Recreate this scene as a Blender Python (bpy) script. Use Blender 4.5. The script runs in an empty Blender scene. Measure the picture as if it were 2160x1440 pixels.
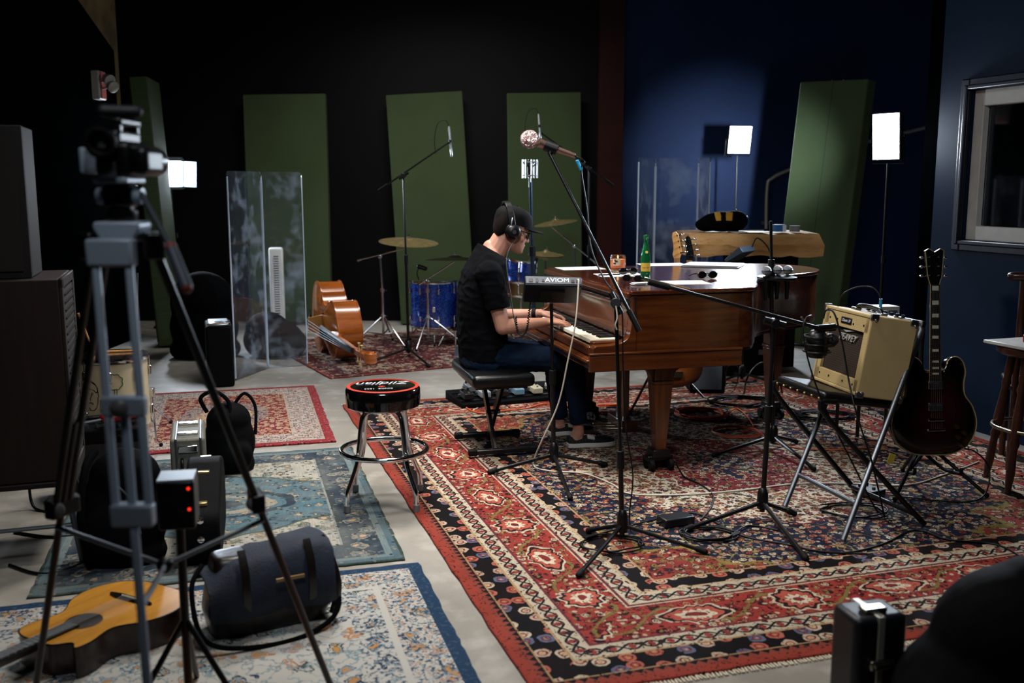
import bpy, bmesh, math, random
import numpy as np
from mathutils import Vector as V, Matrix, Euler
R = math.radians
sc = bpy.context.scene
col = sc.collection
random.seed(7)

# ------------------------------------------------------------------ camera
FPX, CAMH = 2100.0, 1.55
PITCH = math.atan(330 / FPX)
cd = bpy.data.cameras.new('camera')
cam = bpy.data.objects.new('camera', cd)
col.objects.link(cam)
cam.location = (0, 0, CAMH)
cam.rotation_euler = (math.pi / 2 - PITCH, 0, 0)
cd.sensor_width = 36
cd.lens = 36 * FPX / 2160
cd.clip_start = 0.05
cd.dof.use_dof = True
cd.dof.focus_distance = 5.5
cd.dof.aperture_fstop = 2.2
sc.camera = cam

# ------------------------------------------------------------------ world, exposure, large lights
w = bpy.data.worlds.new('world')
sc.world = w
w.use_nodes = True
w.node_tree.nodes['Background'].inputs[0].default_value = (0.55, 0.7, 1.0, 1)
w.node_tree.nodes['Background'].inputs[1].default_value = 0.004
sc.view_settings.view_transform = 'Standard'
sc.view_settings.look = 'None'
sc.view_settings.exposure = 0.0
sc.view_settings.gamma = 1.0
sc.view_settings.use_curve_mapping = False


def area(name, loc, target, sx, sy, power, color, spread=180):
    l = bpy.data.lights.new(name, 'AREA')
    l.shape = 'RECTANGLE'
    l.size, l.size_y = sx, sy
    l.energy = power
    l.color = color
    l.spread = R(spread)
    o = bpy.data.objects.new(name, l)
    col.objects.link(o)
    o.location = loc
    o.rotation_euler = (V(target) - V(loc)).to_track_quat('-Z', 'Y').to_euler()
    return o


# ceiling fixtures of the studio (above the frame)
area('ceiling_light', (-0.7, 5.9, 3.9), (-0.4, 5.6, 0), 1.2, 0.6, 88, (1.0, 0.95, 0.89), 100)
area('ceiling_light', (0.0, 4.0, 3.9), (0.1, 4.4, 0), 1.2, 0.6, 36, (1.0, 0.94, 0.87), 82)
area('ceiling_light', (-0.8, 8.6, 3.9), (-0.8, 10.2, 0.6), 1.6, 0.6, 56, (1.0, 0.97, 0.92), 110)
area('ceiling_light', (-0.3, 1.0, 3.9), (0.2, 6.0, 0.7), 1.2, 0.6, 26, (0.93, 0.96, 1.0), 92)


# ------------------------------------------------------------------ pixel helpers (a pixel gives a direction only)
def ray(u, v):
    a = (v - 720) / FPX
    return V(((u - 1080) / FPX, math.cos(PITCH) - a * math.sin(PITCH), -(math.sin(PITCH) + a * math.cos(PITCH))))


def F(u, v, z=0.0):          # on the horizontal plane z
    d = ray(u, v)
    return V((0, 0, CAMH)) + d * ((z - CAMH) / d.z)


def D(u, v, y):              # at the distance y
    d = ray(u, v)
    return V((0, 0, CAMH)) + d * (y / d.y)


# ------------------------------------------------------------------ mesh helpers
WM = {}


def spl(pts, n=8, closed=False):
    P = [V(p) for p in pts]
    out = []
    m = len(P)
    rng = range(m if closed else m - 1)
    for i in rng:
        if closed:
            a, b, c, d = P[i - 1], P[i], P[(i + 1) % m], P[(i + 2) % m]
        else:
            a, b, c, d = P[max(i - 1, 0)], P[i], P[i + 1], P[min(i + 2, m - 1)]
        for k in range(n):
            t = k / n
            out.append(0.5 * ((2 * b) + (c - a) * t + (2 * a - 5 * b + 4 * c - d) * t * t + (3 * b - a - 3 * c + d) * t ** 3))
    if not closed:
        out.append(P[-1])
    return out


def basis(d):
    d = V(d).normalized()
    up = V((0, 0, 1)) if abs(d.z) < 0.95 else V((0, 1, 0))
    x = up.cross(d).normalized()
    return x, d.cross(x), d


def TR(loc=(0, 0, 0), rz=0, rx=0, ry=0):
    return Matrix.Translation(V(loc)) @ Euler((R(rx), R(ry), R(rz)), 'XYZ').to_matrix().to_4x4()


class B:
    def __init__(s, M=None):
        s.v, s.f, s.M = [], [], M or Matrix()

    def add(s, vs, fs):
        o = len(s.v)
        s.v += [s.M @ V(p) for p in vs]
        s.f += [tuple(i + o for i in q) for q in fs]
        return s

    def box(s, c, d, rz=0, rx=0, ry=0, taper=1.0):
        m = Euler((R(rx), R(ry), R(rz)), 'XYZ').to_matrix()
        vs = []
        for z in (-1, 1):
            k = taper if z > 0 else 1
            for x, y in ((-1, -1), (1, -1), (1, 1), (-1, 1)):
                vs.append(V(c) + m @ V((x * d[0] / 2 * k, y * d[1] / 2 * k, z * d[2] / 2)))
        return s.add(vs, [(3, 2, 1, 0), (4, 5, 6, 7), (0, 1, 5, 4), (1, 2, 6, 5), (2, 3, 7, 6), (3, 0, 4, 7)])

    def rings(s, rings, cap=True, closed=False):
        n = len(rings[0])
        vs = [p for r in rings for p in r]
        fs = []
        m = len(rings)
        for i in range(m if closed else m - 1):
            a, b = i * n, ((i + 1) % m) * n
            for j in range(n):
                k = (j + 1) % n
                fs.append((a + j, a + k, b + k, b + j))
        if cap and not closed:
            fs.append(tuple(range(n - 1, -1, -1)))
            fs.append(tuple(range((m - 1) * n, m * n)))
        return s.add(vs, fs)

    def cyl(s, p0, p1, r0, r1=None, n=12, cap=True):
        r1 = r0 if r1 is None else r1
        p0, p1 = V(p0), V(p1)
        x, y, d = basis(p1 - p0)
        rg = [[p + (x * math.cos(2 * math.pi * k / n) + y * math.sin(2 * math.pi * k / n)) * r for k in range(n)] for p, r in ((p0, r0), (p1, r1))]
        return s.rings(rg, cap)

    def tube(s, pts, r, n=8, closed=False, cap=True):
        P = [V(p) for p in pts]
        m = len(P)
        rr = r if isinstance(r, (list, tuple)) else [r] * m
        x = None
        rg = []
        for i in range(m):
            a = P[i - 1] if (i or closed) else P[i]
            b = P[(i + 1) % m] if (i < m - 1 or closed) else P[i]
            d = (b - a)
            d = d.normalized() if d.length > 1e-9 else V((0, 0, 1))
            if x is None:
                x = basis(d)[0]
            x = x - d * x.dot(d)
            x = x.normalized() if x.length > 1e-6 else basis(d)[0]
            y = d.cross(x)
            rg.append([P[i] + (x * math.cos(2 * math.pi * k / n) + y * math.sin(2 * math.pi * k / n)) * rr[i] for k in range(n)])
        return s.rings(rg, cap, closed)

    def lathe(s, prof, n=24, base=(0, 0, 0), axis=(0, 0, 1), ang=0):
        x, y, d = basis(axis)
        b = V(base)
        rg = [[b + d * z + (x * math.cos(2 * math.pi * k / n + ang) + y * math.sin(2 * math.pi * k / n + ang)) * max(r, 1e-4) for k in range(n)] for r, z in prof]
        return s.rings(rg, True)

    def sph(s, c, r, n=16, m=10, rz=0, rx=0, ry=0):
        if not isinstance(r, (tuple, list)):
            r = (r, r, r)
        q = Euler((R(rx), R(ry), R(rz)), 'XYZ').to_matrix()
        rg = []
        for i in range(m + 1):
            t = math.pi * min(max(i / m, 0.002), 0.998)
            rg.append([V(c) + q @ V((r[0] * math.sin(t) * math.cos(2 * math.pi * k / n), r[1] * math.sin(t) * math.sin(2 * math.pi * k / n), -r[2] * math.cos(t))) for k in range(n)])
        return s.rings(rg)

    def cap2(s, p0, p1, r0, r1, n=14):
        p0, p1 = V(p0), V(p1)
        d = (p1 - p0)
        L = d.length
        prof = []
        for k in range(5):
            t = math.pi / 2 * k / 5
            prof.append((r0 * math.sin(t) + 1e-4, -r0 * math.cos(t)))
        for k in range(6):
            t = k / 5
            prof.append((r0 + (r1 - r0) * t, L * t))
        for k in range(1, 6):
            t = math.pi / 2 * k / 5
            prof.append((r1 * math.cos(t) + 1e-4, L + r1 * math.sin(t)))
        return s.lathe(prof, n, p0, d)

    def prism(s, out, z0, z1):
        n = len(out)
        return s.rings([[V((x, y, z0)) for x, y in out], [V((x, y, z1)) for x, y in out]])

    def quad(s, a, b, c, d):
        return s.add([a, b, c, d], [(0, 1, 2, 3)])

    def build(s, name, mat, parent=None, smooth=40, bevel=0.0, local=False, seg=2, sub=0):
        me = bpy.data.meshes.new(name)
        vs = s.v
        if parent is not None and not local:
            inv = WM[parent].inverted()
            vs = [inv @ p for p in vs]
        me.from_pydata([tuple(p) for p in vs], [], s.f)
        me.validate()
        bm = bmesh.new()
        bm.from_mesh(me)
        bmesh.ops.recalc_face_normals(bm, faces=bm.faces)
        bm.to_mesh(me)
        bm.free()
        if smooth:
            me.shade_smooth()
            if smooth < 180:
                me.set_sharp_from_angle(angle=R(smooth))
        me.materials.append(mat)
        o = bpy.data.objects.new(name, me)
        col.objects.link(o)
        if parent is not None:
            o.parent = parent
            WM[o] = WM[parent]
        else:
            WM[o] = Matrix()
        if bevel:
            md = o.modifiers.new('bevel', 'BEVEL')
            md.width, md.segments, md.limit_method, md.angle_limit = bevel, seg, 'ANGLE', R(35)
        if sub:
            md = o.modifiers.new('sub', 'SUBSURF')
            md.levels = md.render_levels = sub
        return o


def tag(o, label, cat, group=None, kind=None):
    o['label'] = label
    if cat:
        o['category'] = cat
    if group:
        o['group'] = group
    if kind:
        o['kind'] = kind
    return o


def thing(name, label, cat, loc=(0, 0, 0), rz=0, group=None, rx=0, ry=0, M=None):
    o = bpy.data.objects.new(name, None)
    o.empty_display_size = 0.05
    col.objects.link(o)
    m = M if M is not None else TR(loc, rz, rx, ry)
    o.matrix_world = m
    WM[o] = m
    return tag(o, label, cat, group)


def dup(root, M, label=None, group=None):
    def rec(o, par):
        c = o.copy()
        col.objects.link(c)
        if par is not None:
            c.parent = par
        for ch in [x for x in KIDS.get(o, [])]:
            rec(ch, c)
        return c
    KIDS = {}
    for x in WM:
        if x.parent is not None:
            KIDS.setdefault(x.parent, []).append(x)
    r = rec(root, None)
    r.matrix_world = M
    if label:
        r['label'] = label
    if group:
        r['group'] = group
    return r


def struct(o, label, kind='structure'):
    o['label'] = label
    o['kind'] = kind
    return o


# ------------------------------------------------------------------ materials
def C(h):
    h = h.lstrip('#')
    c = [int(h[i:i + 2], 16) / 255 for i in (0, 2, 4)]
    return tuple((x / 12.92 if x <= 0.04045 else ((x + 0.055) / 1.055) ** 2.4) for x in c)


MATS = {}


def mat(name, color='#808080', rough=0.5, metal=0.0, noise=0.0, nscale=8.0, bump=0.0, bscale=60.0, emit=None, estr=0, trans=0, ior=1.45, alpha=1, coat=0, spec=None, stretch=None):
    if name in MATS:
        return MATS[name]
    m = bpy.data.materials.new(name)
    m.use_nodes = True
    nt = m.node_tree
    p = nt.nodes['Principled BSDF']
    c = C(color) if isinstance(color, str) else color
    p.inputs['Base Color'].default_value = (*c, 1)
    p.inputs['Roughness'].default_value = rough
    p.inputs['Metallic'].default_value = metal
    p.inputs['Transmission Weight'].default_value = trans
    p.inputs['IOR'].default_value = ior
    p.inputs['Alpha'].default_value = alpha
    p.inputs['Coat Weight'].default_value = coat
    if spec is not None:
        p.inputs['Specular IOR Level'].default_value = spec
    if emit:
        p.inputs['Emission Color'].default_value = (*C(emit), 1)
        p.inputs['Emission Strength'].default_value = estr
    if noise or bump:
        tc = nt.nodes.new('ShaderNodeTexCoord')
        mp = nt.nodes.new('ShaderNodeMapping')
        nt.links.new(tc.outputs['Object'], mp.inputs[0])
        if stretch:
            mp.inputs['Scale'].default_value = stretch
    if noise:
        nz = nt.nodes.new('ShaderNodeTexNoise')
        nz.inputs['Scale'].default_value = nscale
        nz.inputs['Detail'].default_value = 6
        nt.links.new(mp.outputs[0], nz.inputs['Vector'])
        rp = nt.nodes.new('ShaderNodeMapRange')
        rp.inputs[1].default_value, rp.inputs[2].default_value = 0.3, 0.7
        rp.inputs[3].default_value, rp.inputs[4].default_value = 1 - noise, 1 + noise
        nt.links.new(nz.outputs['Fac'], rp.inputs[0])
        mx = nt.nodes.new('ShaderNodeVectorMath')
        mx.operation = 'SCALE'
        mx.inputs[0].default_value = c
        nt.links.new(rp.outputs[0], mx.inputs['Scale'])
        nt.links.new(mx.outputs[0], p.inputs['Base Color'])
    if bump:
        nb = nt.nodes.new('ShaderNodeTexNoise')
        nb.inputs['Scale'].default_value = bscale
        nb.inputs['Detail'].default_value = 4
        nt.links.new(mp.outputs[0], nb.inputs['Vector'])
        bp = nt.nodes.new('ShaderNodeBump')
        bp.inputs['Strength'].default_value = bump
        bp.inputs['Distance'].default_value = 0.004
        nt.links.new(nb.outputs['Fac'], bp.inputs['Height'])
        nt.links.new(bp.outputs[0], p.inputs['Normal'])
    MATS[name] = m
    return m


class X:
    """A shader value: arithmetic on these builds Math nodes."""
    nt = None

    def __init__(s, k):
        s.k = k

    @staticmethod
    def op(o, *a, clamp=False):
        n = X.nt.nodes.new('ShaderNodeMath')
        n.operation = o
        n.use_clamp = clamp
        for i, q in enumerate(a):
            if isinstance(q, X):
                X.nt.links.new(q.k, n.inputs[i])
            else:
                n.inputs[i].default_value = q
        return X(n.outputs[0])

    def __add__(s, o): return X.op('ADD', s, o)
    __radd__ = __add__
    def __sub__(s, o): return X.op('SUBTRACT', s, o)
    def __rsub__(s, o): return X.op('SUBTRACT', o, s)
    def __mul__(s, o): return X.op('MULTIPLY', s, o)
    __rmul__ = __mul__
    def __truediv__(s, o): return X.op('DIVIDE', s, o)
    def __gt__(s, o): return X.op('GREATER_THAN', s, o)
    def __lt__(s, o): return X.op('LESS_THAN', s, o)
    def __and__(s, o): return X.op('MULTIPLY', s, o)
    def __or__(s, o): return X.op('MAXIMUM', s, o)
    def abs(s): return X.op('ABSOLUTE', s)
    def fr(s): return X.op('FRACT', s)
    def sin(s): return X.op('SINE', s)
    def sqrt(s): return X.op('SQRT', s)
    def min(s, o): return X.op('MINIMUM', s, o)
    def max(s, o): return X.op('MAXIMUM', s, o)
    def no(s): return X.op('SUBTRACT', 1.0, s)


def xvec(x, y, z=0.0):
    n = X.nt.nodes.new('ShaderNodeCombineXYZ')
    for i, q in enumerate((x, y, z)):
        if isinstance(q, X):
            X.nt.links.new(q.k, n.inputs[i])
        else:
            n.inputs[i].default_value = q
    return n.outputs[0]


def xnoise(vec, scale, detail=3):
    n = X.nt.nodes.new('ShaderNodeTexNoise')
    n.inputs['Scale'].default_value = scale
    n.inputs['Detail'].default_value = detail
    X.nt.links.new(vec, n.inputs['Vector'])
    return X(n.outputs['Fac'])


def xvor(vec, scale, rnd=1.0):
    n = X.nt.nodes.new('ShaderNodeTexVoronoi')
    n.voronoi_dimensions = '2D'
    n.inputs['Scale'].default_value = scale
    n.inputs['Randomness'].default_value = rnd
    X.nt.links.new(vec, n.inputs['Vector'])
    sp = X.nt.nodes.new('ShaderNodeSeparateColor')
    X.nt.links.new(n.outputs['Color'], sp.inputs[0])
    return X(n.outputs['Distance']), X(sp.outputs[0]), X(sp.outputs[1])


def xmix(fac, a, b):
    n = X.nt.nodes.new('ShaderNodeMix')
    n.data_type = 'RGBA'
    n.clamp_factor = True
    for q, i in ((fac, 0), (a, 6), (b, 7)):
        if isinstance(q, X):
            X.nt.links.new(q.k, n.inputs[i])
        elif isinstance(q, str):
            n.inputs[i].default_value = (*C(q), 1)
        elif isinstance(q, (int, float)):
            n.inputs[i].default_value = q
        else:
            X.nt.links.new(q, n.inputs[i])
    return n.outputs[2]


def shader(name, rough=0.8, metal=0.0, spec=0.3):
    m = bpy.data.materials.new(name)
    m.use_nodes = True
    X.nt = m.node_tree
    p = m.node_tree.nodes['Principled BSDF']
    p.inputs['Roughness'].default_value = rough
    p.inputs['Metallic'].default_value = metal
    p.inputs['Specular IOR Level'].default_value = spec
    tc = m.node_tree.nodes.new('ShaderNodeTexCoord')
    sp = m.node_tree.nodes.new('ShaderNodeSeparateXYZ')
    m.node_tree.links.new(tc.outputs['Object'], sp.inputs[0])
    MATS[name] = m
    return m, p, X(sp.outputs[0]), X(sp.outputs[1]), X(sp.outputs[2]), tc.outputs['Object']


def setcol(p, c):
    X.nt.links.new(c, p.inputs['Base Color'])


def setbump(p, h, strength=0.3, dist=0.003):
    bp = X.nt.nodes.new('ShaderNodeBump')
    bp.inputs['Strength'].default_value = strength
    bp.inputs['Distance'].default_value = dist
    X.nt.links.new(h.k, bp.inputs['Height'])
    X.nt.links.new(bp.outputs[0], p.inputs['Normal'])


def dim(c, f, sat=1.0):
    n = X.nt.nodes.new('ShaderNodeHueSaturation')
    n.inputs['Value'].default_value = f
    n.inputs['Saturation'].default_value = sat
    X.nt.links.new(c, n.inputs['Color'])
    return n.outputs[0]


def speck(vec, scale, c, cols, rad=0.3, dens=0.45):
    d, a, b = xvor(vec, scale)
    n1 = xnoise(vec, scale * 1.7, 1)
    on = ((d + (n1 - 0.5) * 0.5) < rad) & (a < dens)
    pc = cols[0]
    for i, q in enumerate(cols[1:]):
        pc = xmix(b > (i + 1) / len(cols), pc, q)
    return xmix(on, c, pc)


def flowers(vec, scale, base, cols, rad=0.34, warp=0.12, rnd=1.0, outline='#140c0c', core='#3a0f10'):
    """Scattered woven blossoms over a base colour."""
    n1 = xnoise(vec, scale * 2.6, 2)
    d, a, b = xvor(vec, scale, rnd)
    dd = d + (n1 - 0.5) * (warp * 4)
    c = base
    c = xmix(dd < rad + 0.07, c, outline)
    pc = cols[0]
    for i, q in enumerate(cols[1:]):
        pc = xmix(a > (i + 1) / len(cols), pc, q)
    c = xmix(dd < rad, c, pc)
    c = xmix((dd < rad * 0.62) & (dd > rad * 0.40), c, core)
    c = xmix(dd < rad * 0.2, c, '#c08a4a')
    return c


black_plastic = mat('black_plastic', '#08090b', 0.38, spec=0.35)
black_metal = mat('black_metal', '#08090b', 0.3, 0.0, spec=0.45)
black_rubber = mat('black_rubber', '#070708', 0.7, spec=0.2)
black_cloth = mat('black_cloth', '#08090b', 0.9, spec=0.02, noise=0.3, nscale=30, bump=0.4, bscale=200)
black_vinyl = mat('black_vinyl', '#08090a', 0.33, spec=0.4, bump=0.15, bscale=60)
black_tolex = mat('black_tolex', '#08080a', 0.6, spec=0.06, bump=0.6, bscale=300)
chrome = mat('chrome', '#d8dade', 0.13, 1.0)
steel = mat('steel', '#8f959c', 0.3, 1.0)
dull_steel = mat('dull_steel', '#6c727a', 0.42, 1.0)
brass = mat('brass', '#b8a272', 0.3, 0.85, noise=0.25, nscale=20)
white_plastic = mat('white_plastic', '#d9dad6', 0.4)
paper_mat = mat('paper', '#d8d9dc', 0.7, noise=0.04)
red_plastic = mat('red_plastic', '#8a1616', 0.3)
gold = mat('gold', '#b8893c', 0.3, 1.0)


def wood(name, c0, c1, c2, scale=3.0, ax=(1, 14, 14), rough=0.35, coat=0.3, bump=0.05):
    m, p, x, y, z, o = shader(name, rough)
    mp = X.nt.nodes.new('ShaderNodeMapping')
    mp.inputs['Scale'].default_value = ax
    X.nt.links.new(o, mp.inputs[0])
    n1 = xnoise(mp.outputs[0], scale, 6)
    n2 = xnoise(mp.outputs[0], scale * 9, 3)
    c = xmix(X.op('MULTIPLY', n1 - 0.3, 2.4, clamp=True), c0, c1)
    c = xmix(X.op('MULTIPLY', n2 - 0.55, 2.5, clamp=True), c, c2)
    setcol(p, c)
    setbump(p, n2, bump, 0.002)
    p.inputs['Coat Weight'].default_value = coat
    p.inputs['Coat Roughness'].default_value = 0.15
    return m
# ================================================================== the room
m, p, x, y, z, o = shader('concrete', 0.55, spec=0.4)
n1 = xnoise(o, 0.9, 6); n2 = xnoise(o, 7, 6); n3 = xnoise(o, 60, 3)
c = xmix(X.op('MULTIPLY', n1 - 0.32, 2.6, clamp=True), '#67635c', '#8e8a82')
c = xmix(X.op('MULTIPLY', n2 - 0.5, 2.2, clamp=True), c, '#a5a19a')
c = xmix(X.op('MULTIPLY', n3 - 0.62, 3, clamp=True), c, '#55524c')
setcol(p, c); setbump(p, n3, 0.15, 0.001)
concrete = m

m, p, x, y, z, o = shader('navy_wall_paint', 0.55, spec=0.1)
n1 = xnoise(o, 5, 5)
setcol(p, xmix(n1, '#081a30', '#0c2138')); setbump(p, xnoise(o, 90, 2), 0.08, 0.002)
navy_paint = m
black_wall = mat('black_wall_paint', '#030405', 0.9, spec=0.0, noise=0.2, nscale=3)
m, p, x, y, z, o = shader('blue_black_wall', 0.6, spec=0.1)
n1 = xnoise(o, 4, 4)
cc = xmix(x > 1.16, '#020203', xmix(n1, '#0a1a36', '#0e2244'))
setcol(p, cc); setbump(p, xnoise(o, 120, 2), 0.06, 0.002)
back_paint = m

BACKY = 11.4
th = 19.5
dl = V((-math.sin(R(th)), math.cos(R(th)), 0))         # direction in which the side walls run away
nl = V((math.cos(R(th)), math.sin(R(th)), 0))

struct(B().box((0, 6, -0.05), (16, 18, 0.1)).build('floor', concrete, smooth=0), 'worn grey concrete floor with paint drips')
struct(B().box((0, BACKY + 0.1, 2.2), (16, 0.2, 4.6)).build('wall_back', back_paint, smooth=0), 'tall dark painted back wall')
struct(B().box((0, 6, 4.55), (16, 18, 0.1)).build('ceiling', black_wall, smooth=0), 'black ceiling above the studio')
struct(B().box((0, -3.05, 2.2), (16, 0.1, 4.6)).build('wall_front', black_wall, smooth=0), 'black wall at the near end of the room')
# left wall: a black partition with a sloping far top, tan lining of the outer wall behind it
prof_l = [(-3, -0.02), (9.95, -0.02), (9.95, 2.83), (9.2, 3.17), (8.0, 3.66), (-3, 3.7)]
bl = B(); bl.rings([[V((-3.95, q, r)) for q, r in prof_l], [V((-3.85, q, r)) for q, r in prof_l]])
struct(bl.build('wall_left', black_wall, smooth=0), 'black partition wall along the side of the room')
ins = mat('insulation', '#8a7350', 0.9, noise=0.35, nscale=4, bump=0.5, bscale=12)
struct(B().box((-4.4, 9.9, 2.2), (0.1, 2.9, 4.6)).build('wall_left_outer', ins, smooth=0), 'tan lined outer wall behind the black partition')
# right wall of the control room
wr0 = F(2033, 902)
WR = TR(wr0, th)                                        # local y runs along dl, local x towards the right
WRN = -3.4
yc = (F(1940, 874) - wr0).dot(dl)                       # far corner
w_y0, w_y1, w_z0, w_z1 = -1.47, 0.125, 1.205, 2.135     # window opening
bw = B(WR)
T_ = 0.22
bw.box((T_ / 2, (WRN + w_y0) / 2, 2.2), (T_, w_y0 - WRN, 4.6))
bw.box((T_ / 2, (w_y1 + yc) / 2, 2.2), (T_, yc - w_y1, 4.6))
bw.box((T_ / 2, (w_y0 + w_y1) / 2, w_z0 / 2 - 0.05), (T_, w_y1 - w_y0, w_z0 + 0.1))
bw.box((T_ / 2, (w_y0 + w_y1) / 2, (w_z1 + 4.5) / 2), (T_, w_y1 - w_y0, 4.5 - w_z1))
struct(bw.build('wall_right', navy_paint, smooth=0), 'navy painted control room wall with a window')
struct(B(WR).box((1.6, yc + 0.06, 2.2), (3.2, 0.12, 4.6)).build('wall_right_return', black_wall, smooth=0), 'black return wall behind the control room corner')
struct(B(WR).box((2.2, (WRN + yc) / 2, 2.2), (0.1, yc - WRN, 4.6)).build('wall_right_outer', black_wall, smooth=0), 'dark far wall of the control room')
# window: navy moulding, white inner frame, panes
win = thing('window_1', 'control room window with navy moulding and white inner frame', None, M=WR)
win['kind'] = 'structure'
def mould(name, y0, y1, z0, z1, wd, x0, x1, mt, par, bev=0.008):
    outs = []
    for (a, b, c_, d_) in ((y0 - wd, y0, z0 - wd, z1 + wd), (y1, y1 + wd, z0 - wd, z1 + wd), (y0, y1, z0 - wd, z0), (y0, y1, z1, z1 + wd)):
        outs.append(B().box(((x0 + x1) / 2, (a + b) / 2, (c_ + d_) / 2), (x1 - x0, b - a, d_ - c_)).build(name, mt, par, local=True, bevel=bev))
    return outs
navy_gloss = mat('navy_gloss', '#0b1626', 0.42, spec=0.3)
frame_white = mat('frame_white', '#d4d1c8', 0.5, noise=0.08, nscale=12)
mould('outer_moulding', w_y0, w_y1, w_z0, w_z1, 0.07, -0.028, 0.0, navy_gloss, win)
mould('inner_moulding', w_y0, w_y1, w_z0, w_z1, 0.03, -0.045, -0.026, navy_gloss, win)
for a_, b_, c_, d_ in ((w_y0 + .001, w_y0 + .08, w_z0, w_z1), (w_y1 - .08, w_y1 - .001, w_z0, w_z1), (w_y0 + .08, w_y1 - .08, w_z0, w_z0 + .09), (w_y0 + .08, w_y1 - .08, w_z1 - .1, w_z1)):
    B().box((0.055, (a_ + b_) / 2, (c_ + d_) / 2), (0.07, b_ - a_, d_ - c_)).build('white_frame', frame_white, win, local=True, bevel=0.006)
m, p, x, y, z, o = shader('window_glass', 0.03, spec=0.6)
p.inputs['Transmission Weight'].default_value = 1.0
setcol(p, xmix(xnoise(o, 3, 5), '#b9cbe6', '#e8eef8'))
glass_win = m
B().box((0.07, (w_y0 + w_y1) / 2, (w_z0 + w_z1) / 2), (0.012, w_y1 - w_y0 - 0.162, w_z1 - w_z0 - 0.19)).build('pane', glass_win, win, local=True, smooth=0)

# dark red steel column on the back wall
red_steel = mat('red_oxide_steel', '#240806', 0.6, spec=0.15, noise=0.25, nscale=4)
cx0, cx1 = D(1262, 300, BACKY - 0.25).x, D(1312, 300, BACKY - 0.25).x
colm = thing('column', 'dark red steel column standing against the back wall', None, ((cx0 + cx1) / 2, BACKY - 0.26, 0))
colm['kind'] = 'structure'
B().box((0, -0.09, 2.25), (cx1 - cx0, 0.016, 4.5)).build('flange', red_steel, colm, local=True, smooth=0)
B().box((0, 0.09, 2.25), (cx1 - cx0, 0.016, 4.5)).build('flange', red_steel, colm, local=True, smooth=0)
B().box((0, 0, 2.25), (0.012, 0.164, 4.5)).build('web', red_steel, colm, local=True, smooth=0)

# ================================================================== rugs
def edge_coords(x, y, hx, hy):
    ex = hx - x.abs(); ey = hy - y.abs()
    side = ex < ey
    e = ex.min(ey)
    t = side * y + side.no() * x
    return e, t, side


def band(e, a, b):
    return (e > a) & (e < b)


def rug(name, label, c0, c1, c3, mt, th=0.012, fringe=None):
    """Rug from its near corner c0: c1 the corner along its short side, c3 along its long side."""
    c0, c1, c3 = V(c0), V(c1), V(c3)
    a = (c1 - c0); b = c3 - c0
    L = b.length; ang = math.atan2(-b.x, b.y)
    ux = V((math.cos(ang), math.sin(ang), 0))
    W = a.dot(ux)
    ctr = c0 + ux * W / 2 + b / 2
    r = thing(name, label, 'rug', (ctr.x, ctr.y, 0), math.degrees(ang))
    hx, hy = abs(W) / 2, L / 2
    n = 40
    bb = B()
    rnd = random.Random(len(name))
    out = []
    for i in range(n): out.append((-hx + 2 * hx * i / n, -hy))
    for i in range(n): out.append((hx, -hy + 2 * hy * i / n))
    for i in range(n): out.append((hx - 2 * hx * i / n, hy))
    for i in range(n): out.append((-hx, hy - 2 * hy * i / n))
    out = [(q[0] + rnd.uniform(-.004, .004), q[1] + rnd.uniform(-.004, .004)) for q in out]
    bb.prism(out, 0.0005, th)
    bb.build('pile', mt, r, local=True, smooth=30, bevel=0.004)
    if fringe:
        fb = B()
        for sgn in (-1, 1):
            for i in range(int(2 * hx / 0.012)):
                xx = -hx + 0.012 * i + rnd.uniform(-.002, .002)
                fb.box((xx, sgn * (hy + 0.012), 0.004), (0.006, 0.03, 0.004), rz=rnd.uniform(-14, 14))
        f_ = fb.build('fringe', mat('rug_fringe', '#b9ad98', 0.9), r, local=True, smooth=0)
        f_['kind'] = 'stuff'
    return r, hx, hy


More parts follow.
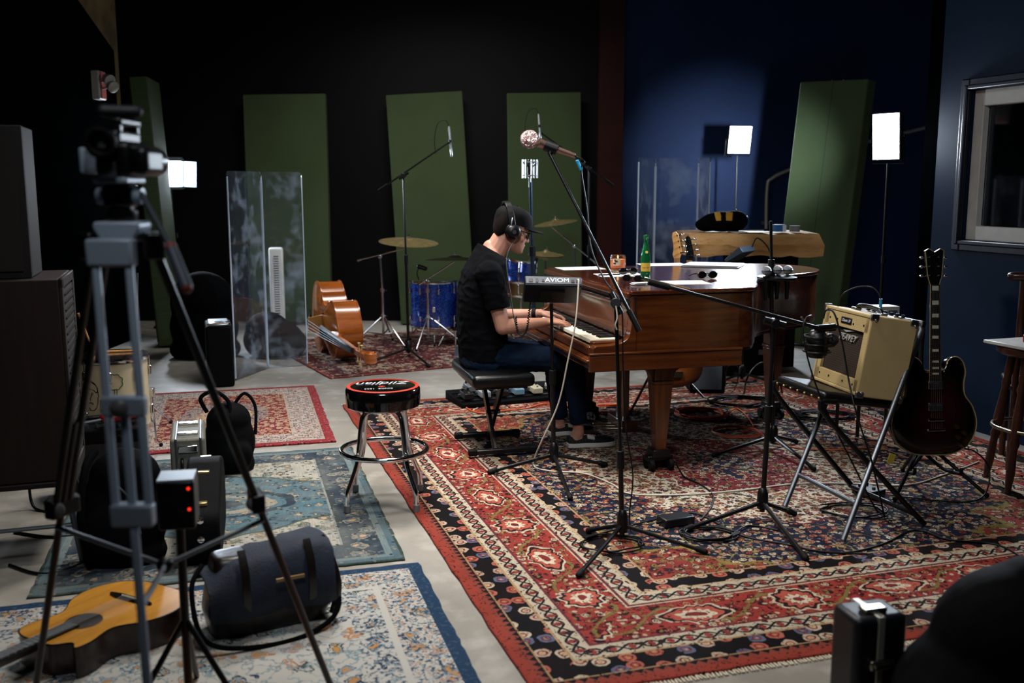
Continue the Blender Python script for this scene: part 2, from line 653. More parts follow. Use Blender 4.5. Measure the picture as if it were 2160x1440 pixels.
def persian(name, hx, hy):
    m, p, x, y, z, o = shader(name, 0.95, spec=0.1)
    e, t, side = edge_coords(x, y, hx, hy)
    te = xvec(t, e)
    xy = xvec(x, y)
    wn = xnoise(xy, 5, 3)
    fine = xnoise(xy, 26, 2)
    # field: navy ground with blossoms, red corners, cream medallion, crimson heart
    ax = x.abs(); ay = y.abs()
    scal = (wn - 0.5) * 0.34
    q = ((ax * ax) / (1.02 ** 2) + (ay * ay) / (1.25 ** 2)).sqrt()
    med = q + scal
    ang_ = X.op('ARCTAN2', y, x)
    med = med + (ang_ * 16).sin() * 0.035
    corner = (ax / (hx - 0.5) + ay / (hy - 0.52)) * 0.5 + scal * 0.5 + ((ax - ay) * 14).sin() * 0.03
    navy = flowers(xy, 20, '#131c33', ['#c9b8a0', '#b5604a', '#d8c9b0', '#8d3028', '#b98c74'], 0.30)
    redf = flowers(xy, 19, '#8f2a20', ['#d0bfa6', '#b7705a', '#1b2236', '#cdb79b', '#8d7a3c'], 0.29, outline='#3a120f')
    cream = flowers(xy, 22, '#c7bba6', ['#a3473a', '#8a2424', '#2a2f44', '#b06a55', '#47452e'], 0.30, outline='#3b2a22')
    crim = flowers(xy, 20, '#7c1a26', ['#c9b8a4', '#1a1c30', '#b0604f', '#c2a88e'], 0.28)
    navy = speck(xy, 42, navy, ['#8d8478', '#30405c', '#7a3a30', '#b5a48e'], 0.30, 0.5)
    redf = speck(xy, 40, redf, ['#1c1418', '#c0ac92', '#6a5a2c', '#5c1414'], 0.32, 0.55)
    cream = speck(xy, 44, cream, ['#4a2a24', '#8a3a30', '#6c6450', '#22202c'], 0.32, 0.55)
    crim = speck(xy, 42, crim, ['#1a1014', '#b9a690', '#3c0c14'], 0.30, 0.5)
    f_ = navy
    f_ = xmix(corner > 0.66, f_, '#8a7434')
    f_ = xmix(corner > 0.675, f_, redf)
    f_ = xmix(med < 0.80, f_, '#5a1418')
    f_ = xmix(med < 0.785, f_, cream)
    f_ = xmix(med < 0.46, f_, '#c9bda8')
    f_ = xmix(med < 0.445, f_, crim)
    f_ = xmix(med < 0.20, f_, '#b9a88e')
    f_ = xmix(med < 0.19, f_, navy)
    # vines over everything
    vn = (xnoise(xy, 7.5, 2) - 0.5).abs()
    f_ = xmix(vn < 0.008, f_, '#8a7a40')
    # borders
    black_b = flowers(xvec(t * 11, e * 11 + 0.3), 1.0, '#100e12', ['#c4b49c', '#b25c48', '#c2a890', '#5a6480'], 0.33, 0.06, 0.55, '#0c0a0c', '#7a2420')
    meand = ((t * 44).sin() * 0.020)
    eA = (e - 0.235)
    creamA = xmix(((eA - meand).abs() < 0.006) | ((eA + meand).abs() < 0.006), '#bfb29a', '#15141a')
    creamA = xmix(((t * 14.0).fr() - 0.5).abs() + (eA * 9).abs() < 0.22, creamA, '#8f2f26')
    creamA = xmix(fine > 0.62, creamA, '#2a2020')
    eB = (e - 0.585)
    creamB = xmix(((eB - meand).abs() < 0.006) | ((eB + meand).abs() < 0.006), '#bfb29a', '#15141a')
    creamB = xmix(((t * 14.0).fr() - 0.5).abs() + (eB * 9).abs() < 0.22, creamB, '#8f2f26')
    creamB = xmix(fine > 0.62, creamB, '#2a2020')
    # main red border with palmettes and paisley vines
    par = ((t * 1.175).fr() > 0.5)
    wq = xnoise(xvec(t * 9, e * 9), 1.0, 2) - 0.5
    tt = ((t * 2.35).fr() - 0.5) / 2.35 + wq * 0.07
    em = e - 0.405 + (xnoise(xvec(t * 9 + 5.0, e * 9), 1.0, 2) - 0.5) * 0.07
    rr = (tt * tt * (1.0 - par * 0.55) + em * em * (1.0 + par * 0.9)).sqrt()
    aa = X.op('ARCTAN2', em, tt)
    pet = rr + (aa * 10).sin() * 0.007
    main = flowers(xvec(t * 17, e * 17), 1.0, '#97281e', ['#c6b49a', '#a65a44', '#7d1a1c', '#2a1a20', '#c0784c'], 0.26, 0.10, 1.0, '#3c100e')
    vine = (em - (t * 14.8).sin() * 0.075).abs()
    main = speck(xvec(t * 38, e * 38), 1.0, main, ['#1c1014', '#c2ae94', '#5c1212', '#7a6a34'], 0.32, 0.6)
    main = xmix(vine < 0.009, main, '#7d6a34')
    main = xmix(pet < 0.095, main, '#c9bba0')
    main = xmix(pet < 0.085, main, '#2a1218')
    main = xmix(pet < 0.072, main, '#b04a34')
    main = xmix(pet < 0.045, main, '#d0c2a8')
    main = xmix(rr < 0.022, main, '#7a1f1c')
    c = f_
    c = xmix(e < 0.735, c, '#b08c62')
    c = xmix(e < 0.725, c, black_b)
    c = xmix(e < 0.640, c, '#b9a07a')
    c = xmix(e < 0.628, c, creamB)
    c = xmix(e < 0.545, c, '#6a2a34')
    c = xmix(e < 0.532, c, '#c0ae90')
    c = xmix(e < 0.524, c, main)
    c = xmix(e < 0.290, c, '#6a2a34')
    c = xmix(e < 0.278, c, creamA)
    c = xmix(e < 0.196, c, '#b08c62')
    c = xmix(e < 0.186, c, black_b)
    c = xmix(e < 0.085, c, '#a8875c')
    c = xmix(e < 0.078, c, '#15131a')
    c = xmix((e < 0.052 + ((t * 26).fr() - 0.5).abs() * 0.05) & (e < 0.078), c, '#8c3a28')
    c = xmix(e < 0.042, c, '#96301c')
    c = xmix(X.op('MULTIPLY', wn - 0.45, 0.8, clamp=True), c, '#2a0c0c')
    c = xmix((xnoise(xy, 90, 2) > 0.58) & (xnoise(xy, 33, 1) > 0.5), c, '#1c1214')
    setcol(p, dim(c, 0.62, 0.93))
    setbump(p, xnoise(o, 420, 2), 0.5, 0.002)
    return m


# large persian rug under the piano
ra = 17.4
rn1 = V((-math.sin(R(ra)), math.cos(R(ra)), 0)); rn2 = V((math.cos(R(ra)), math.sin(R(ra)), 0))
rc = F(1135, 1481)
RW, RL = 3.62, 4.30
pm = persian('persian_rug_wool', RW / 2, RL / 2)
rug('persian_rug', 'huge red and navy persian rug with cream medallion under the piano', rc, rc + rn2 * RW, rc + rn1 * RL, pm, 0.012, True)


def small_red(name, hx, hy):
    m, p, x, y, z, o = shader(name, 0.95, spec=0.1)
    e, t, side = edge_coords(x, y, hx, hy)
    xy = xvec(x, y)
    wn = xnoise(xy, 6, 3)
    field = flowers(xy, 26, '#7d1c1f', ['#c7a683', '#b98e6c', '#d0b596', '#c9b090'], 0.40, 0.16, outline='#7d1c1f', core='#8c2a24')
    bord = flowers(xy, 30, '#b9aca2', ['#6c3034', '#3d3740', '#8a4a44', '#57565e'], 0.36, 0.15, outline='#b9aca2', core='#c8bdb2')
    q = ((x * x) / (0.34 ** 2) + (y * y) / (0.46 ** 2)).sqrt() + (wn - 0.5) * 0.3
    mc = flowers(xy, 30, '#c2a480', ['#8c5a4a', '#b98a60', '#d8c4a4'], 0.34, 0.15, outline='#a98b68', core='#8c5a4a')
    ring = flowers(xy, 34, '#9b8a86', ['#5d5258', '#c0a890', '#77343a'], 0.36, 0.15, outline='#8d7a76')
    c = xmix(q < 0.85, field, ring)
    c = xmix(q < 0.55, c, mc)
    c = xmix(e < 0.25, c, '#b7a593')
    c = xmix(e < 0.235, c, bord)
    c = xmix(e < 0.075, c, '#a89a90')
    c = xmix(e < 0.06, c, '#8e1420')
    c = speck(xy, 60, c, ['#4a1416', '#a08a78', '#2c2024'], 0.3, 0.4)
    setcol(p, dim(c, 0.66, 0.9)); setbump(p, xnoise(o, 420, 2), 0.5, 0.002)
    return m


A, Bc, Cc, Dc = F(455, 826), F(663, 815), F(709, 933), F(470, 953)
lng = (Bc - Cc).length
u_ = (Bc - Cc).normalized(); v_ = V((u_.y, -u_.x, 0))
wid = 1.32
sr = small_red('small_red_rug_wool', wid / 2, lng / 2)
rug('small_rug', 'small crimson rug with beige flowers and a bright red edge', Cc - v_ * wid, Cc, Cc - v_ * wid + u_ * lng, sr, 0.012)


def teal(name, hx, hy):
    m, p, x, y, z, o = shader(name, 0.95, spec=0.1)
    e, t, side = edge_coords(x, y, hx, hy)
    xy = xvec(x, y)
    wn = xnoise(xy, 5, 4); wn2 = xnoise(xy, 14, 4)
    tealc = xmix(X.op('MULTIPLY', wn2 - 0.3, 2.2, clamp=True), '#2f5766', '#4d7f8e')
    tf = flowers(xy, 12, tealc, ['#8c8468', '#2b4a58', '#a08a66', '#23404f'], 0.24, 0.2, outline='#35596a', core='#4a6a74')
    creamc = flowers(xy, 9, '#aca694', ['#5f6650', '#4b5a4c', '#8a7a62', '#707a6a'], 0.27, 0.22, outline='#9c9684', core='#8a8672')
    ay = y.abs(); ax = x.abs()
    q = (ay / 0.86).max((ay * 0.5 + ax) / 0.52) + ((ay * 22).sin() * 0.5 + (wn - 0.5)) * 0.06
    navy = flowers(xvec(t * 9, e * 9), 1.0, '#24384c', ['#7d8078', '#4b6472', '#8a7f6a', '#1b2c3c'], 0.36, 0.2, 0.7, '#1b2a3a', '#3a4f5e')
    c = creamc
    c = xmix(q < 1.0, c, '#45523c')
    c = xmix(q < 0.965, c, tf)
    q2 = ((x * x) / (0.2 ** 2) + (y * y) / (0.33 ** 2)).sqrt() + (wn - 0.5) * 0.4
    c = xmix((q2 < 1.0) & (q2 > 0.85), c, '#1f3346')
    c = xmix((q2 < 0.7) & (q2 > 0.5), c, '#9c9078')
    c = xmix(q2 < 0.3, c, '#1f3346')
    c = xmix(e < 0.245, c, '#8f9088')
    c = xmix(e < 0.235, c, '#39444a')
    c = xmix(e < 0.205, c, navy)
    c = xmix(e < 0.075, c, xmix(wn2, '#4a6a74', '#7d908e'))
    c = xmix(e < 0.045, c, '#3d6170')
    c = xmix(e < 0.014, c, '#2c4438')
    c = xmix(X.op('MULTIPLY', wn - 0.42, 1.4, clamp=True), c, '#8d9088')
    wv = (xnoise(xvec(x * 8, y * 300), 1.0, 1) - 0.5)
    c = xmix(X.op('MULTIPLY', wv, 1.6, clamp=True), c, '#22343c')
    c = speck(xy, 34, c, ['#22363f', '#7d7a68', '#54696c'], 0.3, 0.35)
    c = xmix((wn2 - 0.52) * 2.2, c, '#39505a')
    setcol(p, dim(c, 0.66, 0.72)); setbump(p, xnoise(xvec(x * 400, y * 250), 1.0, 1), 0.5, 0.002)
    return m


Bt, Ct = F(742, 944), F(857, 1182)
u_ = (Bt - Ct).normalized(); v_ = V((u_.y, -u_.x, 0)); lng = (Bt - Ct).length
wid = 1.45
tm = teal('teal_rug_wool', lng / 2, wid / 2)
rug('flat_rug', 'faded teal and cream rug with a stepped blue medallion beside the bar stool', Ct + u_ * lng, Ct, Ct + u_ * lng - v_ * wid, tm, 0.009)


def cream_rug(name, hx, hy):
    m, p, x, y, z, o = shader(name, 0.95, spec=0.1)
    e, t, side = edge_coords(x, y, hx, hy)
    xy = xvec(x, y)
    wn = xnoise(xy, 4, 4); spk = xnoise(xy, 60, 3); n6 = xnoise(xy, 16, 3)
    base = xmix(wn, '#b9b8b2', '#cbc8bf')
    c = flowers(xy, 9, base, ['#4f7288', '#1f3450', '#7d95a0', '#b07a4c', '#a08d8a', '#3a4a4a'], 0.27, 0.3, outline=base, core=base)
    c = xmix((n6 - 0.5).abs() < 0.018, c, '#8a9aa0')
    mq = (((x - 0.15) * (x - 0.15)) / (0.50 ** 2) + ((y + 0.50) * (y + 0.50)) / (0.36 ** 2)).sqrt() + (wn - 0.5) * 0.9
    om = flowers(xy, 13, '#b4632c', ['#7d2030', '#c08a3a', '#6d8088', '#a03838'], 0.36, 0.3, outline='#a8542c', core='#c9a24c')
    c = xmix(mq < 1.0, c, om)
    c = xmix((spk > 0.56) & (e < 0.34), c, '#3a4f66')
    c = xmix((spk < 0.40) & (e < 0.20), c, '#b98a66')
    c = xmix(band(e, 0.20, 0.225), c, base)
    c = xmix((e < 0.055) & (spk < 0.58), c, '#1d3a58')
    setcol(p, dim(c, 0.62, 0.95)); setbump(p, xnoise(o, 420, 2), 0.5, 0.002)
    return m


Bt, Ct = F(884, 1190), F(1015, 1440)
u_ = (Bt - Ct).normalized(); v_ = V((u_.y, -u_.x, 0))
lng, wid = 1.55, 2.15
cm_ = cream_rug('cream_rug_wool', wid / 2, lng / 2)
rug('patterned_rug', 'cream rug with orange medallion and speckled blue edge under the guitar and bag', Bt - u_ * lng - v_ * wid, Bt - u_ * lng, Bt - v_ * wid, cm_, 0.011)


def drum_rug(name, hx, hy):
    m, p, x, y, z, o = shader(name, 0.95, spec=0.1)
    e, t, side = edge_coords(x, y, hx, hy)
    xy = xvec(x, y)
    f1 = flowers(xy, 11, '#5c1a1c', ['#a8927c', '#7d3230', '#241c22', '#b8a28a'], 0.34, 0.2, outline='#2e1012')
    b1 = flowers(xvec(t * 12, e * 12), 1.0, '#a08a76', ['#7d2622', '#2a2024', '#8c4038'], 0.34, 0.15, 0.7, '#6c4a40')
    c = xmix(e < 0.34, f1, b1)
    c = xmix(e < 0.20, c, f1)
    c = xmix(e < 0.03, c, '#7c2420')
    c = speck(xy, 34, c, ['#1c1014', '#a8927c', '#5c1212'], 0.3, 0.5)
    setcol(p, dim(c, 0.6, 0.85)); setbump(p, xnoise(o, 420, 2), 0.5, 0.002)
    return m


ca, cb = F(697, 800), F(1120, 760)
u_ = (cb - ca).normalized(); v_ = V((-u_.y, u_.x, 0))
dm = drum_rug('drum_rug_wool', 1.3, 1.05)
rug('drum_rug', 'dark red and beige rug under the blue drum kit', ca, ca + u_ * 2.6, ca + v_ * 2.1, dm, 0.012)
# ================================================================== grand piano
walnut = wood('piano_walnut', '#341708', '#562b0f', '#231006', 2.2, (1.2, 16, 16), 0.25, 0.4)
walnut_v = wood('piano_walnut_upright', '#3e1d0a', '#623410', '#2a1206', 2.2, (16, 16, 1.2), 0.3, 0.4)
lid_wood = wood('piano_lid_walnut', '#32140a', '#4e2210', '#220c06', 2.0, (14, 1.2, 14), 0.16, 0.9)
ivory = mat('ivory', '#d9d2bd', 0.3)
ebony = mat('ebony', '#0a0a0b', 0.25)
PA = 14.5
PM = TR((0.625, 5.10, 0.0125), PA)
piano = thing('grand_piano', 'walnut grand piano with closed lid covered in papers', 'piano', M=PM)
PWD = 1.5
def outline(off=0.0, front=0.0):
    o = off
    pts = [(front - o, -o), (0.60, -o)]
    ctl = [(0.60, -o), (0.70, 0.045 - o), (0.78, 0.15 - o), (0.87, 0.32 - o), (0.98, 0.475 - o), (1.15, 0.60 - o), (1.35, 0.695 - o), (1.52 + o * .5, 0.80 - o), (1.64 + o * .8, 0.95 - o * .5), (1.685 + o, 1.15), (1.63 + o, 1.35 + o * .4), (1.50 + o * .6, 1.46 + o), (1.30, 1.5 + o)]
    pts += [(q.x, q.y) for q in spl([(a, b, 0) for a, b in ctl], 6)][1:]
    pts += [(front - o, 1.5 + o)]
    return pts
B().prism(outline(-0.004, 0.0), 0.675, 0.975).build('case', walnut, piano, local=True, bevel=0.004)
B().prism(outline(-0.02, 0.0), 0.655, 0.675).build('rim_bottom', walnut, piano, local=True)
lid = B().prism([q for q in outline(0.012, 0.32) if q[0] > 0.3 or True], 0.978, 1.0).build('lid', lid_wood, piano, local=True, bevel=0.006)
fl = B().box((0.15, 0.75, 0.989), (0.334, PWD + 0.024, 0.022)).build('lid_front_flap', lid_wood, piano, local=True, bevel=0.006)
B().box((-0.028, 0.75, 0.976), (0.02, PWD + 0.024, 0.03)).build('lid_lip', walnut, piano, local=True, bevel=0.006)
hg = B().cyl((0.318, 0.0, 1.001), (0.318, 1.5, 1.001), 0.004, n=8)
hg.build('hinge', brass, lid, local=True)
# key bed, arms, fallboard, keys
for s_, y0 in ((0, -0.004), (1, 1.5 - 0.056)):
    arm = [(0.02, 0.972), (-0.006, 0.972), (-0.006, 0.83)] + [(q.x, q.y) for q in spl([(-0.006, 0.83, 0), (-0.016, 0.775, 0), (-0.045, 0.74, 0), (-0.10, 0.722, 0), (-0.205, 0.718, 0)], 5)][1:] + [(-0.215, 0.705), (-0.215, 0.655), (0.02, 0.655)]
    b_ = B()
    b_.rings([[V((a, y0, z)) for a, z in arm], [V((a, y0 + 0.06, z)) for a, z in arm]])
    b_.build('arm', walnut, piano, local=True, bevel=0.003)
B().box((-0.09, 0.75, 0.628), (0.30, 1.512, 0.055)).build('key_bed', walnut, piano, local=True, bevel=0.005)
B().box((-0.205, 0.75, 0.683), (0.03, 1.39, 0.05)).build('key_slip', walnut, piano, local=True, bevel=0.008)
B().box((-0.238, 0.75, 0.640), (0.03, 1.52, 0.018)).build('lower_moulding', walnut, piano, local=True, bevel=0.006)
B().box((0.19, -0.006, 0.628), (0.86, 0.028, 0.085)).build('side_moulding', walnut, piano, local=True, bevel=0.006)
B().box((0.19, -0.010, 0.678), (0.86, 0.028, 0.012)).build('side_bead', walnut, piano, local=True, bevel=0.004)
B().box((0.22, 0.75, 0.60), (0.34, 1.5, 0.035)).build('leg_beam', walnut, piano, local=True, bevel=0.005)
fbp = [(-0.002, 0.745), (0.012, 0.752), (0.020, 0.80), (0.022, 0.86), (0.018, 0.905), (0.008, 0.925), (-0.004, 0.928), (-0.008, 0.915), (0.004, 0.90), (0.008, 0.86), (0.006, 0.80), (-0.01, 0.758)]
b_ = B(); b_.rings([[V((a - 0.012, 0.062, z)) for a, z in fbp], [V((a - 0.012, 1.438, z)) for a, z in fbp]])
b_.build('fallboard', walnut, piano, local=True, smooth=60)
B().box((0.03, 0.75, 0.945), (0.03, 1.376, 0.03)).build('name_rail', walnut, piano, local=True, bevel=0.004)
B().box((0.045, 0.75, 0.8), (0.02, 1.376, 0.3)).build('action_panel', mat('piano_dark', '#120a08', 0.6), piano, local=True)
for y0 in (0.085, 1.415):
    B().box((-0.10, y0, 0.70), (0.19, 0.055, 0.06)).build('key_block', walnut, piano, local=True, bevel=0.004)
kw = 1.22 / 52
wk = None
for i in range(52):
    if wk is None:
        wk = B().box((0, 0, 0), (0.155, kw - 0.0014, 0.02)).build('white_key', ivory, piano, local=True, bevel=0.0012)
        o_ = wk
    else:
        o_ = wk.copy(); col.objects.link(o_); o_.parent = piano; WM[o_] = PM
    o_.location = (-0.105, 0.14 + kw * (i + 0.5), 0.722)
bk = None
for i in range(51):
    # near end is the treble: pattern counted from the high C downward
    if (i % 7) in (0, 4):
        continue
    if bk is None:
        bk = B().box((0, 0, 0), (0.095, 0.0105, 0.014), taper=0.92).build('black_key', ebony, piano, local=True, bevel=0.002)
        o_ = bk
    else:
        o_ = bk.copy(); col.objects.link(o_); o_.parent = piano; WM[o_] = PM
    o_.location = (-0.072, 0.14 + kw * (i + 1), 0.737)
# legs
def pleg(a, b, name='leg'):
    l = B()
    l.prism([(a - 0.05, b - 0.05), (a + 0.05, b - 0.05), (a + 0.05, b + 0.05), (a - 0.05, b + 0.05)], 0.50, 0.60)
    l.box((a, b, 0.49), (0.112, 0.112, 0.018))
    l.rings([[V((a + sx * w_, b + sy * w_, z)) for sx, sy in ((-1, -1), (1, -1), (1, 1), (-1, 1))] for w_, z in ((0.052, 0.48), (0.030, 0.11))])
    lo = l.build(name, walnut_v, piano, local=True, bevel=0.004)
    c_ = B()
    c_.box((a, b, 0.095), (0.10, 0.10, 0.045)); c_.box((a, b, 0.065), (0.15, 0.06, 0.03))
    c_.build('caster_cup', black_metal, lo, local=True, bevel=0.006)
    for sx in (-1, 1):
        for sy in (-1, 1):
            w_ = B(); w_.cyl((a + sx * 0.055 - .012, b + sy * 0.035, 0.032), (a + sx * 0.055 + .012, b + sy * 0.035, 0.032), 0.0318, n=20)
            w_.build('caster_wheel', black_rubber, lo, local=True, bevel=0.005)
    return lo
for a, b in ((0.22, 0.14), (0.22, 1.36), (1.42, 1.08)):
    pleg(a, b)
# curved brackets beside the front legs
for sg, b in ((1, 0.14), (-1, 1.36)):
    for dx in (-1, 1):
        prof = [(0.0, 0.60), (0.0, 0.50)] + [(q.x, q.y) for q in spl([(0.01, 0.50, 0), (0.03, 0.55, 0), (0.10, 0.578, 0)], 4)] + [(0.10, 0.60)]
        q_ = B(); q_.rings([[V((0.22 + dx * (0.05 + a), b - 0.03, z)) for a, z in prof], [V((0.22 + dx * (0.05 + a), b + 0.03, z)) for a, z in prof]])
        q_.build('leg_bracket', walnut_v, piano, local=True)
# pedal lyre
ly = B()
for b in (0.70, 0.80):
    ly.box((0.24, b, 0.37), (0.035, 0.03, 0.48))
ly.box((0.24, 0.75, 0.12), (0.10, 0.26, 0.07)); ly.box((0.24, 0.75, 0.585), (0.10, 0.2, 0.03))
lyr = ly.build('pedal_lyre', walnut_v, piano, local=True, bevel=0.006)
for b in (0.735, 0.75, 0.765):
    B().cyl((0.24, b, 0.15), (0.24, b, 0.6), 0.004, n=6).build('pedal_rod', brass, lyr, local=True)
for b in (0.68, 0.75, 0.82):
    B().box((0.14, b, 0.098), (0.13, 0.022, 0.01), ry=4).build('pedal', brass, lyr, local=True, bevel=0.003)
B().cyl((0.27, 0.75, 0.14), (0.52, 0.75, 0.60), 0.008, n=8).build('lyre_brace', walnut_v, lyr, local=True)
# thin steel strip on the near front edge of the case
for b in (-0.002,):
    B().box((0.012, b, 0.90), (0.012, 0.004, 0.13)).build('edge_trim', steel, piano, local=True)

# ================================================================== piano bench
BM = TR((-0.12, 5.745, 0.0125), PA)
bench = thing('piano_bench', 'black padded piano bench on folding metal legs', 'bench', M=BM)
cs = B(); cs.box((0, 0, 0.456), (0.36, 0.64, 0.075)); cs.build('cushion', black_vinyl, bench, local=True, bevel=0.028, seg=4)
B().box((0, 0, 0.412), (0.30, 0.5, 0.02)).build('seat_plate', black_metal, bench, local=True)
for s_ in (-1, 1):
    B().box((0.02 * s_, 0, 0.215), (0.022, 0.05, 0.54), rx=s_ * 42).build('cross_leg', black_metal, bench, local=True, bevel=0.004)
    f_ = B(); f_.box((0.02, s_ * 0.2, 0.018 + 0.012), (0.38, 0.035, 0.03)); fo = f_.build('foot_rail', black_metal, bench, local=True, bevel=0.006)
    for e_ in (-1, 1):
        B().box((0.02 + e_ * 0.18, s_ * 0.2, 0.03), (0.05, 0.042, 0.036)).build('rubber_foot', black_rubber, fo, local=True, bevel=0.006)
B().cyl((-0.035, 0, 0.215), (0.05, 0, 0.215), 0.014).build('pivot_bolt', steel, bench, local=True)

# ================================================================== person
def remeshed(bb, name, mt, parent, voxel=0.005, smooth_it=6, dense=1.0):
    me = bpy.data.meshes.new(name)
    inv = WM[parent].inverted() if parent is not None else Matrix()
    me.from_pydata([tuple(inv @ q) for q in bb.v], [], bb.f)
    bm = bmesh.new(); bm.from_mesh(me); bmesh.ops.recalc_face_normals(bm, faces=bm.faces); bm.to_mesh(me); bm.free()
    t = bpy.data.objects.new('tmp', me)
    col.objects.link(t)
    r_ = t.modifiers.new('r', 'REMESH'); r_.mode = 'VOXEL'; r_.voxel_size = voxel; r_.use_smooth_shade = True
    if smooth_it:
        s_ = t.modifiers.new('s', 'SMOOTH'); s_.factor = 0.5; s_.iterations = smooth_it
    dg = bpy.context.evaluated_depsgraph_get()
    m2 = bpy.data.meshes.new_from_object(t.evaluated_get(dg))
    bpy.data.objects.remove(t)
    m2.name = name
    m2.materials.clear(); m2.materials.append(mt)
    m2.shade_smooth()
    o_ = bpy.data.objects.new(name, m2)
    col.objects.link(o_)
    if parent is not None:
        o_.parent = parent; WM[o_] = WM[parent]
    else:
        WM[o_] = Matrix()
    return o_


from mathutils import noise as mnoise


def wrinkle(o, amp, sc_=(9, 9, 22), seed=0.0, gap=None):
    me = o.data
    nr = [v.normal.copy() for v in me.vertices]
    for v, n in zip(me.vertices, nr):
        q = V((v.co.x * sc_[0] + seed, v.co.y * sc_[1], v.co.z * sc_[2]))
        d = mnoise.noise(q) * 0.65 + mnoise.noise(q * 2.3) * 0.35
        v.co += n * (amp * (0.4 - abs(d) * 1.6))
    me.update()


def ell(c, ax, ay, n=20, k=2.2):
    """Superellipse ring around c in the axes ax, ay (vectors with lengths)."""
    out = []
    for i in range(n):
        t = 2 * math.pi * i / n
        ct, st = math.cos(t), math.sin(t)
        out.append(V(c) + ax * (abs(ct) ** (2 / k) * (1 if ct >= 0 else -1)) + ay * (abs(st) ** (2 / k) * (1 if st >= 0 else -1)))
    return out


def loft(bb, secs, k=2.2, n=20):
    bb.rings([ell(c, ax, ay, n, k) for c, ax, ay in secs])
    return bb


skin = mat('skin', '#a77a68', 0.5, spec=0.3, noise=0.08, nscale=18, bump=0.08, bscale=150)
sk = skin.node_tree.nodes['Principled BSDF']
sk.inputs['Subsurface Weight'].default_value = 0.08
sk.inputs['Subsurface Radius'].default_value = (0.01, 0.004, 0.002)
tee = mat('black_cotton', '#06070a', 0.95, spec=0.06, noise=0.25, nscale=6, bump=0.55, bscale=9)
denim = mat('dark_denim', '#0a1728', 0.85, spec=0.1, noise=0.35, nscale=7, bump=0.5, bscale=11)
fd = V((math.cos(R(PA)), math.sin(R(PA)), 0)); sd = V((math.sin(R(PA)), -math.cos(R(PA)), 0)); UP = V((0, 0, 1))
hipC = V((-0.165, 5.755, 0.585))
person = thing('person', 'man in black cap and t-shirt playing the walnut piano', 'person', (hipC.x, hipC.y, 0), PA)
neckB = V((-0.105, 5.765, 1.165))
headC = V((-0.008, 5.785, 1.292))
sh = {1: V((-0.125, 5.575, 1.062)), -1: V((-0.175, 5.95, 1.062))}
elb = {1: D(1060, 690, 5.545), -1: D(1040, 668, 6.02)}
wri = {1: D(1153, 679, 5.66), -1: D(1140, 661, 5.92)}
hip = {1: hipC + sd * 0.09, -1: hipC - sd * 0.09}
kne = {1: V((0.36, 5.735, 0.540)), -1: V((0.255, 5.96, 0.535))}
ank = {1: D(1220, 903, 5.765), -1: D(1180, 889, 6.05)}
HM = TR(headC, PA) @ TR(ry=17)

bd = B()
# torso, neck
loft(bd, [(hipC + V((0, 0, -0.06)), fd * 0.10, sd * 0.15), (hipC + V((-0.01, 0, 0.08)), fd * 0.10, sd * 0.15), (hipC + V((-0.02, 0.0, 0.25)), fd * 0.10, sd * 0.15), (V((-0.165, 5.76, 0.97)), fd * 0.11, sd * 0.17), (V((-0.15, 5.76, 1.06)), fd * 0.09, sd * 0.15), (V((-0.12, 5.762, 1.11)), fd * 0.06, sd * 0.08)])
bd.cap2(neckB - UP * 0.03 - fd * 0.015, headC + HM.to_3x3() @ V((-0.032, 0, -0.055)), 0.068, 0.060)
bd.cap2(neckB - UP * 0.05 - fd * 0.02 + sd * 0.06, neckB + UP * 0.03 - fd * 0.02, 0.05, 0.045); bd.cap2(neckB - UP * 0.05 - fd * 0.02 - sd * 0.06, neckB + UP * 0.03 - fd * 0.02, 0.05, 0.045)
# head
hs = [(-0.118, 0.05, 0.088, 0.016), (-0.112, 0.02, 0.098, 0.030), (-0.098, -0.015, 0.104, 0.044), (-0.08, -0.045, 0.103, 0.054), (-0.055, -0.07, 0.101, 0.062), (-0.03, -0.086, 0.099, 0.067), (0.0, -0.097, 0.094, 0.071), (0.018, -0.101, 0.098, 0.073), (0.035, -0.104, 0.106, 0.074), (0.06, -0.105, 0.103, 0.074), (0.085, -0.098, 0.088, 0.067), (0.105, -0.075, 0.06, 0.05), (0.118, -0.03, 0.02, 0.02)]
bd.rings([ell(HM @ V(((a + b) / 2, 0, z)), HM.to_3x3() @ V(((b - a) / 2, 0, 0)), HM.to_3x3() @ V((0, w_, 0)), 24, 2.25) for z, a, b, w_ in hs])
H3 = lambda *q: HM @ V(q)
bd.cap2(H3(0.092, 0, 0.012), H3(0.114, 0, -0.033), 0.0085, 0.0125)
for s_ in (-1, 1):
    bd.sph(H3(0.105, s_ * 0.010, -0.037), 0.0095)
    bd.sph(H3(-0.005, s_ * 0.074, 0.0), (0.022, 0.010, 0.032))
    bd.cap2(H3(0.094, s_ * 0.02, 0.028), H3(0.078, s_ * 0.052, 0.028), 0.010, 0.009)
    bd.sph(H3(0.062, s_ * 0.045, -0.03), 0.022)
bd.cap2(H3(0.100, -0.018, -0.064), H3(0.100, 0.018, -0.064), 0.0065, 0.0065)
bd.cap2(H3(0.098, -0.014, -0.077), H3(0.098, 0.014, -0.077), 0.0070, 0.0070)
bd.sph(H3(0.090, 0, -0.103), (0.017, 0.022, 0.014))
# arms
for s_ in (1, -1):
    bd.cap2(sh[s_], elb[s_], 0.052, 0.043)
    mid = elb[s_].lerp(wri[s_], 0.3)
    bd.cap2(elb[s_], mid, 0.042, 0.044)
    bd.cap2(mid, wri[s_], 0.043, 0.027)
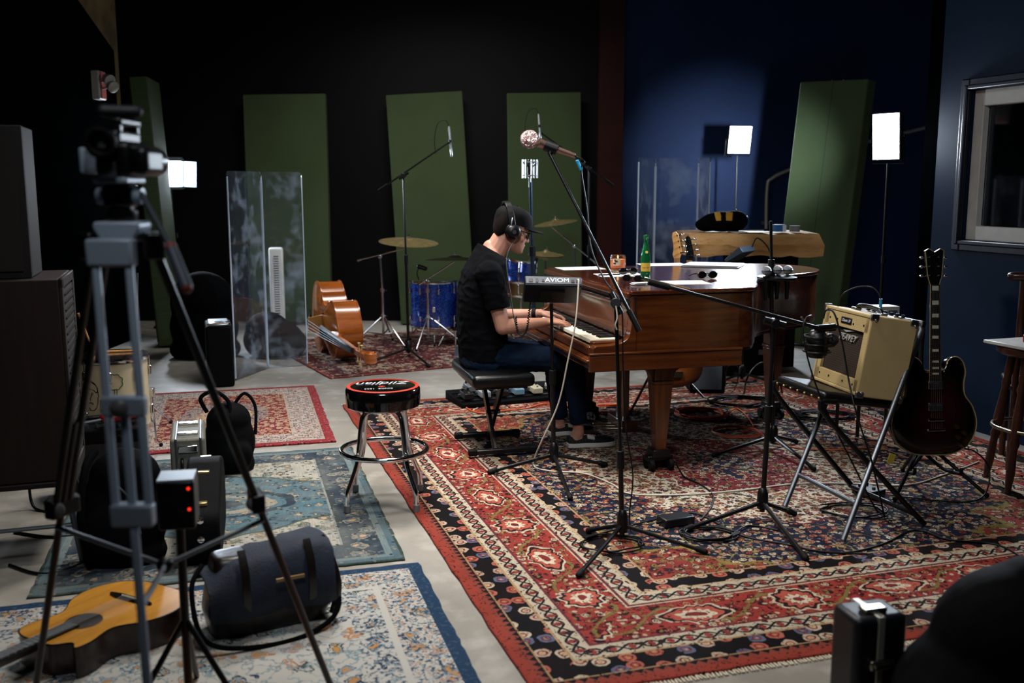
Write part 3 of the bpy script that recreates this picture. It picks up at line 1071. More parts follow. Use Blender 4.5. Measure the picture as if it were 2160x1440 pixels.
# hands
def hand(bb, wr, s_, fwd, up, curl, spread):
    fwd = fwd.normalized(); up = (up - fwd * up.dot(fwd)).normalized()
    lat = up.cross(fwd) * s_        # towards the thumb
    loc = lambda a, b, c: wr + fwd * a + lat * b + up * c
    loft(bb, [(loc(-0.02, 0, 0), lat * 0.027, up * 0.020), (loc(0.02, 0, 0.002), lat * 0.034, up * 0.018), (loc(0.06, 0.0, 0.004), lat * 0.042, up * 0.015), (loc(0.092, -0.001, 0.0), lat * 0.041, up * 0.0115)], 2.6, 14)
    for j, (b, ln, r) in enumerate(((0.031, 0.074, 0.0087), (0.0105, 0.084, 0.009), (-0.0105, 0.078, 0.0086), (-0.031, 0.060, 0.0078))):
        p0 = loc(0.086, b, 0.0); dirv = (fwd + lat * (b * spread)).normalized(); a = R(curl[j][0])
        rr = r
        for q, (fr_, da) in enumerate(((0.44, 0), (0.31, curl[j][1]), (0.25, curl[j][2]))):
            a += R(da)
            p1 = p0 + (dirv * math.cos(a) - up * math.sin(a)) * ln * fr_
            bb.cap2(p0, p1, rr, rr * 0.92, 10)
            p0 = p1; rr *= 0.92
    p0 = loc(0.018, 0.028, -0.006); p1 = loc(0.052, 0.056, -0.016); p2 = loc(0.082, 0.063, -0.024); p3 = loc(0.104, 0.062, -0.034)
    bb.cap2(p0, p1, 0.014, 0.0115, 10); bb.cap2(p1, p2, 0.011, 0.0098, 10); bb.cap2(p2, p3, 0.0098, 0.008, 10)
hand(bd, wri[1], 1, V((0.96, 0.22, -0.06)), V((0.08, -0.2, 1)), [(12, 22, 20), (6, 24, 22), (10, 26, 24), (16, 26, 24)], 4.0)
hand(bd, wri[-1], -1, V((0.97, 0.05, -0.10)), V((0.08, 0.15, 1)), [(10, 26, 24), (8, 24, 22), (8, 26, 24), (14, 26, 24)], 4.0)
# legs
for s_ in (1, -1):
    bd.cap2(hip[s_], kne[s_], 0.07, 0.05)
    bd.cap2(kne[s_], ank[s_], 0.045, 0.034)
    ft = ank[s_] + fd * 0.09 * (1 if s_ > 0 else 0.9); ft.z = 0.05
    bd.cap2(ank[s_] + V((0, 0, -0.02)), V((ank[s_].x, ank[s_].y, 0.055)) - fd * 0.02, 0.036, 0.034)
    bd.cap2(V((ank[s_].x, ank[s_].y, 0.055)), ft, 0.034, 0.030)
remeshed(bd, 'body', skin, person, 0.0042, 5)
# eyes and brows
eye = mat('eye_white', '#c9c2bc', 0.3)
for s_ in (-1, 1):
    B().sph(H3(0.083, s_ * 0.031, 0.004), 0.0115, 12, 8).build('eye', eye, person)
    B().tube([H3(0.103, s_ * 0.014, 0.022), H3(0.101, s_ * 0.032, 0.027), H3(0.084, s_ * 0.052, 0.022)], 0.004, 6).build('eyebrow', mat('brown_hair', '#120c09', 0.8, spec=0.1, bump=0.3, bscale=900), person)
# hair under the cap
hb = B()
hh = [(-0.052, -0.086, -0.055, 0.050), (-0.03, -0.096, -0.03, 0.066), (0.0, -0.105, -0.012, 0.0755), (0.035, -0.109, 0.01, 0.0785), (0.07, -0.106, 0.03, 0.076)]
hb.rings([ell(HM @ V(((a + b) / 2, 0, z)), HM.to_3x3() @ V(((b - a) / 2, 0, 0)), HM.to_3x3() @ V((0, w_, 0)), 24, 2.3) for z, a, b, w_ in hh])
for s_ in (-1, 1):
    hb.box(H3(0.028, s_ * 0.0715, 0.004), (0.016, 0.006, 0.05), rz=PA, ry=17)
hb.build('hair', MATS['brown_hair'], person, smooth=60)
# cap
cp = B()
cs_ = [(0.036, -0.110, 0.110, 0.080), (0.06, -0.113, 0.114, 0.082), (0.09, -0.110, 0.108, 0.080), (0.115, -0.095, 0.090, 0.068), (0.132, -0.066, 0.06, 0.048), (0.141, -0.02, 0.015, 0.015)]
cp.rings([ell(HM @ V(((a + b) / 2, 0, z)), HM.to_3x3() @ V(((b - a) / 2, 0, 0)), HM.to_3x3() @ V((0, w_, 0)), 28, 2.2) for z, a, b, w_ in cs_])
capm = mat('cap_twill', '#09090a', 0.8, spec=0.12, bump=0.3, bscale=250)
cap_ = cp.build('cap', capm, person, smooth=60)
br = B(); top, bot = [], []
for i in range(17):
    t = -1 + 2 * i / 16
    yy = t * 0.076
    fx = 0.108 - 0.055 * t * t
    top.append((fx, yy)); bot.append((0.112 + 0.082 * math.sqrt(max(0, 1 - abs(t) ** 3.2)), yy))
rg = []
for i in range(17):
    t = -1 + 2 * i / 16
    z_ = 0.044 - 0.010 * t * t
    a, b = top[i], bot[i]
    rg.append([H3(a[0], a[1], z_), H3(max(b[0], a[0] + .002), b[1], z_ - 0.004), H3(max(b[0], a[0] + .002), b[1], z_ - 0.008), H3(a[0], a[1], z_ - 0.005)])
br.rings(rg); br.build('brim', capm, cap_, smooth=50)
B().sph(H3(-0.003, 0, 0.142), 0.008, 10, 6).build('button', capm, cap_)
# glasses
gm = mat('glasses_black', '#0a0a0a', 0.2)
gl_ = B()
for s_ in (-1, 1):
    gl_.tube([H3(0.108 - 0.012 * abs(math.cos(t)) , s_ * 0.033 + 0.024 * math.cos(t), -0.002 + 0.017 * math.sin(t)) for t in [2 * math.pi * k / 16 for k in range(16)]], 0.003, 6, True)
    gl_.tube([H3(0.100, s_ * 0.058, 0.008), H3(0.06, s_ * 0.074, 0.010), H3(-0.005, s_ * 0.078, 0.014)], 0.0032, 6)
gl_.tube([H3(0.110, -0.009, 0.004), H3(0.113, 0, 0.007), H3(0.110, 0.009, 0.004)], 0.003, 6)
gl_.build('glasses', gm, person)
# t-shirt
ts = B()
loft(ts, [(hipC + V((-0.005, 0, -0.035)), fd * 0.132, sd * 0.185), (hipC + V((-0.008, 0, 0.06)), fd * 0.140, sd * 0.188), (hipC + V((-0.012, 0, 0.17)), fd * 0.138, sd * 0.182), (hipC + V((-0.018, 0, 0.28)), fd * 0.134, sd * 0.186), (V((-0.172, 5.76, 0.96)), fd * 0.134, sd * 0.200), (V((-0.160, 5.76, 1.05)), fd * 0.124, sd * 0.205), (V((-0.145, 5.762, 1.11)), fd * 0.105, sd * 0.185), (V((-0.130, 5.764, 1.150)), fd * 0.088 - UP * 0.025, sd * 0.135), (V((-0.118, 5.764, 1.172)), fd * 0.077 - UP * 0.045, sd * 0.090)], 2.4, 28)
for s_ in (1, -1):
    e_ = sh[s_].lerp(elb[s_], 0.66)
    ts.cap2(sh[s_] + (hipC - sh[s_]) * 0.02 - V((0.01, 0, 0.0)), sh[s_], 0.072, 0.074)
    x_, y_, d_ = basis(e_ - sh[s_])
    L_ = (e_ - sh[s_]).length
    ts.lathe([(0.001, -0.06), (0.05, -0.05), (0.070, -0.02), (0.074, 0.02), (0.072, L_ * 0.5), (0.070, L_ * 0.9), (0.069, L_), (0.001, L_)], 18, sh[s_], e_ - sh[s_])
wrinkle(remeshed(ts, 't_shirt', tee, person, 0.0055, 7), 0.011, (7, 7, 13))
# jeans
jn = B()
loft(jn, [(hipC + V((0, 0, -0.105)), fd * 0.10, sd * 0.165), (hipC + V((-0.01, 0, -0.06)), fd * 0.130, sd * 0.182), (hipC + V((-0.012, 0, 0.02)), fd * 0.122, sd * 0.178)], 2.6, 24)
for s_ in (1, -1):
    jn.cap2(hip[s_] + fd * 0.03 - UP * 0.005, hip[s_].lerp(kne[s_], 0.5) - UP * 0.004, 0.093, 0.082)
    jn.cap2(hip[s_].lerp(kne[s_], 0.5) - UP * 0.004, kne[s_], 0.082, 0.066)
    e_ = ank[s_] + UP * 0.035
    L_ = (e_ - kne[s_]).length
    jn.lathe([(0.001, -0.064), (0.035, -0.055), (0.058, -0.03), (0.066, 0.02), (0.064, 0.10), (0.062, L_ * 0.45), (0.055, L_ * 0.75), (0.050, L_), (0.001, L_)], 20, kne[s_], e_ - kne[s_])
wrinkle(remeshed(jn, 'jeans', denim, person, 0.0055, 6), 0.008, (13, 8, 13), 4.0)
# shoes
m, p, x, y, z, o = shader('checker_canvas', 0.8)
ck = ((x * 55).fr() > 0.5) + ((y * 55).fr() > 0.5)
setcol(p, xmix((ck - 1.0).abs() > 0.5, '#0a0a0b', '#1e1f21'))
checker = m
sole_m = mat('sole_white', '#c4c2bc', 0.6)
for s_, aa_ in ((1, PA - 2), (-1, PA + 2)):
    SM = TR((ank[s_].x - 0.065 * math.cos(R(aa_)), ank[s_].y - 0.065 * math.sin(R(aa_)), 0.0125), aa_)
    st = [(0.0, 0.028, 0.060), (0.03, 0.036, 0.066), (0.09, 0.036, 0.072), (0.14, 0.042, 0.066), (0.19, 0.049, 0.054), (0.24, 0.045, 0.048), (0.275, 0.030, 0.042), (0.288, 0.012, 0.036)]
    u_ = B(SM); u_.rings([[V((a, -w_, 0.018)), V((a, -w_ * 0.98, 0.018 + (h_ - 0.018) * 0.5)), V((a, -w_ * 0.6, h_ * 0.97)), V((a, 0, h_)), V((a, w_ * 0.6, h_ * 0.97)), V((a, w_ * 0.98, 0.018 + (h_ - 0.018) * 0.5)), V((a, w_, 0.018))] for a, w_, h_ in st])
    shoe = u_.build('shoe', checker, person, smooth=70)
    sl = B(SM); sl.rings([[V((a + (0.004 if a > .2 else -0.004 if a < .02 else 0), -w_ - 0.004, 0.0)), V((a + (0.004 if a > .2 else -0.004 if a < .02 else 0), -w_ - 0.004, 0.026)), V((a, w_ + 0.004, 0.026)), V((a, w_ + 0.004, 0.0))] for a, w_, h_ in st])
    so = sl.build('sole', sole_m, shoe, smooth=40, bevel=0.003)
    so['label'] = 'white rubber sole'
    b_ = B(SM); b_.box((0.135, -0.030, 0.058), (0.045, 0.03, 0.012), rx=25, ry=12); b_.build('side_tab', sole_m, shoe, bevel=0.003)
# wrist watch
wd = (wri[-1] - elb[-1]).normalized()
wp = wri[-1] - wd * 0.035
B().lathe([(0.031, -0.012), (0.035, -0.012), (0.035, 0.012), (0.031, 0.012)], 20, wp, wd).build('watch_strap', black_rubber, person)
# headphones
hp = thing('headphones', 'black over-ear headphones worn over the cap of the man', 'headphones', (headC.x, headC.y, headC.z - 0.05), PA)
HP = TR(headC + V((-0.012, 0, 0)), PA) @ TR(ry=-2)
arc = []
for k in range(21):
    t = math.pi * k / 20
    arc.append(HP @ V((-0.008 * math.sin(t), -0.098 * math.cos(t), 0.02 + 0.140 * math.sin(t))))
bnd = B()
rgs = []
for k, q in enumerate(arc):
    t = math.pi * k / 20
    nrm = HP.to_3x3() @ V((0, -math.cos(t), math.sin(t))); wv = HP.to_3x3() @ V((0.019, 0, 0))
    th_ = 0.009 if 4 < k < 16 else 0.005
    rgs.append([q - wv - nrm * th_ * .3, q + wv - nrm * th_ * .3, q + wv + nrm * th_, q - wv + nrm * th_])
bnd.rings(rgs); bnd.build('headband', black_vinyl, hp, smooth=60, bevel=0.003)
for s_ in (-1, 1):
    cup = B()
    ax_ = HP.to_3x3() @ V((0, s_, 0))
    cup.lathe([(0.01, 0.0), (0.040, 0.002), (0.044, 0.008), (0.042, 0.018), (0.030, 0.030), (0.012, 0.033), (0.001, 0.033)], 24, HP @ V((0.004, s_ * 0.088, -0.006)), ax_)
    cu = cup.build('ear_cup', black_plastic, hp, smooth=60)
    pd = B(); pd.lathe([(0.022, -0.006), (0.044, -0.008), (0.049, 0.0), (0.044, 0.008), (0.022, 0.008)], 24, HP @ V((0.004, s_ * 0.086, -0.006)), ax_)
    pd.build('ear_pad', black_vinyl, cu, smooth=70)
    B().tube([HP @ V((-0.012, s_ * 0.104, 0.02)), HP @ V((-0.008, s_ * 0.106, 0.05)), HP @ V((0.0, s_ * 0.1, 0.075))], 0.004, 6).build('yoke', steel, cu)
    B().lathe([(0.012, 0), (0.012, 0.002), (0.001, 0.002)], 16, HP @ V((0.004, s_ * 0.121, -0.006)), ax_).build('cup_badge', dull_steel, cu)
# ================================================================== light fixtures
RZ = 0.0127
led_face = mat('led_face', '#ffffff', 0.5, emit='#e8f1ff', estr=30)


def light_stand(par, base, top, spread=0.42, rot=30, fz=0.015):
    b_ = B(); b_.cyl((base.x, base.y, 0.12), top, 0.012, 0.009, 10); b_.build('pole', black_metal, par)
    b_ = B(); b_.cyl((base.x, base.y, 0.42), (base.x, base.y, 0.47), 0.02, n=10); b_.build('leg_collar', black_plastic, par)
    b_ = B(); b_.cyl((base.x, base.y, 1.0), (base.x, base.y, 1.05), 0.018, n=10); b_.build('height_collar', black_plastic, par)
    for k in range(3):
        a = R(rot + 120 * k)
        f_ = V((base.x + spread * math.cos(a), base.y + spread * math.sin(a), fz))
        l_ = B(); l_.cyl((base.x, base.y, 0.44), f_, 0.009, n=8); lo = l_.build('leg', black_metal, par)
        B().sph(f_, 0.0145, 8, 6).build('rubber_foot', black_rubber, lo)
        B().cyl((base.x, base.y, 0.14), V((base.x, base.y, 0.44)).lerp(f_, 0.55), 0.006, n=6).build('brace', black_metal, lo)


def led_panel(label, c, nrm, w_, h_, power, doors, base_off=(0, 0.05), two=0):
    nrm = V(nrm).normalized()
    root = thing('led_light', label, 'studio light', (c.x + base_off[0], c.y + base_off[1], 0), group=None)
    side = UP.cross(nrm).normalized(); up = nrm.cross(side)
    Mx = Matrix(((side.x, up.x, nrm.x, c.x), (side.y, up.y, nrm.y, c.y), (side.z, up.z, nrm.z, c.z), (0, 0, 0, 1)))
    B(Mx).box((0, 0, -0.025), (w_ + 0.02, h_ + 0.02, 0.04)).build('housing', black_plastic, root, bevel=0.004)
    f_ = B(Mx).box((0, 0, -0.002), (w_, h_, 0.006)).build('diffuser', led_face, root, smooth=0)
    f_['label'] = 'glowing white diffuser'
    alu = mat('barn_door', '#5c6670', 0.5)
    for d in doors:
        if d == 'top':
            B(Mx).box((0, h_ / 2 + 0.02, 0.035), (w_, 0.003, 0.09), rx=20).build('barn_door', alu, root)
        if d == 'bottom':
            B(Mx).box((0, -h_ / 2 - 0.02, 0.035), (w_, 0.003, 0.09), rx=-20).build('barn_door', alu, root)
        if d == 'left':
            B(Mx).box((-w_ / 2 - 0.02, 0, 0.05), (0.003, h_, 0.12), ry=-28).build('barn_door', alu, root)
        if d == 'right':
            B(Mx).box((w_ / 2 + 0.06, 0, 0.045), (0.003, h_, 0.15), ry=52).build('barn_door', alu, root)
    for s_ in (-1, 1):
        B(Mx).cyl((s_ * (w_ / 2 + 0.012), 0, -0.03), (s_ * (w_ / 2 + 0.03), 0, -0.03), 0.012, n=10).build('tilt_knob', black_plastic, root)
    B(Mx).tube([V((-w_ / 2 - 0.02, 0, -0.03)), V((-w_ / 2 - 0.02, -h_ / 2 - 0.03, -0.03)), V((w_ / 2 + 0.02, -h_ / 2 - 0.03, -0.03)), V((w_ / 2 + 0.02, 0, -0.03))], 0.006, 6).build('yoke', black_metal, root)
    base = V((c.x + base_off[0], c.y + base_off[1], 0))
    light_stand(root, base, Mx @ V((0, -h_ / 2 - 0.03, -0.03)), fz=0.028 if two else 0.015)
    l = bpy.data.lights.new('led_light_source', 'AREA'); l.shape = 'RECTANGLE'; l.size, l.size_y = w_, h_; l.energy = power; l.color = (0.78, 0.88, 1.0)
    lo = bpy.data.objects.new('led_light_source', l); col.objects.link(lo)
    lo.matrix_world = Mx @ TR((0, 0, 0.012)) @ Euler((math.pi, 0, 0)).to_matrix().to_4x4()
    if two:  # glowing back and beam are added, only to brighten the blue wall
        f_ = B(Mx).box((0, 0, -0.048), (w_, h_, 0.006)).build('added_back_glow', led_face, root, smooth=0)
        l = bpy.data.lights.new('led_light_source', 'AREA'); l.shape = 'RECTANGLE'; l.size, l.size_y = w_, h_; l.energy = two; l.color = (0.78, 0.88, 1.0)
        lo = bpy.data.objects.new('led_light_source', l); col.objects.link(lo)  # added beam, stands in for light thrown off the acrylic shield
        l.spread = R(30)
        pz = Mx @ V((0, 0, -0.06)); lo.location = pz; lo.rotation_euler = (V((2.28, 11.35, 1.75)) - pz).to_track_quat('-Z', 'Y').to_euler()
    return root


LEDL = D(363, 366, 10.5)
LEDM = D(1561, 295, 10.6)
LEDR = D(1868, 288, 7.05)
led_panel('led panel with barn doors beside the leaning green side panel', LEDL, (0.62, -0.76, -0.12), 0.21, 0.265, 85, ('top', 'bottom', 'right'))
led_panel('square led panel on a stand before the blue wall', LEDM, (0.22, -0.95, -0.16), 0.24, 0.275, 95, (), (0.0, 0.05))
led_panel('tall led panel with an added glowing back beside the control room corner', LEDR, (-0.80, -0.59, -0.10), 0.20, 0.31, 85, (), (0.05, 0.04), two=20)

# ================================================================== chrome bar stool
stool = thing('bar_stool', 'round black vinyl bar stool with chrome legs and red seat stripe', 'stool', (-0.625, 4.725, 0))
gloss_black = mat('gloss_black_vinyl', '#070708', 0.12, coat=0.5)
seatz = 0.59
s_ = B(); s_.lathe([(0.02, -0.10), (0.165, -0.10), (0.178, -0.09), (0.181, -0.05), (0.180, -0.012), (0.172, -0.002), (0.14, 0.004), (0.0, 0.006)], 48, (0, 0, seatz)); seat = s_.build('seat', gloss_black, stool, local=True, smooth=40)
s_ = B(); s_.lathe([(0.172, -0.0015), (0.1735, 0.0018), (0.165, 0.004), (0.160, 0.0045), (0.1595, 0.001)], 64, (0, 0, seatz)); st_ = s_.build('seat_stripe', mat('stripe_red', '#a8382c', 0.3), seat, local=True)
st_['label'] = 'red stripe around the seat top'


def text_obj(name, body, size, M, mt, parent, shear=0.0, ext=0.0006, align='CENTER', sx=1.0):
    c_ = bpy.data.curves.new(name, 'FONT')
    c_.body = body; c_.size = size; c_.shear = shear; c_.extrude = ext; c_.align_x = align; c_.align_y = 'CENTER'
    t_ = bpy.data.objects.new(name, c_)
    col.objects.link(t_)
    dg = bpy.context.evaluated_depsgraph_get()
    me = bpy.data.meshes.new_from_object(t_.evaluated_get(dg))
    bpy.data.objects.remove(t_)
    me.transform(Matrix.Diagonal((sx, 1, 1, 1)))
    me.transform(M if parent is None else WM[parent].inverted() @ M)
    me.materials.clear(); me.materials.append(mt)
    o_ = bpy.data.objects.new(name, me); col.objects.link(o_)
    if parent is not None:
        o_.parent = parent
    WM[o_] = WM[parent] if parent is not None else Matrix()
    return o_


silver_print = mat('silver_print', '#b9bcc0', 0.35)
SMt = WM[stool]
text_obj('seat_lettering', 'Zildjian', 0.088, SMt @ TR((0.0, 0.035, seatz + 0.0072), 190), silver_print, seat, 0.35)
text_obj('seat_lettering', 'SINCE  1623', 0.026, SMt @ TR((-0.008, -0.095, seatz + 0.0066), 190), silver_print, seat)
b_ = B(SMt)
for k in range(9):
    a = 2 * math.pi * k / 9
    b_.box((-0.0 + 0.012 * math.cos(a), -0.045 + 0.012 * math.sin(a), seatz + 0.0068), (0.012, 0.004, 0.001), rz=math.degrees(a))
b_.lathe([(0.006, 0), (0.008, 0.0), (0.008, 0.001), (0.006, 0.001)], 20, (0, -0.045, seatz + 0.0064))
b_.build('seat_emblem', MATS['stripe_red'], seat)
for k in range(4):
    a = R(45 + 90 * k + 2)
    cx, sx_ = math.cos(a), math.sin(a)
    pl = [(0.02, 0.478), (0.06, 0.478), (0.10, 0.474), (0.125, 0.455), (0.137, 0.42), (0.15, 0.33), (0.165, 0.24), (0.205, 0.15), (0.228, 0.10), (0.232, 0.02)]
    t_ = B(); t_.tube(spl([(r * cx, r * sx_, z) for r, z in pl], 5), 0.0125, 12); lo = t_.build('leg', chrome, stool, local=True, smooth=60)
    B().lathe([(0.014, 0.0128), (0.0155, 0.0128), (0.0155, 0.045), (0.013, 0.047)], 14, (0.232 * cx, 0.232 * sx_, 0)).build('rubber_foot', mat('grey_rubber', '#5d5f60', 0.6), lo, local=True)
t_ = B(); t_.tube([(0.208 * math.cos(R(q)), 0.208 * math.sin(R(q)), 0.275) for q in range(0, 360, 6)], 0.0125, 12, True); t_.build('foot_ring', chrome, stool, local=True, smooth=60)
for k in range(4):
    a = R(45 + 90 * k + 2)
    B().cyl((0.155 * math.cos(a), 0.155 * math.sin(a), 0.275), (0.2 * math.cos(a), 0.2 * math.sin(a), 0.275), 0.006, n=8).build('ring_bolt', chrome, stool, local=True)
B().lathe([(0.09, 0.482), (0.09, 0.488), (0.02, 0.489)], 24).build('swivel_plate', black_metal, stool, local=True)

# ================================================================== microphone stands
def mic_stand(label, base, top, feet, boom=None, r=0.0105, hubz=0.10, group=None, tip=None, boom_r=0.007, mt=None, z0=RZ, clutch=True, mid=None):
    mt = mt or black_metal
    root = thing('microphone_stand', label, 'mic stand', (base[0], base[1], 0), group=group)
    base = V((base[0], base[1], z0)); top = V(top)
    dirp = (top - V((base.x, base.y, hubz))).normalized()
    md = V((base.x, base.y, hubz)).lerp(top, mid or 0.52)
    B().cyl(V((base.x, base.y, hubz - 0.06)), md, r, n=12).build('lower_tube', mt, root)
    B().cyl(md, top, r * 0.72, n=12).build('upper_tube', mt, root)
    B().cyl(md - dirp * 0.05, md + dirp * 0.03, r * 1.55, n=14).build('height_clutch', black_plastic, root, bevel=0.002)
    B().lathe([(r, -0.05), (r * 2, -0.045), (r * 2.2, -0.02), (r * 2, 0.03), (r * 1.4, 0.05), (r, 0.055)], 14, (base.x, base.y, hubz)).build('base_hub', black_plastic, root)
    for f in feet:
        f = V((f[0], f[1], z0 + 0.012))
        l_ = B(); l_.cyl((base.x, base.y, hubz - 0.015), f, r * 0.85, r * 0.8, 8); lo = l_.build('leg', mt, root)
        dd = (f - V((base.x, base.y, hubz))).normalized()
        B().cap2(f - dd * 0.035, f - dd * 0.002, r * 1.15, r * 1.12, 10).build('rubber_foot', black_rubber, lo)
    if boom:
        p0, p1 = V(boom[0]), V(boom[1])
        db = (p1 - p0).normalized()
        B().cyl(p0, p1, boom_r, n=10).build('boom_arm', mt, root)
        B().cyl(p0 - db * 0.01, p0 + db * 0.09, boom_r * 1.7, n=10).build('counterweight', black_rubber, root)
        n_ = db.cross(V((0, 1, 0)) if abs(db.y) < 0.8 else V((1, 0, 0))).normalized()
        sx_ = db.cross(n_)
        B().cyl(top - sx_ * 0.025, top + sx_ * 0.03, 0.022, n=16).build('boom_clutch', black_plastic, root, bevel=0.003)
        B().cyl(top - db * 0.05, top + db * 0.05, boom_r * 1.9, n=12).build('boom_sleeve', black_plastic, root)
    return root


def handheld_mic(name, label, tail, head, ball_r, body_m, ball_m, group=None, ring=True, base=None):
    tail, head = V(tail), V(head)
    d = (head - tail).normalized(); L = (head - tail).length
    root = thing(name, label, 'microphone', base or tail, group=group)
    B().lathe([(0.006, 0), (0.0105, 0.004), (0.0115, 0.03), (0.0155, L * 0.62), (0.0185, L - ball_r * 1.5), (0.021, L - ball_r * 1.1), (0.01, L - ball_r)], 18, tail, d).build('handle', body_m, root)
    g = B(); prof = []
    for k in range(13):
        t = math.pi * (0.08 + 0.92 * k / 12)
        prof.append((max(ball_r * math.sin(t), 0.001), -ball_r * math.cos(t)))
    g.lathe(prof, 22, head, d); go = g.build('grille', ball_m, root, smooth=60)
    if ring:
        B().lathe([(ball_r * 0.99, -0.004), (ball_r * 1.05, -0.003), (ball_r * 1.05, 0.003), (ball_r * 0.99, 0.004)], 22, head, d).build('grille_band', steel, go)
    return root


m, p, x, y, z, o = shader('rhinestone', 0.12, 0.7)
d_, a_, b_c = xvor(o, 150)
setcol(p, xmix(a_, '#b98a8c', '#f0dada')); 
vn_ = X.nt.nodes.new('ShaderNodeTexVoronoi'); vn_.inputs['Scale'].default_value = 170; X.nt.links.new(o, vn_.inputs['Vector'])
bp = X.nt.nodes.new('ShaderNodeBump'); bp.inputs['Strength'].default_value = 1.0; bp.inputs['Distance'].default_value = 0.01
X.nt.links.new(vn_.outputs['Distance'], bp.inputs['Height']); X.nt.links.new(bp.outputs[0], p.inputs['Normal'])
rhine = m
mesh_grille = mat('mic_grille', '#8f9397', 0.42, 0.85, bump=1.0, bscale=700)
rose_metal = mat('rose_metal', '#a98a80', 0.25, 0.9)

# vocal microphone stand before the piano
vb = F(1312, 1140, RZ)
vtop = D(1299, 640, vb.y + 0.03)
bo0 = D(1346, 694, vb.y - 0.02); bo1 = D(1160, 325, vb.y + 0.16)
mic_stand('tall black boom stand carrying the sparkling vocal microphone', vb, vtop, [F(1220, 1219, RZ), F(1488, 1169, RZ), F(1240, 1124, RZ)], (bo0, bo1), 0.0115, mid=0.30)
mh, mt_ = D(1117, 294, vb.y + 0.17), D(1214, 329, vb.y + 0.17)
handheld_mic('vocal_microphone', 'vocal microphone with a sparkling rhinestone grille', mt_, mh, 0.040, rose_metal, rhine, ring=False)
clipr = thing('microphone_clip', 'black clip holding the sparkling vocal microphone', 'mic clip', bo1)
B().cyl(D(1149, 306, vb.y + 0.17), D(1175, 316, vb.y + 0.17), 0.024, n=14, cap=False).build('clip_jaw', black_plastic, clipr)
B().cyl(bo1, D(1162, 313, vb.y + 0.17), 0.012, n=10).build('clip_post', black_plastic, clipr)

# amp boom stand
ab = F(1607, 1090, RZ)
atop = D(1634, 681, ab.y + 0.02)
mic_stand('black boom stand whose arm reaches to the tweed amplifier', ab, atop, [F(1446, 1122, RZ), F(1700, 1183, RZ), F(1676, 1088, RZ)], (D(1372, 595, ab.y + 0.02), D(1728, 692, ab.y + 0.02)), 0.0125, boom_r=0.009, mid=0.5)
amic = thing('amp_microphone', 'bulky black condenser microphone aimed at the amplifier grille', 'microphone', D(1728, 700, ab.y + 0.02))
ac = D(1724, 722, ab.y + 0.05)
b_ = B(); b_.lathe([(0.001, -0.075), (0.035, -0.07), (0.048, -0.05), (0.050, 0.0), (0.046, 0.03), (0.03, 0.055), (0.001, 0.06)], 22, ac); b_.build('body', black_plastic, amic, smooth=50)
b_ = B(); b_.lathe([(0.001, 0.04), (0.03, 0.045), (0.034, 0.075), (0.02, 0.098), (0.001, 0.10)], 18, ac, (0.85, 0.2, 0.1)); b_.build('grille', mat('dark_grille', '#1d2228', 0.4, 0.6, bump=1, bscale=500), amic)
for k in range(3):
    b_ = B(); b_.tube([ac + V((0.062 * math.cos(R(q)), 0.062 * math.sin(R(q)), -0.04 + 0.035 * k)) for q in range(0, 360, 20)], 0.004, 6, True); b_.build('shock_ring', black_metal, amic)
B().cyl(D(1722, 693, ab.y + 0.03), D(1760, 690, ab.y + 0.06), 0.018, n=12).build('swivel', black_metal, amic)
B().cyl(D(1690, 668, ab.y + 0.02), D(1705, 690, ab.y + 0.02), 0.005, n=8).build('thumb_screw', steel, amic)

# microphone caddy stand behind the piano's near side
cb_ = F(1630, 944, RZ)
ctop = D(1626, 466, cb_.y)
cst = mic_stand('straight black stand with a round microphone tray', cb_, ctop, [F(1504, 964, RZ), F(1717, 993, RZ), F(1680, 935, RZ)], None, 0.0125, mid=0.80)
tz = D(1637, 585, cb_.y).z
tc_ = V((D(1637, 585, cb_.y).x, cb_.y - 0.02, tz))
b_ = B(); b_.lathe([(0.001, -0.01), (0.10, -0.012), (0.112, -0.006), (0.112, 0.006), (0.10, 0.01), (0.001, 0.010)], 30, tc_); b_.build('tray', black_plastic, cst)
B().cyl(tc_ + V((-0.03, 0.02, -0.05)), tc_ + V((-0.03, 0.02, 0.05)), 0.024, n=14).build('tray_clamp', black_plastic, cst)
for k, (u, v, o_) in enumerate(((1617, 573, -0.06), (1641, 568, 0.0), (1662, 569, 0.0), (1627, 562, 0.05))):
    hd = D(u, v, cb_.y + o_ - 0.02)
    hd.z = tz + 0.045
    handheld_mic('handheld_microphone', 'silver ball microphone parked in the round tray ahead of the pole' if k < 3 else 'silver ball microphone parked behind the other three beside the pole', hd - V((0, 0, 0.17)), hd, 0.0275, black_metal, mesh_grille, group='microphones parked in the tray')

# ================================================================== personal mixer on its stand
xb = F(1168, 985, RZ)
xtop = D(1163, 640, xb.y)
mic_stand('short black stand under the personal mixer', xb, xtop, [F(1032, 1000, RZ), F(1278, 984, RZ), F(1203, 1055, RZ)], None, 0.0125, mid=0.52)
mx = D(1164, 613, xb.y - 0.0)
mixm = TR(mx) @ TR(rx=-38) @ TR(rz=3)
mix = thing('personal_mixer', 'dark blue personal mixer console on a short stand', 'mixer', M=mixm)
dark_blue = mat('mixer_case', '#0a111c', 0.45, spec=0.2)
prof = [(-0.095, -0.03), (0.095, -0.02), (0.095, 0.012), (-0.06, 0.030), (-0.095, 0.030)]
b_ = B(); b_.rings([[V((-0.152, a, z)) for a, z in prof], [V((0.152, a, z)) for a, z in prof]]); b_.build('case', dark_blue, mix, local=True, bevel=0.006)
B().box((0, -0.0965, 0.004), (0.29, 0.004, 0.044)).build('back_panel', mat('mixer_panel', '#3c444e', 0.5), mix, local=True, bevel=0.001)
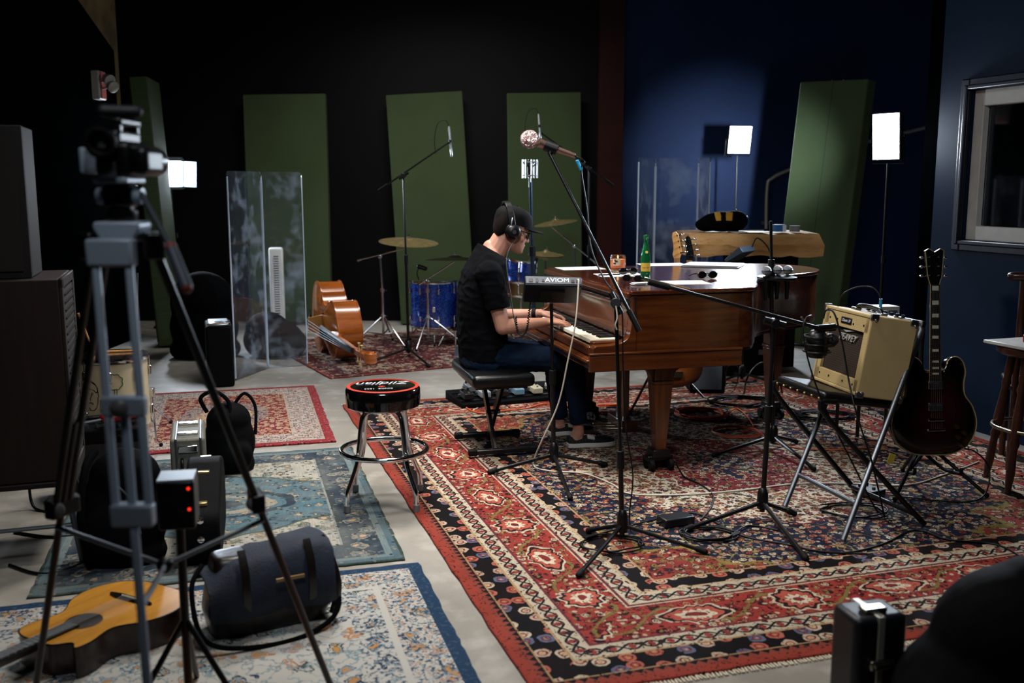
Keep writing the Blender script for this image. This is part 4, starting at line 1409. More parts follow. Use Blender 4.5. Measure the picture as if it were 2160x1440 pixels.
text_obj('lettering', 'AVIOM', 0.036, mixm @ TR((0.02, -0.0993, 0.004), 0) @ TR(rx=90), mat('print_white', '#e6e8ea', 0.5), mix, 0.0, 0.0006, 'CENTER', 1.15)
for xx, w_, h_ in ((-0.12, 0.02, 0.02), (-0.088, 0.014, 0.024), (-0.055, 0.012, 0.014), (0.102, 0.016, 0.016), (0.128, 0.016, 0.016)):
    B().box((xx, -0.099, 0.0), (w_, 0.006, h_)).build('socket', black_plastic, mix, local=True)
for k in range(8):
    B().cyl((-0.11 + 0.03 * k, 0.03, 0.016), (-0.11 + 0.03 * k, 0.032, 0.030), 0.008, n=10).build('knob', black_plastic, mix, local=True)
B().box((0, 0, -0.032), (0.13, 0.09, 0.012)).build('mount_plate', black_metal, mix, local=True)

# ================================================================== tweed guitar amplifier
m, p, x, y, z, o = shader('tweed', 0.75)
wv = ((x + y + z) * 420).sin() * ((x - y + z) * 420).sin()
c = xmix(X.op('MULTIPLY', wv + 0.5, 0.6, clamp=True), '#8d7a50', '#b9a274')
c = xmix(X.op('MULTIPLY', xnoise(o, 6, 5) - 0.5, 1.2, clamp=True), c, '#7d6a44')
c = xmix(xnoise(o, 40, 3) > 0.74, c, '#4a3c26')
setcol(p, c); setbump(p, wv, 0.15, 0.001)
tweed = m
m, p, x, y, z, o = shader('grille_cloth', 0.85)
gx = (y * 95).fr(); gz = (z * 95).fr()
hole = ((gx - 0.5).abs() < 0.3) & ((gz - 0.5).abs() < 0.3)
setcol(p, xmix(hole, '#2e2116', '#050403'))
grille_cloth = m
fa = 190.5
AW, AD, AH = 0.43, 0.235, 0.375
AMPM = TR(F(1806, 836, 0.60), fa) @ TR(ry=-9)           # local x forwards, y to the amp's own left, z up; origin at the near front bottom corner
amp = thing('guitar_amplifier', 'cream tweed guitar amplifier with brown grille tilted back on a chair', 'amplifier', M=AMPM)
# near side is local y = 0 ; body runs to y = -AW
b_ = B()
fr_x = 0.0
prof = [(0.0, 0.0), (-AD, 0.0), (-AD, AH), (-0.035, AH), (0.0, AH)]
b_.box((-AD / 2, -0.009, AH / 2), (AD, 0.018, AH)); b_.box((-AD / 2, -AW + 0.009, AH / 2), (AD, 0.018, AH)); b_.box((-AD / 2, -AW / 2, 0.009), (AD, AW - 0.036, 0.018)); b_.box((-AD / 2, -AW / 2, AH - 0.009), (AD, AW - 0.036, 0.018)); b_.box((-AD + 0.01, -AW / 2, AH / 2), (0.012, AW - 0.036, AH - 0.036))
b_.build('cabinet', tweed, amp, local=True, bevel=0.006, seg=3)
for (yc_, zc_, wy, wz) in ((-AW / 2, AH - 0.052, AW - 0.036, 0.068), (-AW / 2, 0.045, AW - 0.036, 0.054), (-0.034, AH / 2, 0.032, AH - 0.036), (-AW + 0.034, AH / 2, 0.032, AH - 0.036)):
    B().box((-0.012, yc_, zc_), (0.016, wy, wz)).build('baffle_frame', tweed, amp, local=True, bevel=0.002)
B().box((-0.022, -AW / 2, AH / 2 - 0.005), (0.006, AW - 0.1, AH - 0.15)).build('grille_cloth', grille_cloth, amp, local=True, smooth=0)
for yy, zz in ((-0.06, 0.045), (-0.15, 0.045), (-0.28, 0.045), (-0.37, 0.045), (-0.06, AH - 0.055), (-0.15, AH - 0.06), (-0.30, AH - 0.055), (-0.37, AH - 0.055)):
    B().cyl((-0.005, yy, zz), (-0.002, yy, zz), 0.005, n=8).build('screw', black_metal, amp, local=True)
for yy in (-0.002, -AW + 0.002):
    for xx in (-0.015, -AD + 0.02):
        for zz in (0.008, AH - 0.008):
            c_ = B(); c_.box((xx, yy, zz), (0.04, 0.012, 0.03)); co = c_.build('corner_cap', steel, amp, local=True, bevel=0.004)
            B().sph((xx - 0.004, yy + (0.007 if yy > -0.1 else -0.007), zz + (0.012 if zz < 0.1 else -0.012)), 0.006, 8, 6).build('rivet', chrome, co, local=True)
hnd = B(); hnd.tube(spl([(-0.11, -0.11, AH + 0.002), (-0.11, -0.13, AH + 0.022), (-0.11, -0.22, AH + 0.028), (-0.11, -0.31, AH + 0.022), (-0.11, -0.33, AH + 0.002)], 5), 0.011, 10); hn = hnd.build('handle', black_vinyl, amp, local=True)
for yy in (-0.105, -0.335):
    B().box((-0.11, yy, AH + 0.006), (0.034, 0.045, 0.014)).build('handle_end', steel, hn, local=True, bevel=0.004)
B().box((-0.0025, -0.215, AH - 0.052), (0.005, 0.095, 0.03)).build('badge', black_plastic, amp, local=True, bevel=0.002)
text_obj('badge_lettering', 'Classic 20', 0.019, AMPM @ TR((0.0008, -0.215, AH - 0.052)) @ TR(rz=90) @ TR(rx=90), silver_print, amp, 0.3)
logom = mat('logo_silver', '#a8a6a2', 0.4, 0.3)
logo = text_obj('logo', 'PEAVEY', 0.045, AMPM @ TR((-0.014, -0.195, AH - 0.130)) @ TR(rz=90) @ TR(rx=90), logom, amp, 0.4, 0.003)
lg = B(AMPM); lg.add([V((-0.012, -0.245, AH - 0.098)), V((-0.012, -0.13, AH - 0.09)), V((-0.012, -0.215, AH - 0.105)), V((-0.015, -0.245, AH - 0.098)), V((-0.015, -0.13, AH - 0.09)), V((-0.015, -0.215, AH - 0.105))], [(0, 1, 2), (5, 4, 3), (0, 3, 4, 1), (1, 4, 5, 2), (2, 5, 3, 0)]); lg.build('logo_bolt', logom, amp)
# control panel at the back of the top
B().box((-AD + 0.045, -AW / 2, AH + 0.002), (0.07, AW - 0.07, 0.006)).build('control_panel', chrome, amp, local=True)
for k in range(7):
    B().cyl((-AD + 0.045, -0.06 - 0.05 * k, AH + 0.004), (-AD + 0.045, -0.06 - 0.05 * k, AH + 0.02), 0.009, n=10).build('knob', black_plastic, amp, local=True)

# ================================================================== folding stool chair under the amplifier
fA, fB = F(1778, 1146, RZ), F(1655, 1074, RZ)
rA, rB = F(1950, 1112, RZ), F(1815, 1052, RZ)
fch = thing('folding_chair', 'tall folding chair with steel tube legs carrying the amplifier', 'chair', ((fA.x + rA.x) / 2, (fA.y + rB.y) / 2, 0))
tA = D(1945, 688, 4.58); tB = tA + (fB - fA)
u_f = 0.013
sr_ = V((0.045, 0.01, 0))
B().tube([fA + V((0, 0, 0.014)), tA - V((0, 0, 0.02)), tA + V((0.01, 0.05, 0.0))], u_f, 10).build('back_leg_tube', dull_steel, fch)
B().tube([fB + V((0, 0, 0.014)), tB - V((0, 0, 0.02)), tB + V((0.01, -0.05, 0.0))], u_f, 10).build('back_leg_tube', dull_steel, fch)
fr2A, fr2B = D(1760, 858, 4.40), D(1704, 832, 4.78)
sz = 0.55
cA = V((1.40, 4.42, sz)); cB = V((1.30, 4.86, sz))
B().tube(spl([rA + V((0, 0, 0.014)), rA.lerp(cA, 0.5), cA - V((0, 0, 0.0)), cA + V((0.08, 0.02, 0.025))], 4), u_f, 10).build('seat_leg_tube', black_metal, fch)
B().tube(spl([rB + V((0, 0, 0.014)), rB.lerp(cB, 0.5), cB - V((0, 0, 0.0)), cB + V((0.08, 0.02, 0.025))], 4), u_f, 10).build('seat_leg_tube', black_metal, fch)
B().cyl(fA.lerp(tA, 0.17), fB.lerp(tB, 0.17), 0.011, n=10).build('front_rung', dull_steel, fch)
B().cyl(rA.lerp(cA, 0.12), rB.lerp(cB, 0.12), 0.011, n=10).build('rear_rung', black_metal, fch)
SEAT = TR((1.555, 4.68, 0.568), 196) @ TR(ry=-9)
b_ = B(); b_.box((0, 0, 0), (0.40, 0.44, 0.05)); b_.M = Matrix()
se = B(SEAT).box((0, 0, 0), (0.42, 0.42, 0.05)).build('seat', black_vinyl, fch, bevel=0.022, seg=4)
for k in range(7):
    B(SEAT).sph((0.212, -0.18 + 0.06 * k, -0.012), 0.006, 8, 6).build('upholstery_tack', brass, se)
bk_ = TR(tA.lerp(tB, 0.5) + V((0.0, 0.0, -0.03)), 196) @ TR(ry=-20)
B(bk_).box((-0.005, 0, -0.02), (0.03, 0.46, 0.15)).build('backrest', black_vinyl, fch, bevel=0.012, seg=3)

# ================================================================== hollow body electric guitar on its stand
def sym(pts):
    return pts + [(-x, y) for x, y in reversed(pts) if abs(x) > 1e-4]


def guitar_body(out, t, n=5, arch=0.0):
    pts = [(q.x, q.y) for q in spl([(x, y, 0) for x, y in out], n, True)]
    b = B(); k = len(pts)
    cx = sum(q[0] for q in pts) / k; cy = sum(q[1] for q in pts) / k
    rg = []
    for s, z in ((0.55, -t / 2 - arch), (0.85, -t / 2 - arch * 0.7), (0.985, -t / 2), (1.0, -t / 2 + 0.004), (1.0, t / 2 - 0.004), (0.985, t / 2), (0.85, t / 2 + arch * 0.7), (0.55, t / 2 + arch)):
        rg.append([V((cx + (x - cx) * s, cy + (y - cy) * s, z)) for x, y in pts])
    b.rings(rg)
    return b, pts


m, p, x, y, z, o = shader('dark_sunburst', 0.12, spec=0.6)
rr = ((x * x) * 1.3 + (y - 0.19) * (y - 0.19)).sqrt()
setcol(p, xmix(X.op('MULTIPLY', rr - 0.06, 7.0, clamp=True), '#2a0d07', '#070504'))
burst = m
gl = D(1966, 958, 4.84)
GM = TR((gl.x, gl.y, gl.z), 4) @ TR(rx=-8) @ Matrix(((1, 0, 0, 0), (0, 0, -1, 0), (0, 1, 0, 0), (0, 0, 0, 1))) @ Matrix.Scale(1.075, 4)     # local: x right, y up the neck, z towards the camera
eg = thing('electric_guitar', 'dark sunburst hollow body electric guitar with block inlays', 'guitar', M=GM)
out = sym([(0.0, 0.0), (0.10, 0.008), (0.175, 0.06), (0.203, 0.14), (0.185, 0.22), (0.148, 0.275), (0.142, 0.33), (0.150, 0.385), (0.135, 0.435), (0.10, 0.455), (0.065, 0.435), (0.045, 0.395)])
bb_, pts_ = guitar_body(out, 0.045, 5, 0.008)
bo_ = bb_.build('body', burst, eg, local=True, smooth=50)
bind = mat('cream_binding', '#8f7d58', 0.4)
b_ = B(); b_.tube([V((x, y, 0.0225)) for x, y in pts_], 0.0025, 6, True); b_.build('binding', bind, bo_, local=True)
ngm = mat('neck_mahogany', '#2a120a', 0.25)
b_ = B(); b_.rings([[V((-w_, y, 0.030)), V((-w_ * .7, y, 0.012)), V((w_ * .7, y, 0.012)), V((w_, y, 0.030))] for w_, y in ((0.027, 0.36), (0.0215, 0.79))]); nk = b_.build('neck', ngm, eg, local=True, smooth=60)
b_ = B(); b_.rings([[V((-w_, y, 0.030)), V((w_, y, 0.030)), V((w_, y, 0.036)), V((-w_, y, 0.036))] for w_, y in ((0.0275, 0.34), (0.0215, 0.79))]); b_.build('fretboard', mat('rosewood', '#170c08', 0.4), nk, local=True)
for s_ in (-1, 1):
    B().cyl((s_ * 0.0278, 0.34, 0.0335), (s_ * 0.022, 0.79, 0.0335), 0.0016, n=6).build('neck_binding', bind, nk, local=True)
pearl = mat('pearl_inlay', '#aaa794', 0.3, noise=0.2, nscale=60)
L_ = 0.628; y0_ = 0.79
fy = lambda n: y0_ - L_ * (1 - 2 ** (-n / 12))
for n_ in range(1, 21):
    yy = fy(n_); w_ = 0.0215 + (0.79 - yy) / 0.45 * 0.006
    B().cyl((-w_, yy, 0.0365), (w_, yy, 0.0365), 0.0011, n=6).build('fret', steel, nk, local=True)
for n_ in (1, 3, 5, 7, 9, 12, 15, 17, 19):
    ya, yb = fy(n_ - 1), fy(n_)
    B().box((0, (ya + yb) / 2, 0.0364), (0.030, (ya - yb) * 0.62, 0.0012)).build('block_inlay', pearl, nk, local=True)
hs_ = [(-0.022, 0.79), (-0.034, 0.83), (-0.040, 0.90), (-0.044, 0.945), (-0.028, 0.955), (0.0, 0.938), (0.028, 0.955), (0.044, 0.945), (0.040, 0.90), (0.034, 0.83), (0.022, 0.79)]
b_ = B(); b_.prism(hs_, 0.014, 0.030); hd = b_.build('headstock', ebony, eg, local=True, bevel=0.001)
b_ = B(); b_.tube([V((x, y, 0.0305)) for x, y in hs_], 0.0016, 6); b_.build('headstock_binding', bind, hd, local=True)
for k in range(3):
    for s_ in (-1, 1):
        yy = 0.83 + 0.042 * k
        B().cyl((s_ * 0.022, yy, 0.028), (s_ * 0.022, yy, 0.040), 0.0045, n=8).build('tuner_post', chrome, hd, local=True)
        B().sph((s_ * 0.057, yy, 0.018), (0.010, 0.007, 0.005), 10, 6).build('tuner_button', chrome, hd, local=True)
        B().cyl((s_ * 0.03, yy, 0.018), (s_ * 0.054, yy, 0.018), 0.003, n=6).build('tuner_shaft', chrome, hd, local=True)
for yy in (0.325, 0.225):
    pk = B().box((0, yy, 0.036), (0.072, 0.038, 0.010)).build('pickup', steel, eg, local=True, bevel=0.003)
    for k in range(6):
        B().cyl((-0.025 + 0.01 * k, yy + 0.008, 0.040), (-0.025 + 0.01 * k, yy + 0.008, 0.0425), 0.0026, n=8).build('pole_screw', chrome, pk, local=True)
B().box((0, 0.165, 0.041), (0.078, 0.014, 0.010)).build('bridge', chrome, eg, local=True, bevel=0.003)
B().box((0, 0.118, 0.041), (0.088, 0.013, 0.010)).build('tailpiece', chrome, eg, local=True, bevel=0.004)
for k in range(6):
    B().cyl((-0.025 + 0.010 * k, 0.118, 0.045), (-0.0165 + 0.0066 * k, 0.79, 0.038), 0.0006, n=4).build('string', steel, eg, local=True)
for xx, yy in ((0.10, 0.13), (0.135, 0.10), (0.105, 0.08), (0.14, 0.055)):
    B().lathe([(0.011, 0.03), (0.010, 0.046), (0.001, 0.047)], 12, (xx, yy, 0)).build('control_knob', mat('amber_knob', '#2c1a08', 0.25), eg, local=True)
for s_ in (-1, 1):
    fh = spl([(s_ * 0.092, 0.13, 0.0312), (s_ * 0.088, 0.17, 0.0315), (s_ * 0.096, 0.21, 0.0315), (s_ * 0.088, 0.25, 0.0312)], 5)
    B().tube(fh, [0.003] * len(fh), 6).build('f_hole', black_rubber, bo_, local=True)
# strap hanging from it and the stand
gs = thing('guitar_stand', 'black tripod guitar stand under the dark sunburst guitar', 'guitar stand', (gl.x, gl.y + 0.1, 0))
gb = V((gl.x, gl.y + 0.10, 0))
pt = gb + V((-0.01, 0.06, 0.62))
B().cyl(gb + V((0, 0.02, 0.22)), pt + V((0, 0.05, 0.20)), 0.011, n=10).build('upright', black_metal, gs)
for f_ in (V((-0.22, -0.22, 0)), V((0.26, -0.16, 0)), V((0.02, 0.30, 0))):
    q_ = gb + f_ + V((0, 0, RZ + 0.012))
    l_ = B(); l_.cyl(gb + V((0, 0.02, 0.26)), q_, 0.010, n=8); lo = l_.build('leg', black_metal, gs)
    B().sph(q_, 0.0135, 8, 6).build('rubber_foot', black_rubber, lo)
for s_ in (-1, 1):
    a_ = B(); a_.tube(spl([gb + V((0, 0.0, 0.20)), gb + V((s_ * 0.08, -0.05, 0.13)), gb + V((s_ * 0.11, -0.09, 0.125)), gb + V((s_ * 0.115, -0.175, 0.14)), gb + V((s_ * 0.115, -0.18, 0.17))], 4), 0.009, 8); a_.build('cradle_arm', black_rubber, gs)

# ================================================================== wooden bar stool at the wall
dkwood = wood('dark_turned_wood', '#24100a', '#3a1c10', '#1a0a06', 3, (8, 8, 1.2), 0.35, 0.3)
wsc = V((2.66, 4.98, 0))
ws = thing('wooden_stool', 'dark turned wood bar stool with a brass foot ring by the navy wall', 'stool', wsc)
b_ = B(WM[ws]); b_.lathe([(0.001, 0.70), (0.17, 0.70), (0.185, 0.712), (0.185, 0.735), (0.175, 0.742), (0.001, 0.742)], 36); b_.build('seat', dkwood, ws)
for k in range(4):
    a = R(40 + 90 * k)
    d_ = V((math.cos(a), math.sin(a), 0))
    p0, p1 = d_ * 0.115 + V((0, 0, 0.70)), d_ * 0.205 + V((0, 0, RZ))
    L_ = (p1 - p0).length
    prof = [(0.020, 0), (0.022, L_ * .15), (0.017, L_ * .2), (0.024, L_ * .24), (0.017, L_ * .28), (0.024, L_ * .45), (0.026, L_ * .55), (0.018, L_ * .60), (0.025, L_ * .64), (0.018, L_ * .68), (0.022, L_ * .85), (0.014, L_)]
    b_ = B(WM[ws]); b_.lathe(prof, 14, p0, p1 - p0); b_.build('leg', dkwood, ws, smooth=60)
b_ = B(WM[ws]); b_.tube([(0.178 * math.cos(R(q)), 0.178 * math.sin(R(q)), 0.325) for q in range(0, 360, 10)], 0.010, 10, True); fr_ = b_.build('foot_ring', mat('worn_chrome', '#a9a491', 0.25, 1.0), ws, smooth=60)
mb = thing('marble_slab', 'pale grey slab lying on the wooden stool by the wall', 'slab', wsc + V((0, 0, 0.744)), 19)
B().box((0.02, 0, 0.009), (0.40, 0.34, 0.018)).build('slab', mat('pale_stone', '#a9a8a4', 0.4, noise=0.15, nscale=9), mb, local=True, bevel=0.004)
rc_ = thing('red_pedal', 'small red effect pedal on the pale slab', 'effect pedal', wsc + V((-0.02, -0.03, 0.763)), 25)
B().box((0, 0, 0.02), (0.07, 0.11, 0.04)).build('enclosure', red_plastic, rc_, local=True, bevel=0.006)
for s_ in (-1, 1):
    B().cyl((s_ * 0.018, 0.03, 0.04), (s_ * 0.018, 0.03, 0.055), 0.008, n=10).build('knob', black_plastic, rc_, local=True)
B().cyl((0, -0.03, 0.04), (0, -0.03, 0.05), 0.009, n=10).build('footswitch', chrome, rc_, local=True)
chb = D(2152, 585, 4.75)
# ================================================================== green acoustic panels
m, p, x, y, z, o = shader('green_burlap', 0.95, spec=0.1)
wv = xnoise(xvec(x * 160, z * 160), 1.0, 2)
c = xmix(wv, '#2a3320', '#3f4c32')
c = xmix(X.op('MULTIPLY', xnoise(o, 2.5, 4) - 0.45, 1.5, clamp=True), c, '#2d3724')
setcol(p, c); setbump(p, wv, 0.5, 0.003)
burlap = m
frame_wood = mat('panel_back', '#1c1712', 0.8)


def gobo(label, M, w_, h_, t_, clips=True, seam=False):
    g = thing('sound_baffle', label, 'sound baffle', M=M)
    B().box((0, 0, h_ / 2), (w_, t_, h_)).build('fabric_face', burlap, g, local=True, bevel=0.012, seg=3)
    B().box((0, t_ / 2 + 0.005, h_ / 2), (w_ - 0.08, 0.012, h_ - 0.08)).build('backing_board', frame_wood, g, local=True)
    if seam:
        B().box((0.0, -t_ / 2 - 0.0005, h_ / 2), (0.004, 0.003, h_ - 0.02)).build('seam', mat('seam_thread', '#1a2616', 0.9), g, local=True)
    if clips:
        for s_ in (-0.06, 0.06):
            B().sph((s_, 0, h_ + 0.008), 0.014, 8, 6).build('top_clip', steel, g, local=True)
    return g


def panel_at(u0, u1, vtop, y, roll, label, lean=3.0, h_=2.44, dz=0.0, t_=0.10):
    a, b = D(u0, vtop, y), D(u1, vtop, y)
    w_ = b.x - a.x
    # stands on the floor, leaning back towards the wall
    cx = (a.x + b.x) / 2
    ztop = a.z
    M = TR((cx + math.sin(R(roll)) * ztop * 0.98, y - math.tan(R(lean)) * ztop, 0.03 if roll else 0.012), 0) @ TR(rx=-lean) @ TR(ry=-roll)
    return gobo(label, M, w_, ztop / math.cos(R(lean)) - 0.012, t_, False)


panel_at(514, 688, 203, 11.2, 0.6, 'green fabric acoustic panel behind the white tower fan')
panel_at(815, 976, 200, 11.2, 3.2, 'green fabric acoustic panel leaning behind the crash cymbal')
panel_at(1069, 1225, 200, 11.2, 0.8, 'green fabric acoustic panel beside the dark red column')
# black panels between the green ones
def dark_panel(u0, u1, y, label):
    a, b = D(u0, 230, y), D(u1, 230, y)
    g = thing('black_panel', label, 'acoustic panel', ((a.x + b.x) / 2, y, 0), group=None)
    B().box((0, 0, 1.2), (b.x - a.x, 0.05, 2.38)).build('fabric_face', black_cloth, g, local=True, bevel=0.01)
    for s_ in (-1, 1):
        B().box((s_ * (b.x - a.x) * 0.3, 0, 0.01), (0.08, 0.16, 0.02)).build('foot', black_rubber, g, local=True)
# leaning panel on the left wall
pb = D(372, 745, 9.55); pb.z = 0.02
ptp = D(296, 165, 9.35)
ln = math.degrees(math.atan2(pb.x - ptp.x, ptp.z))
gobo('green fabric acoustic panel leaning on the side wall by the barn door light', TR((pb.x - 0.10, 9.75, 0.02), 99) @ TR(rx=-ln), 0.62, 2.52, 0.16, False)
# leaning panel at the right of the back wall
pr0 = D(1712, 690, 9.35)
gobo('green fabric acoustic panel leaning behind the timber slab', TR((pr0.x, 9.55, 0.02), -50) @ TR(rx=-4.5) @ TR(ry=2.2), 0.72, 2.50, 0.14, True, True)

# ================================================================== left wall fittings
emw = mat('emergency_white', '#8f8a80', 0.5)
el = thing('emergency_light', 'twin headed emergency light fixed high on the black wall', 'emergency light', D(250, 175, 9.45))
ec = D(248, 180, 9.45); ec.x = -3.80
B().box(ec + V((-0.03, 0, 0)), (0.10, 0.16, 0.26)).build('housing', emw, el, bevel=0.012)
B().box(ec + V((0.024, -0.0, 0.0)), (0.012, 0.10, 0.24)).build('red_band', mat('exit_red', '#a04a44', 0.5), el)
for dz, dx in ((0.02, 0.09), (-0.04, 0.12)):
    hd_ = B(); hd_.lathe([(0.012, -0.05), (0.035, -0.045), (0.05, 0.0), (0.055, 0.03), (0.04, 0.036), (0.001, 0.04)], 16, ec + V((dx, -0.04, dz + 0.03)), (0.75, -0.5, -0.45)); ho = hd_.build('lamp_head', emw, el)
    B().cyl(ec + V((0.0, -0.02, dz)), ec + V((dx, -0.04, dz + 0.03)), 0.012, n=8).build('swivel_arm', emw, ho)

# ================================================================== conduit on the back wall
cond = mat('conduit_grey', '#8c8a86', 0.45, 0.6)
yw = BACKY - 0.034
cd_ = thing('conduit_pipe', 'bent grey conduit pipe on the blue back wall', 'pipe', D(1617, 500, yw))
B().tube(spl([D(1616, 640, yw), D(1616, 520, yw), D(1618, 400, yw), D(1630, 375, yw), D(1680, 352, yw), D(1800, 307, yw), D(1925, 276, yw), D(2010, 255, yw)], 6), 0.021, 10).build('pipe', cond, cd_, smooth=60)
for u, v in ((1616, 470), (1830, 299)):
    q_ = D(u, v, yw)
    B().box(q_ + V((0, 0.015, 0)), (0.11, 0.03, 0.035)).build('strap', steel, cd_)

# ================================================================== plexiglass shields
m, p, x, y, z, o = shader('acrylic', 0.04, spec=0.5)
nn = xnoise(o, 4.0, 6)
nn2 = xnoise(o, 14.0, 5)
sm = X.op('MULTIPLY', (nn - 0.50) + (nn2 - 0.5) * 0.5, 1.1, clamp=True)
p.inputs['Transmission Weight'].default_value = 1.0
p.inputs['IOR'].default_value = 1.32
setcol(p, xmix(sm, '#f2f6fb', '#d9e2ee'))
ou = [n for n in m.node_tree.nodes if n.type == 'OUTPUT_MATERIAL'][0]
df = X.nt.nodes.new('ShaderNodeBsdfDiffuse'); df.inputs[0].default_value = (0.55, 0.66, 0.82, 1)  # bluish haze: smudges and cloudy reflections put into the colour
ms = X.nt.nodes.new('ShaderNodeMixShader')
sc_ = sm * 0.75 + 0.02
X.nt.links.new(sc_.k, ms.inputs[0]); X.nt.links.new(p.outputs[0], ms.inputs[1]); X.nt.links.new(df.outputs[0], ms.inputs[2]); X.nt.links.new(ms.outputs[0], ou.inputs[0])
acrylic = m
m2 = mat('acrylic_edge', '#c4d2e2', 0.35)


def shield(label, pts, h_):
    pts = [V((a[0], a[1], 0)) for a in pts]
    root = thing('acrylic_shield', label, 'drum shield', pts[0])
    for i in range(len(pts) - 1):
        a, b = pts[i], pts[i + 1]
        d = (b - a); L = d.length; ang = math.degrees(math.atan2(d.y, d.x))
        g_ = B(TR(a.lerp(b, 0.5) + V((0, 0, 0.004)), ang))
        o_ = [(-L / 2 + 0.004, 0)] + [(L / 2 - 0.004, 0)] + [(L / 2 - 0.004 - 0.03 * (1 - math.cos(t)), h_ - 0.03 + 0.03 * math.sin(t)) for t in (0, .5, 1.05, 1.57)] + [(-L / 2 + 0.034 - 0.03 * math.cos(1.57 - t), h_ - 0.03 + 0.03 * math.sin(1.57 - t)) for t in (0, .5, 1.05, 1.57)]
        g_.rings([[V((x_, -0.004, z_)) for x_, z_ in o_], [V((x_, 0.004, z_)) for x_, z_ in o_]])
        po = g_.build('acrylic_sheet', acrylic, root, smooth=0)
        for e_ in (-L / 2 + 0.003, L / 2 - 0.003):
            B(TR(a.lerp(b, 0.5), ang)).box((e_, 0, h_ / 2 - 0.01), (0.007, 0.0095, h_ - 0.06)).build('polished_edge', m2, po)
    for q_ in pts[1:-1]:
        B().box(q_ + V((0, -0.008, h_ / 2 - 0.02)), (0.022, 0.008, h_ - 0.1)).build('hinge_strip', m2, root)
    return root


shield('clear acrylic drum shield standing beside the white tower fan', [F(497, 803), (-2.085, 8.37), (-1.775, 8.52)], 1.655)
yR = 8.75
q0, q1, q2, q3 = D(1344, 500, yR - 0.25), D(1379, 500, yR + 0.1), D(1470, 500, yR + 0.25), D(1494, 500, yR - 0.2)
shield('clear acrylic drum shield standing behind the grand piano', [q0, q1, q2, q3], 1.78)

# ================================================================== tower fan
fy = 10.35
fc = D(588, 700, fy)
fan = thing('tower_fan', 'slim white tower fan before the green panel', 'fan', (fc.x, fy, 0), 12)
ht = D(590, 522, fy).z
B().box((0, 0, ht / 2), (0.145, 0.14, ht)).build('housing', white_plastic, fan, local=True, bevel=0.02, seg=3)
B().lathe([(0.001, 0.0005), (0.13, 0.0005), (0.135, 0.02), (0.07, 0.04), (0.001, 0.04)], 24).build('base', white_plastic, fan, local=True)
B().box((0, -0.0715, ht * 0.58), (0.05, 0.004, ht * 0.66)).build('grille_recess', mat('fan_dark', '#3a3d3c', 0.6), fan, local=True)
sl = None
for k in range(24):
    zz = ht * 0.27 + ht * 0.62 * k / 23
    if sl is None:
        sl = B().box((0, -0.0745, 0), (0.05, 0.004, 0.012)).build('slat', white_plastic, fan, local=True); o_ = sl
    else:
        o_ = sl.copy(); col.objects.link(o_); o_.parent = fan; WM[o_] = WM[fan]
    o_.location = (0, 0, zz)

# ================================================================== double bass lying on its side
bass_wood = wood('bass_maple', '#7d3c10', '#a85a1c', '#5c2a0c', 2.0, (10, 10, 1.5), 0.25, 0.6)
spruce = wood('bass_spruce', '#8c4614', '#b0641f', '#6a320e', 2.0, (1, 12, 12), 0.25, 0.6)
tdir = V((0.385, -0.923, 0)).normalized(); ndir = V((-tdir.y * -1, 0, 0))
ndir = V((-0.923, -0.385, 0)).normalized()
Tb = V((-1.80, 9.45, 0))
vdir = tdir.cross(ndir)
if vdir.z < 0:
    vdir = -vdir
BAM = Matrix(((tdir.x, vdir.x, ndir.x, Tb.x), (tdir.y, vdir.y, ndir.y, Tb.y), (tdir.z, vdir.z, ndir.z, 0.358), (0, 0, 0, 1))) @ TR(rz=-4.5)
dbass = thing('double_bass', 'amber double bass lying on its side beside the drum rug', 'double bass', M=BAM)
half = [(0.0, 0.0), (0.012, 0.12), (0.06, 0.235), (0.16, 0.315), (0.27, 0.33), (0.36, 0.30), (0.415, 0.255), (0.43, 0.265), (0.445, 0.235), (0.50, 0.185), (0.57, 0.168), (0.64, 0.182), (0.70, 0.215), (0.715, 0.238), (0.735, 0.225), (0.80, 0.252), (0.88, 0.25), (0.97, 0.20), (1.05, 0.10), (1.09, 0.04)]
o2 = [(a, b) for a, b in half] + [(a, -b) for a, b in reversed(half) if b > 0]
rib = B(); k_ = len(o2)
pts2 = [(q.x, q.y) for q in spl([(a, b, 0) for a, b in o2], 3, True)]
rib.rings([[V((x, y * 0.985, z)) for x, y in pts2] for z in (-0.10, 0.10)]); rib.build('ribs', bass_wood, dbass, local=True, smooth=45)
for z0, z1, nm, mt in ((0.10, 0.108, 'top_plate', spruce), (-0.108, -0.10, 'back_plate', bass_wood)):
    pl = B(); cx = 0.5
    pl.rings([[V((cx + (x - cx) * 1.006, y * 1.015, z)) for x, y in pts2] for z in (z0, z1)] if True else [])
    sgn = 1 if z1 > 0.05 else -1
    zb = z1 if sgn > 0 else z0
    pl.rings([[V((cx + (x - cx) * s, y * s, zb + sgn * h)) for x, y in pts2] for s, h in ((0.93, 0.0), (0.7, 0.018), (0.35, 0.03), (0.05, 0.032))])
    po = pl.build(nm, mt, dbass, local=True, smooth=50)
    if nm == 'top_plate':
        for s_ in (-1, 1):
            fh = spl([(0.42, s_ * 0.155, 0.127), (0.47, s_ * 0.135, 0.129), (0.54, s_ * 0.13, 0.131), (0.61, s_ * 0.105, 0.134)], 5)
            B().tube(fh, [0.010] + [0.006] * (len(fh) - 2) + [0.012], 6).build('f_hole', black_rubber, po, local=True)
maple = wood('maple_plain', '#9c6a34', '#b98446', '#7d5026', 3, (8, 8, 1), 0.4, 0.2)
B().rings([[V((0.555, y, 0.135)), V((0.575, y, 0.135)), V((0.570, y * .75, 0.26)), V((0.560, y * .75, 0.26))] for y in (-0.085, 0.085)]).build('bridge', maple, dbass, local=True)
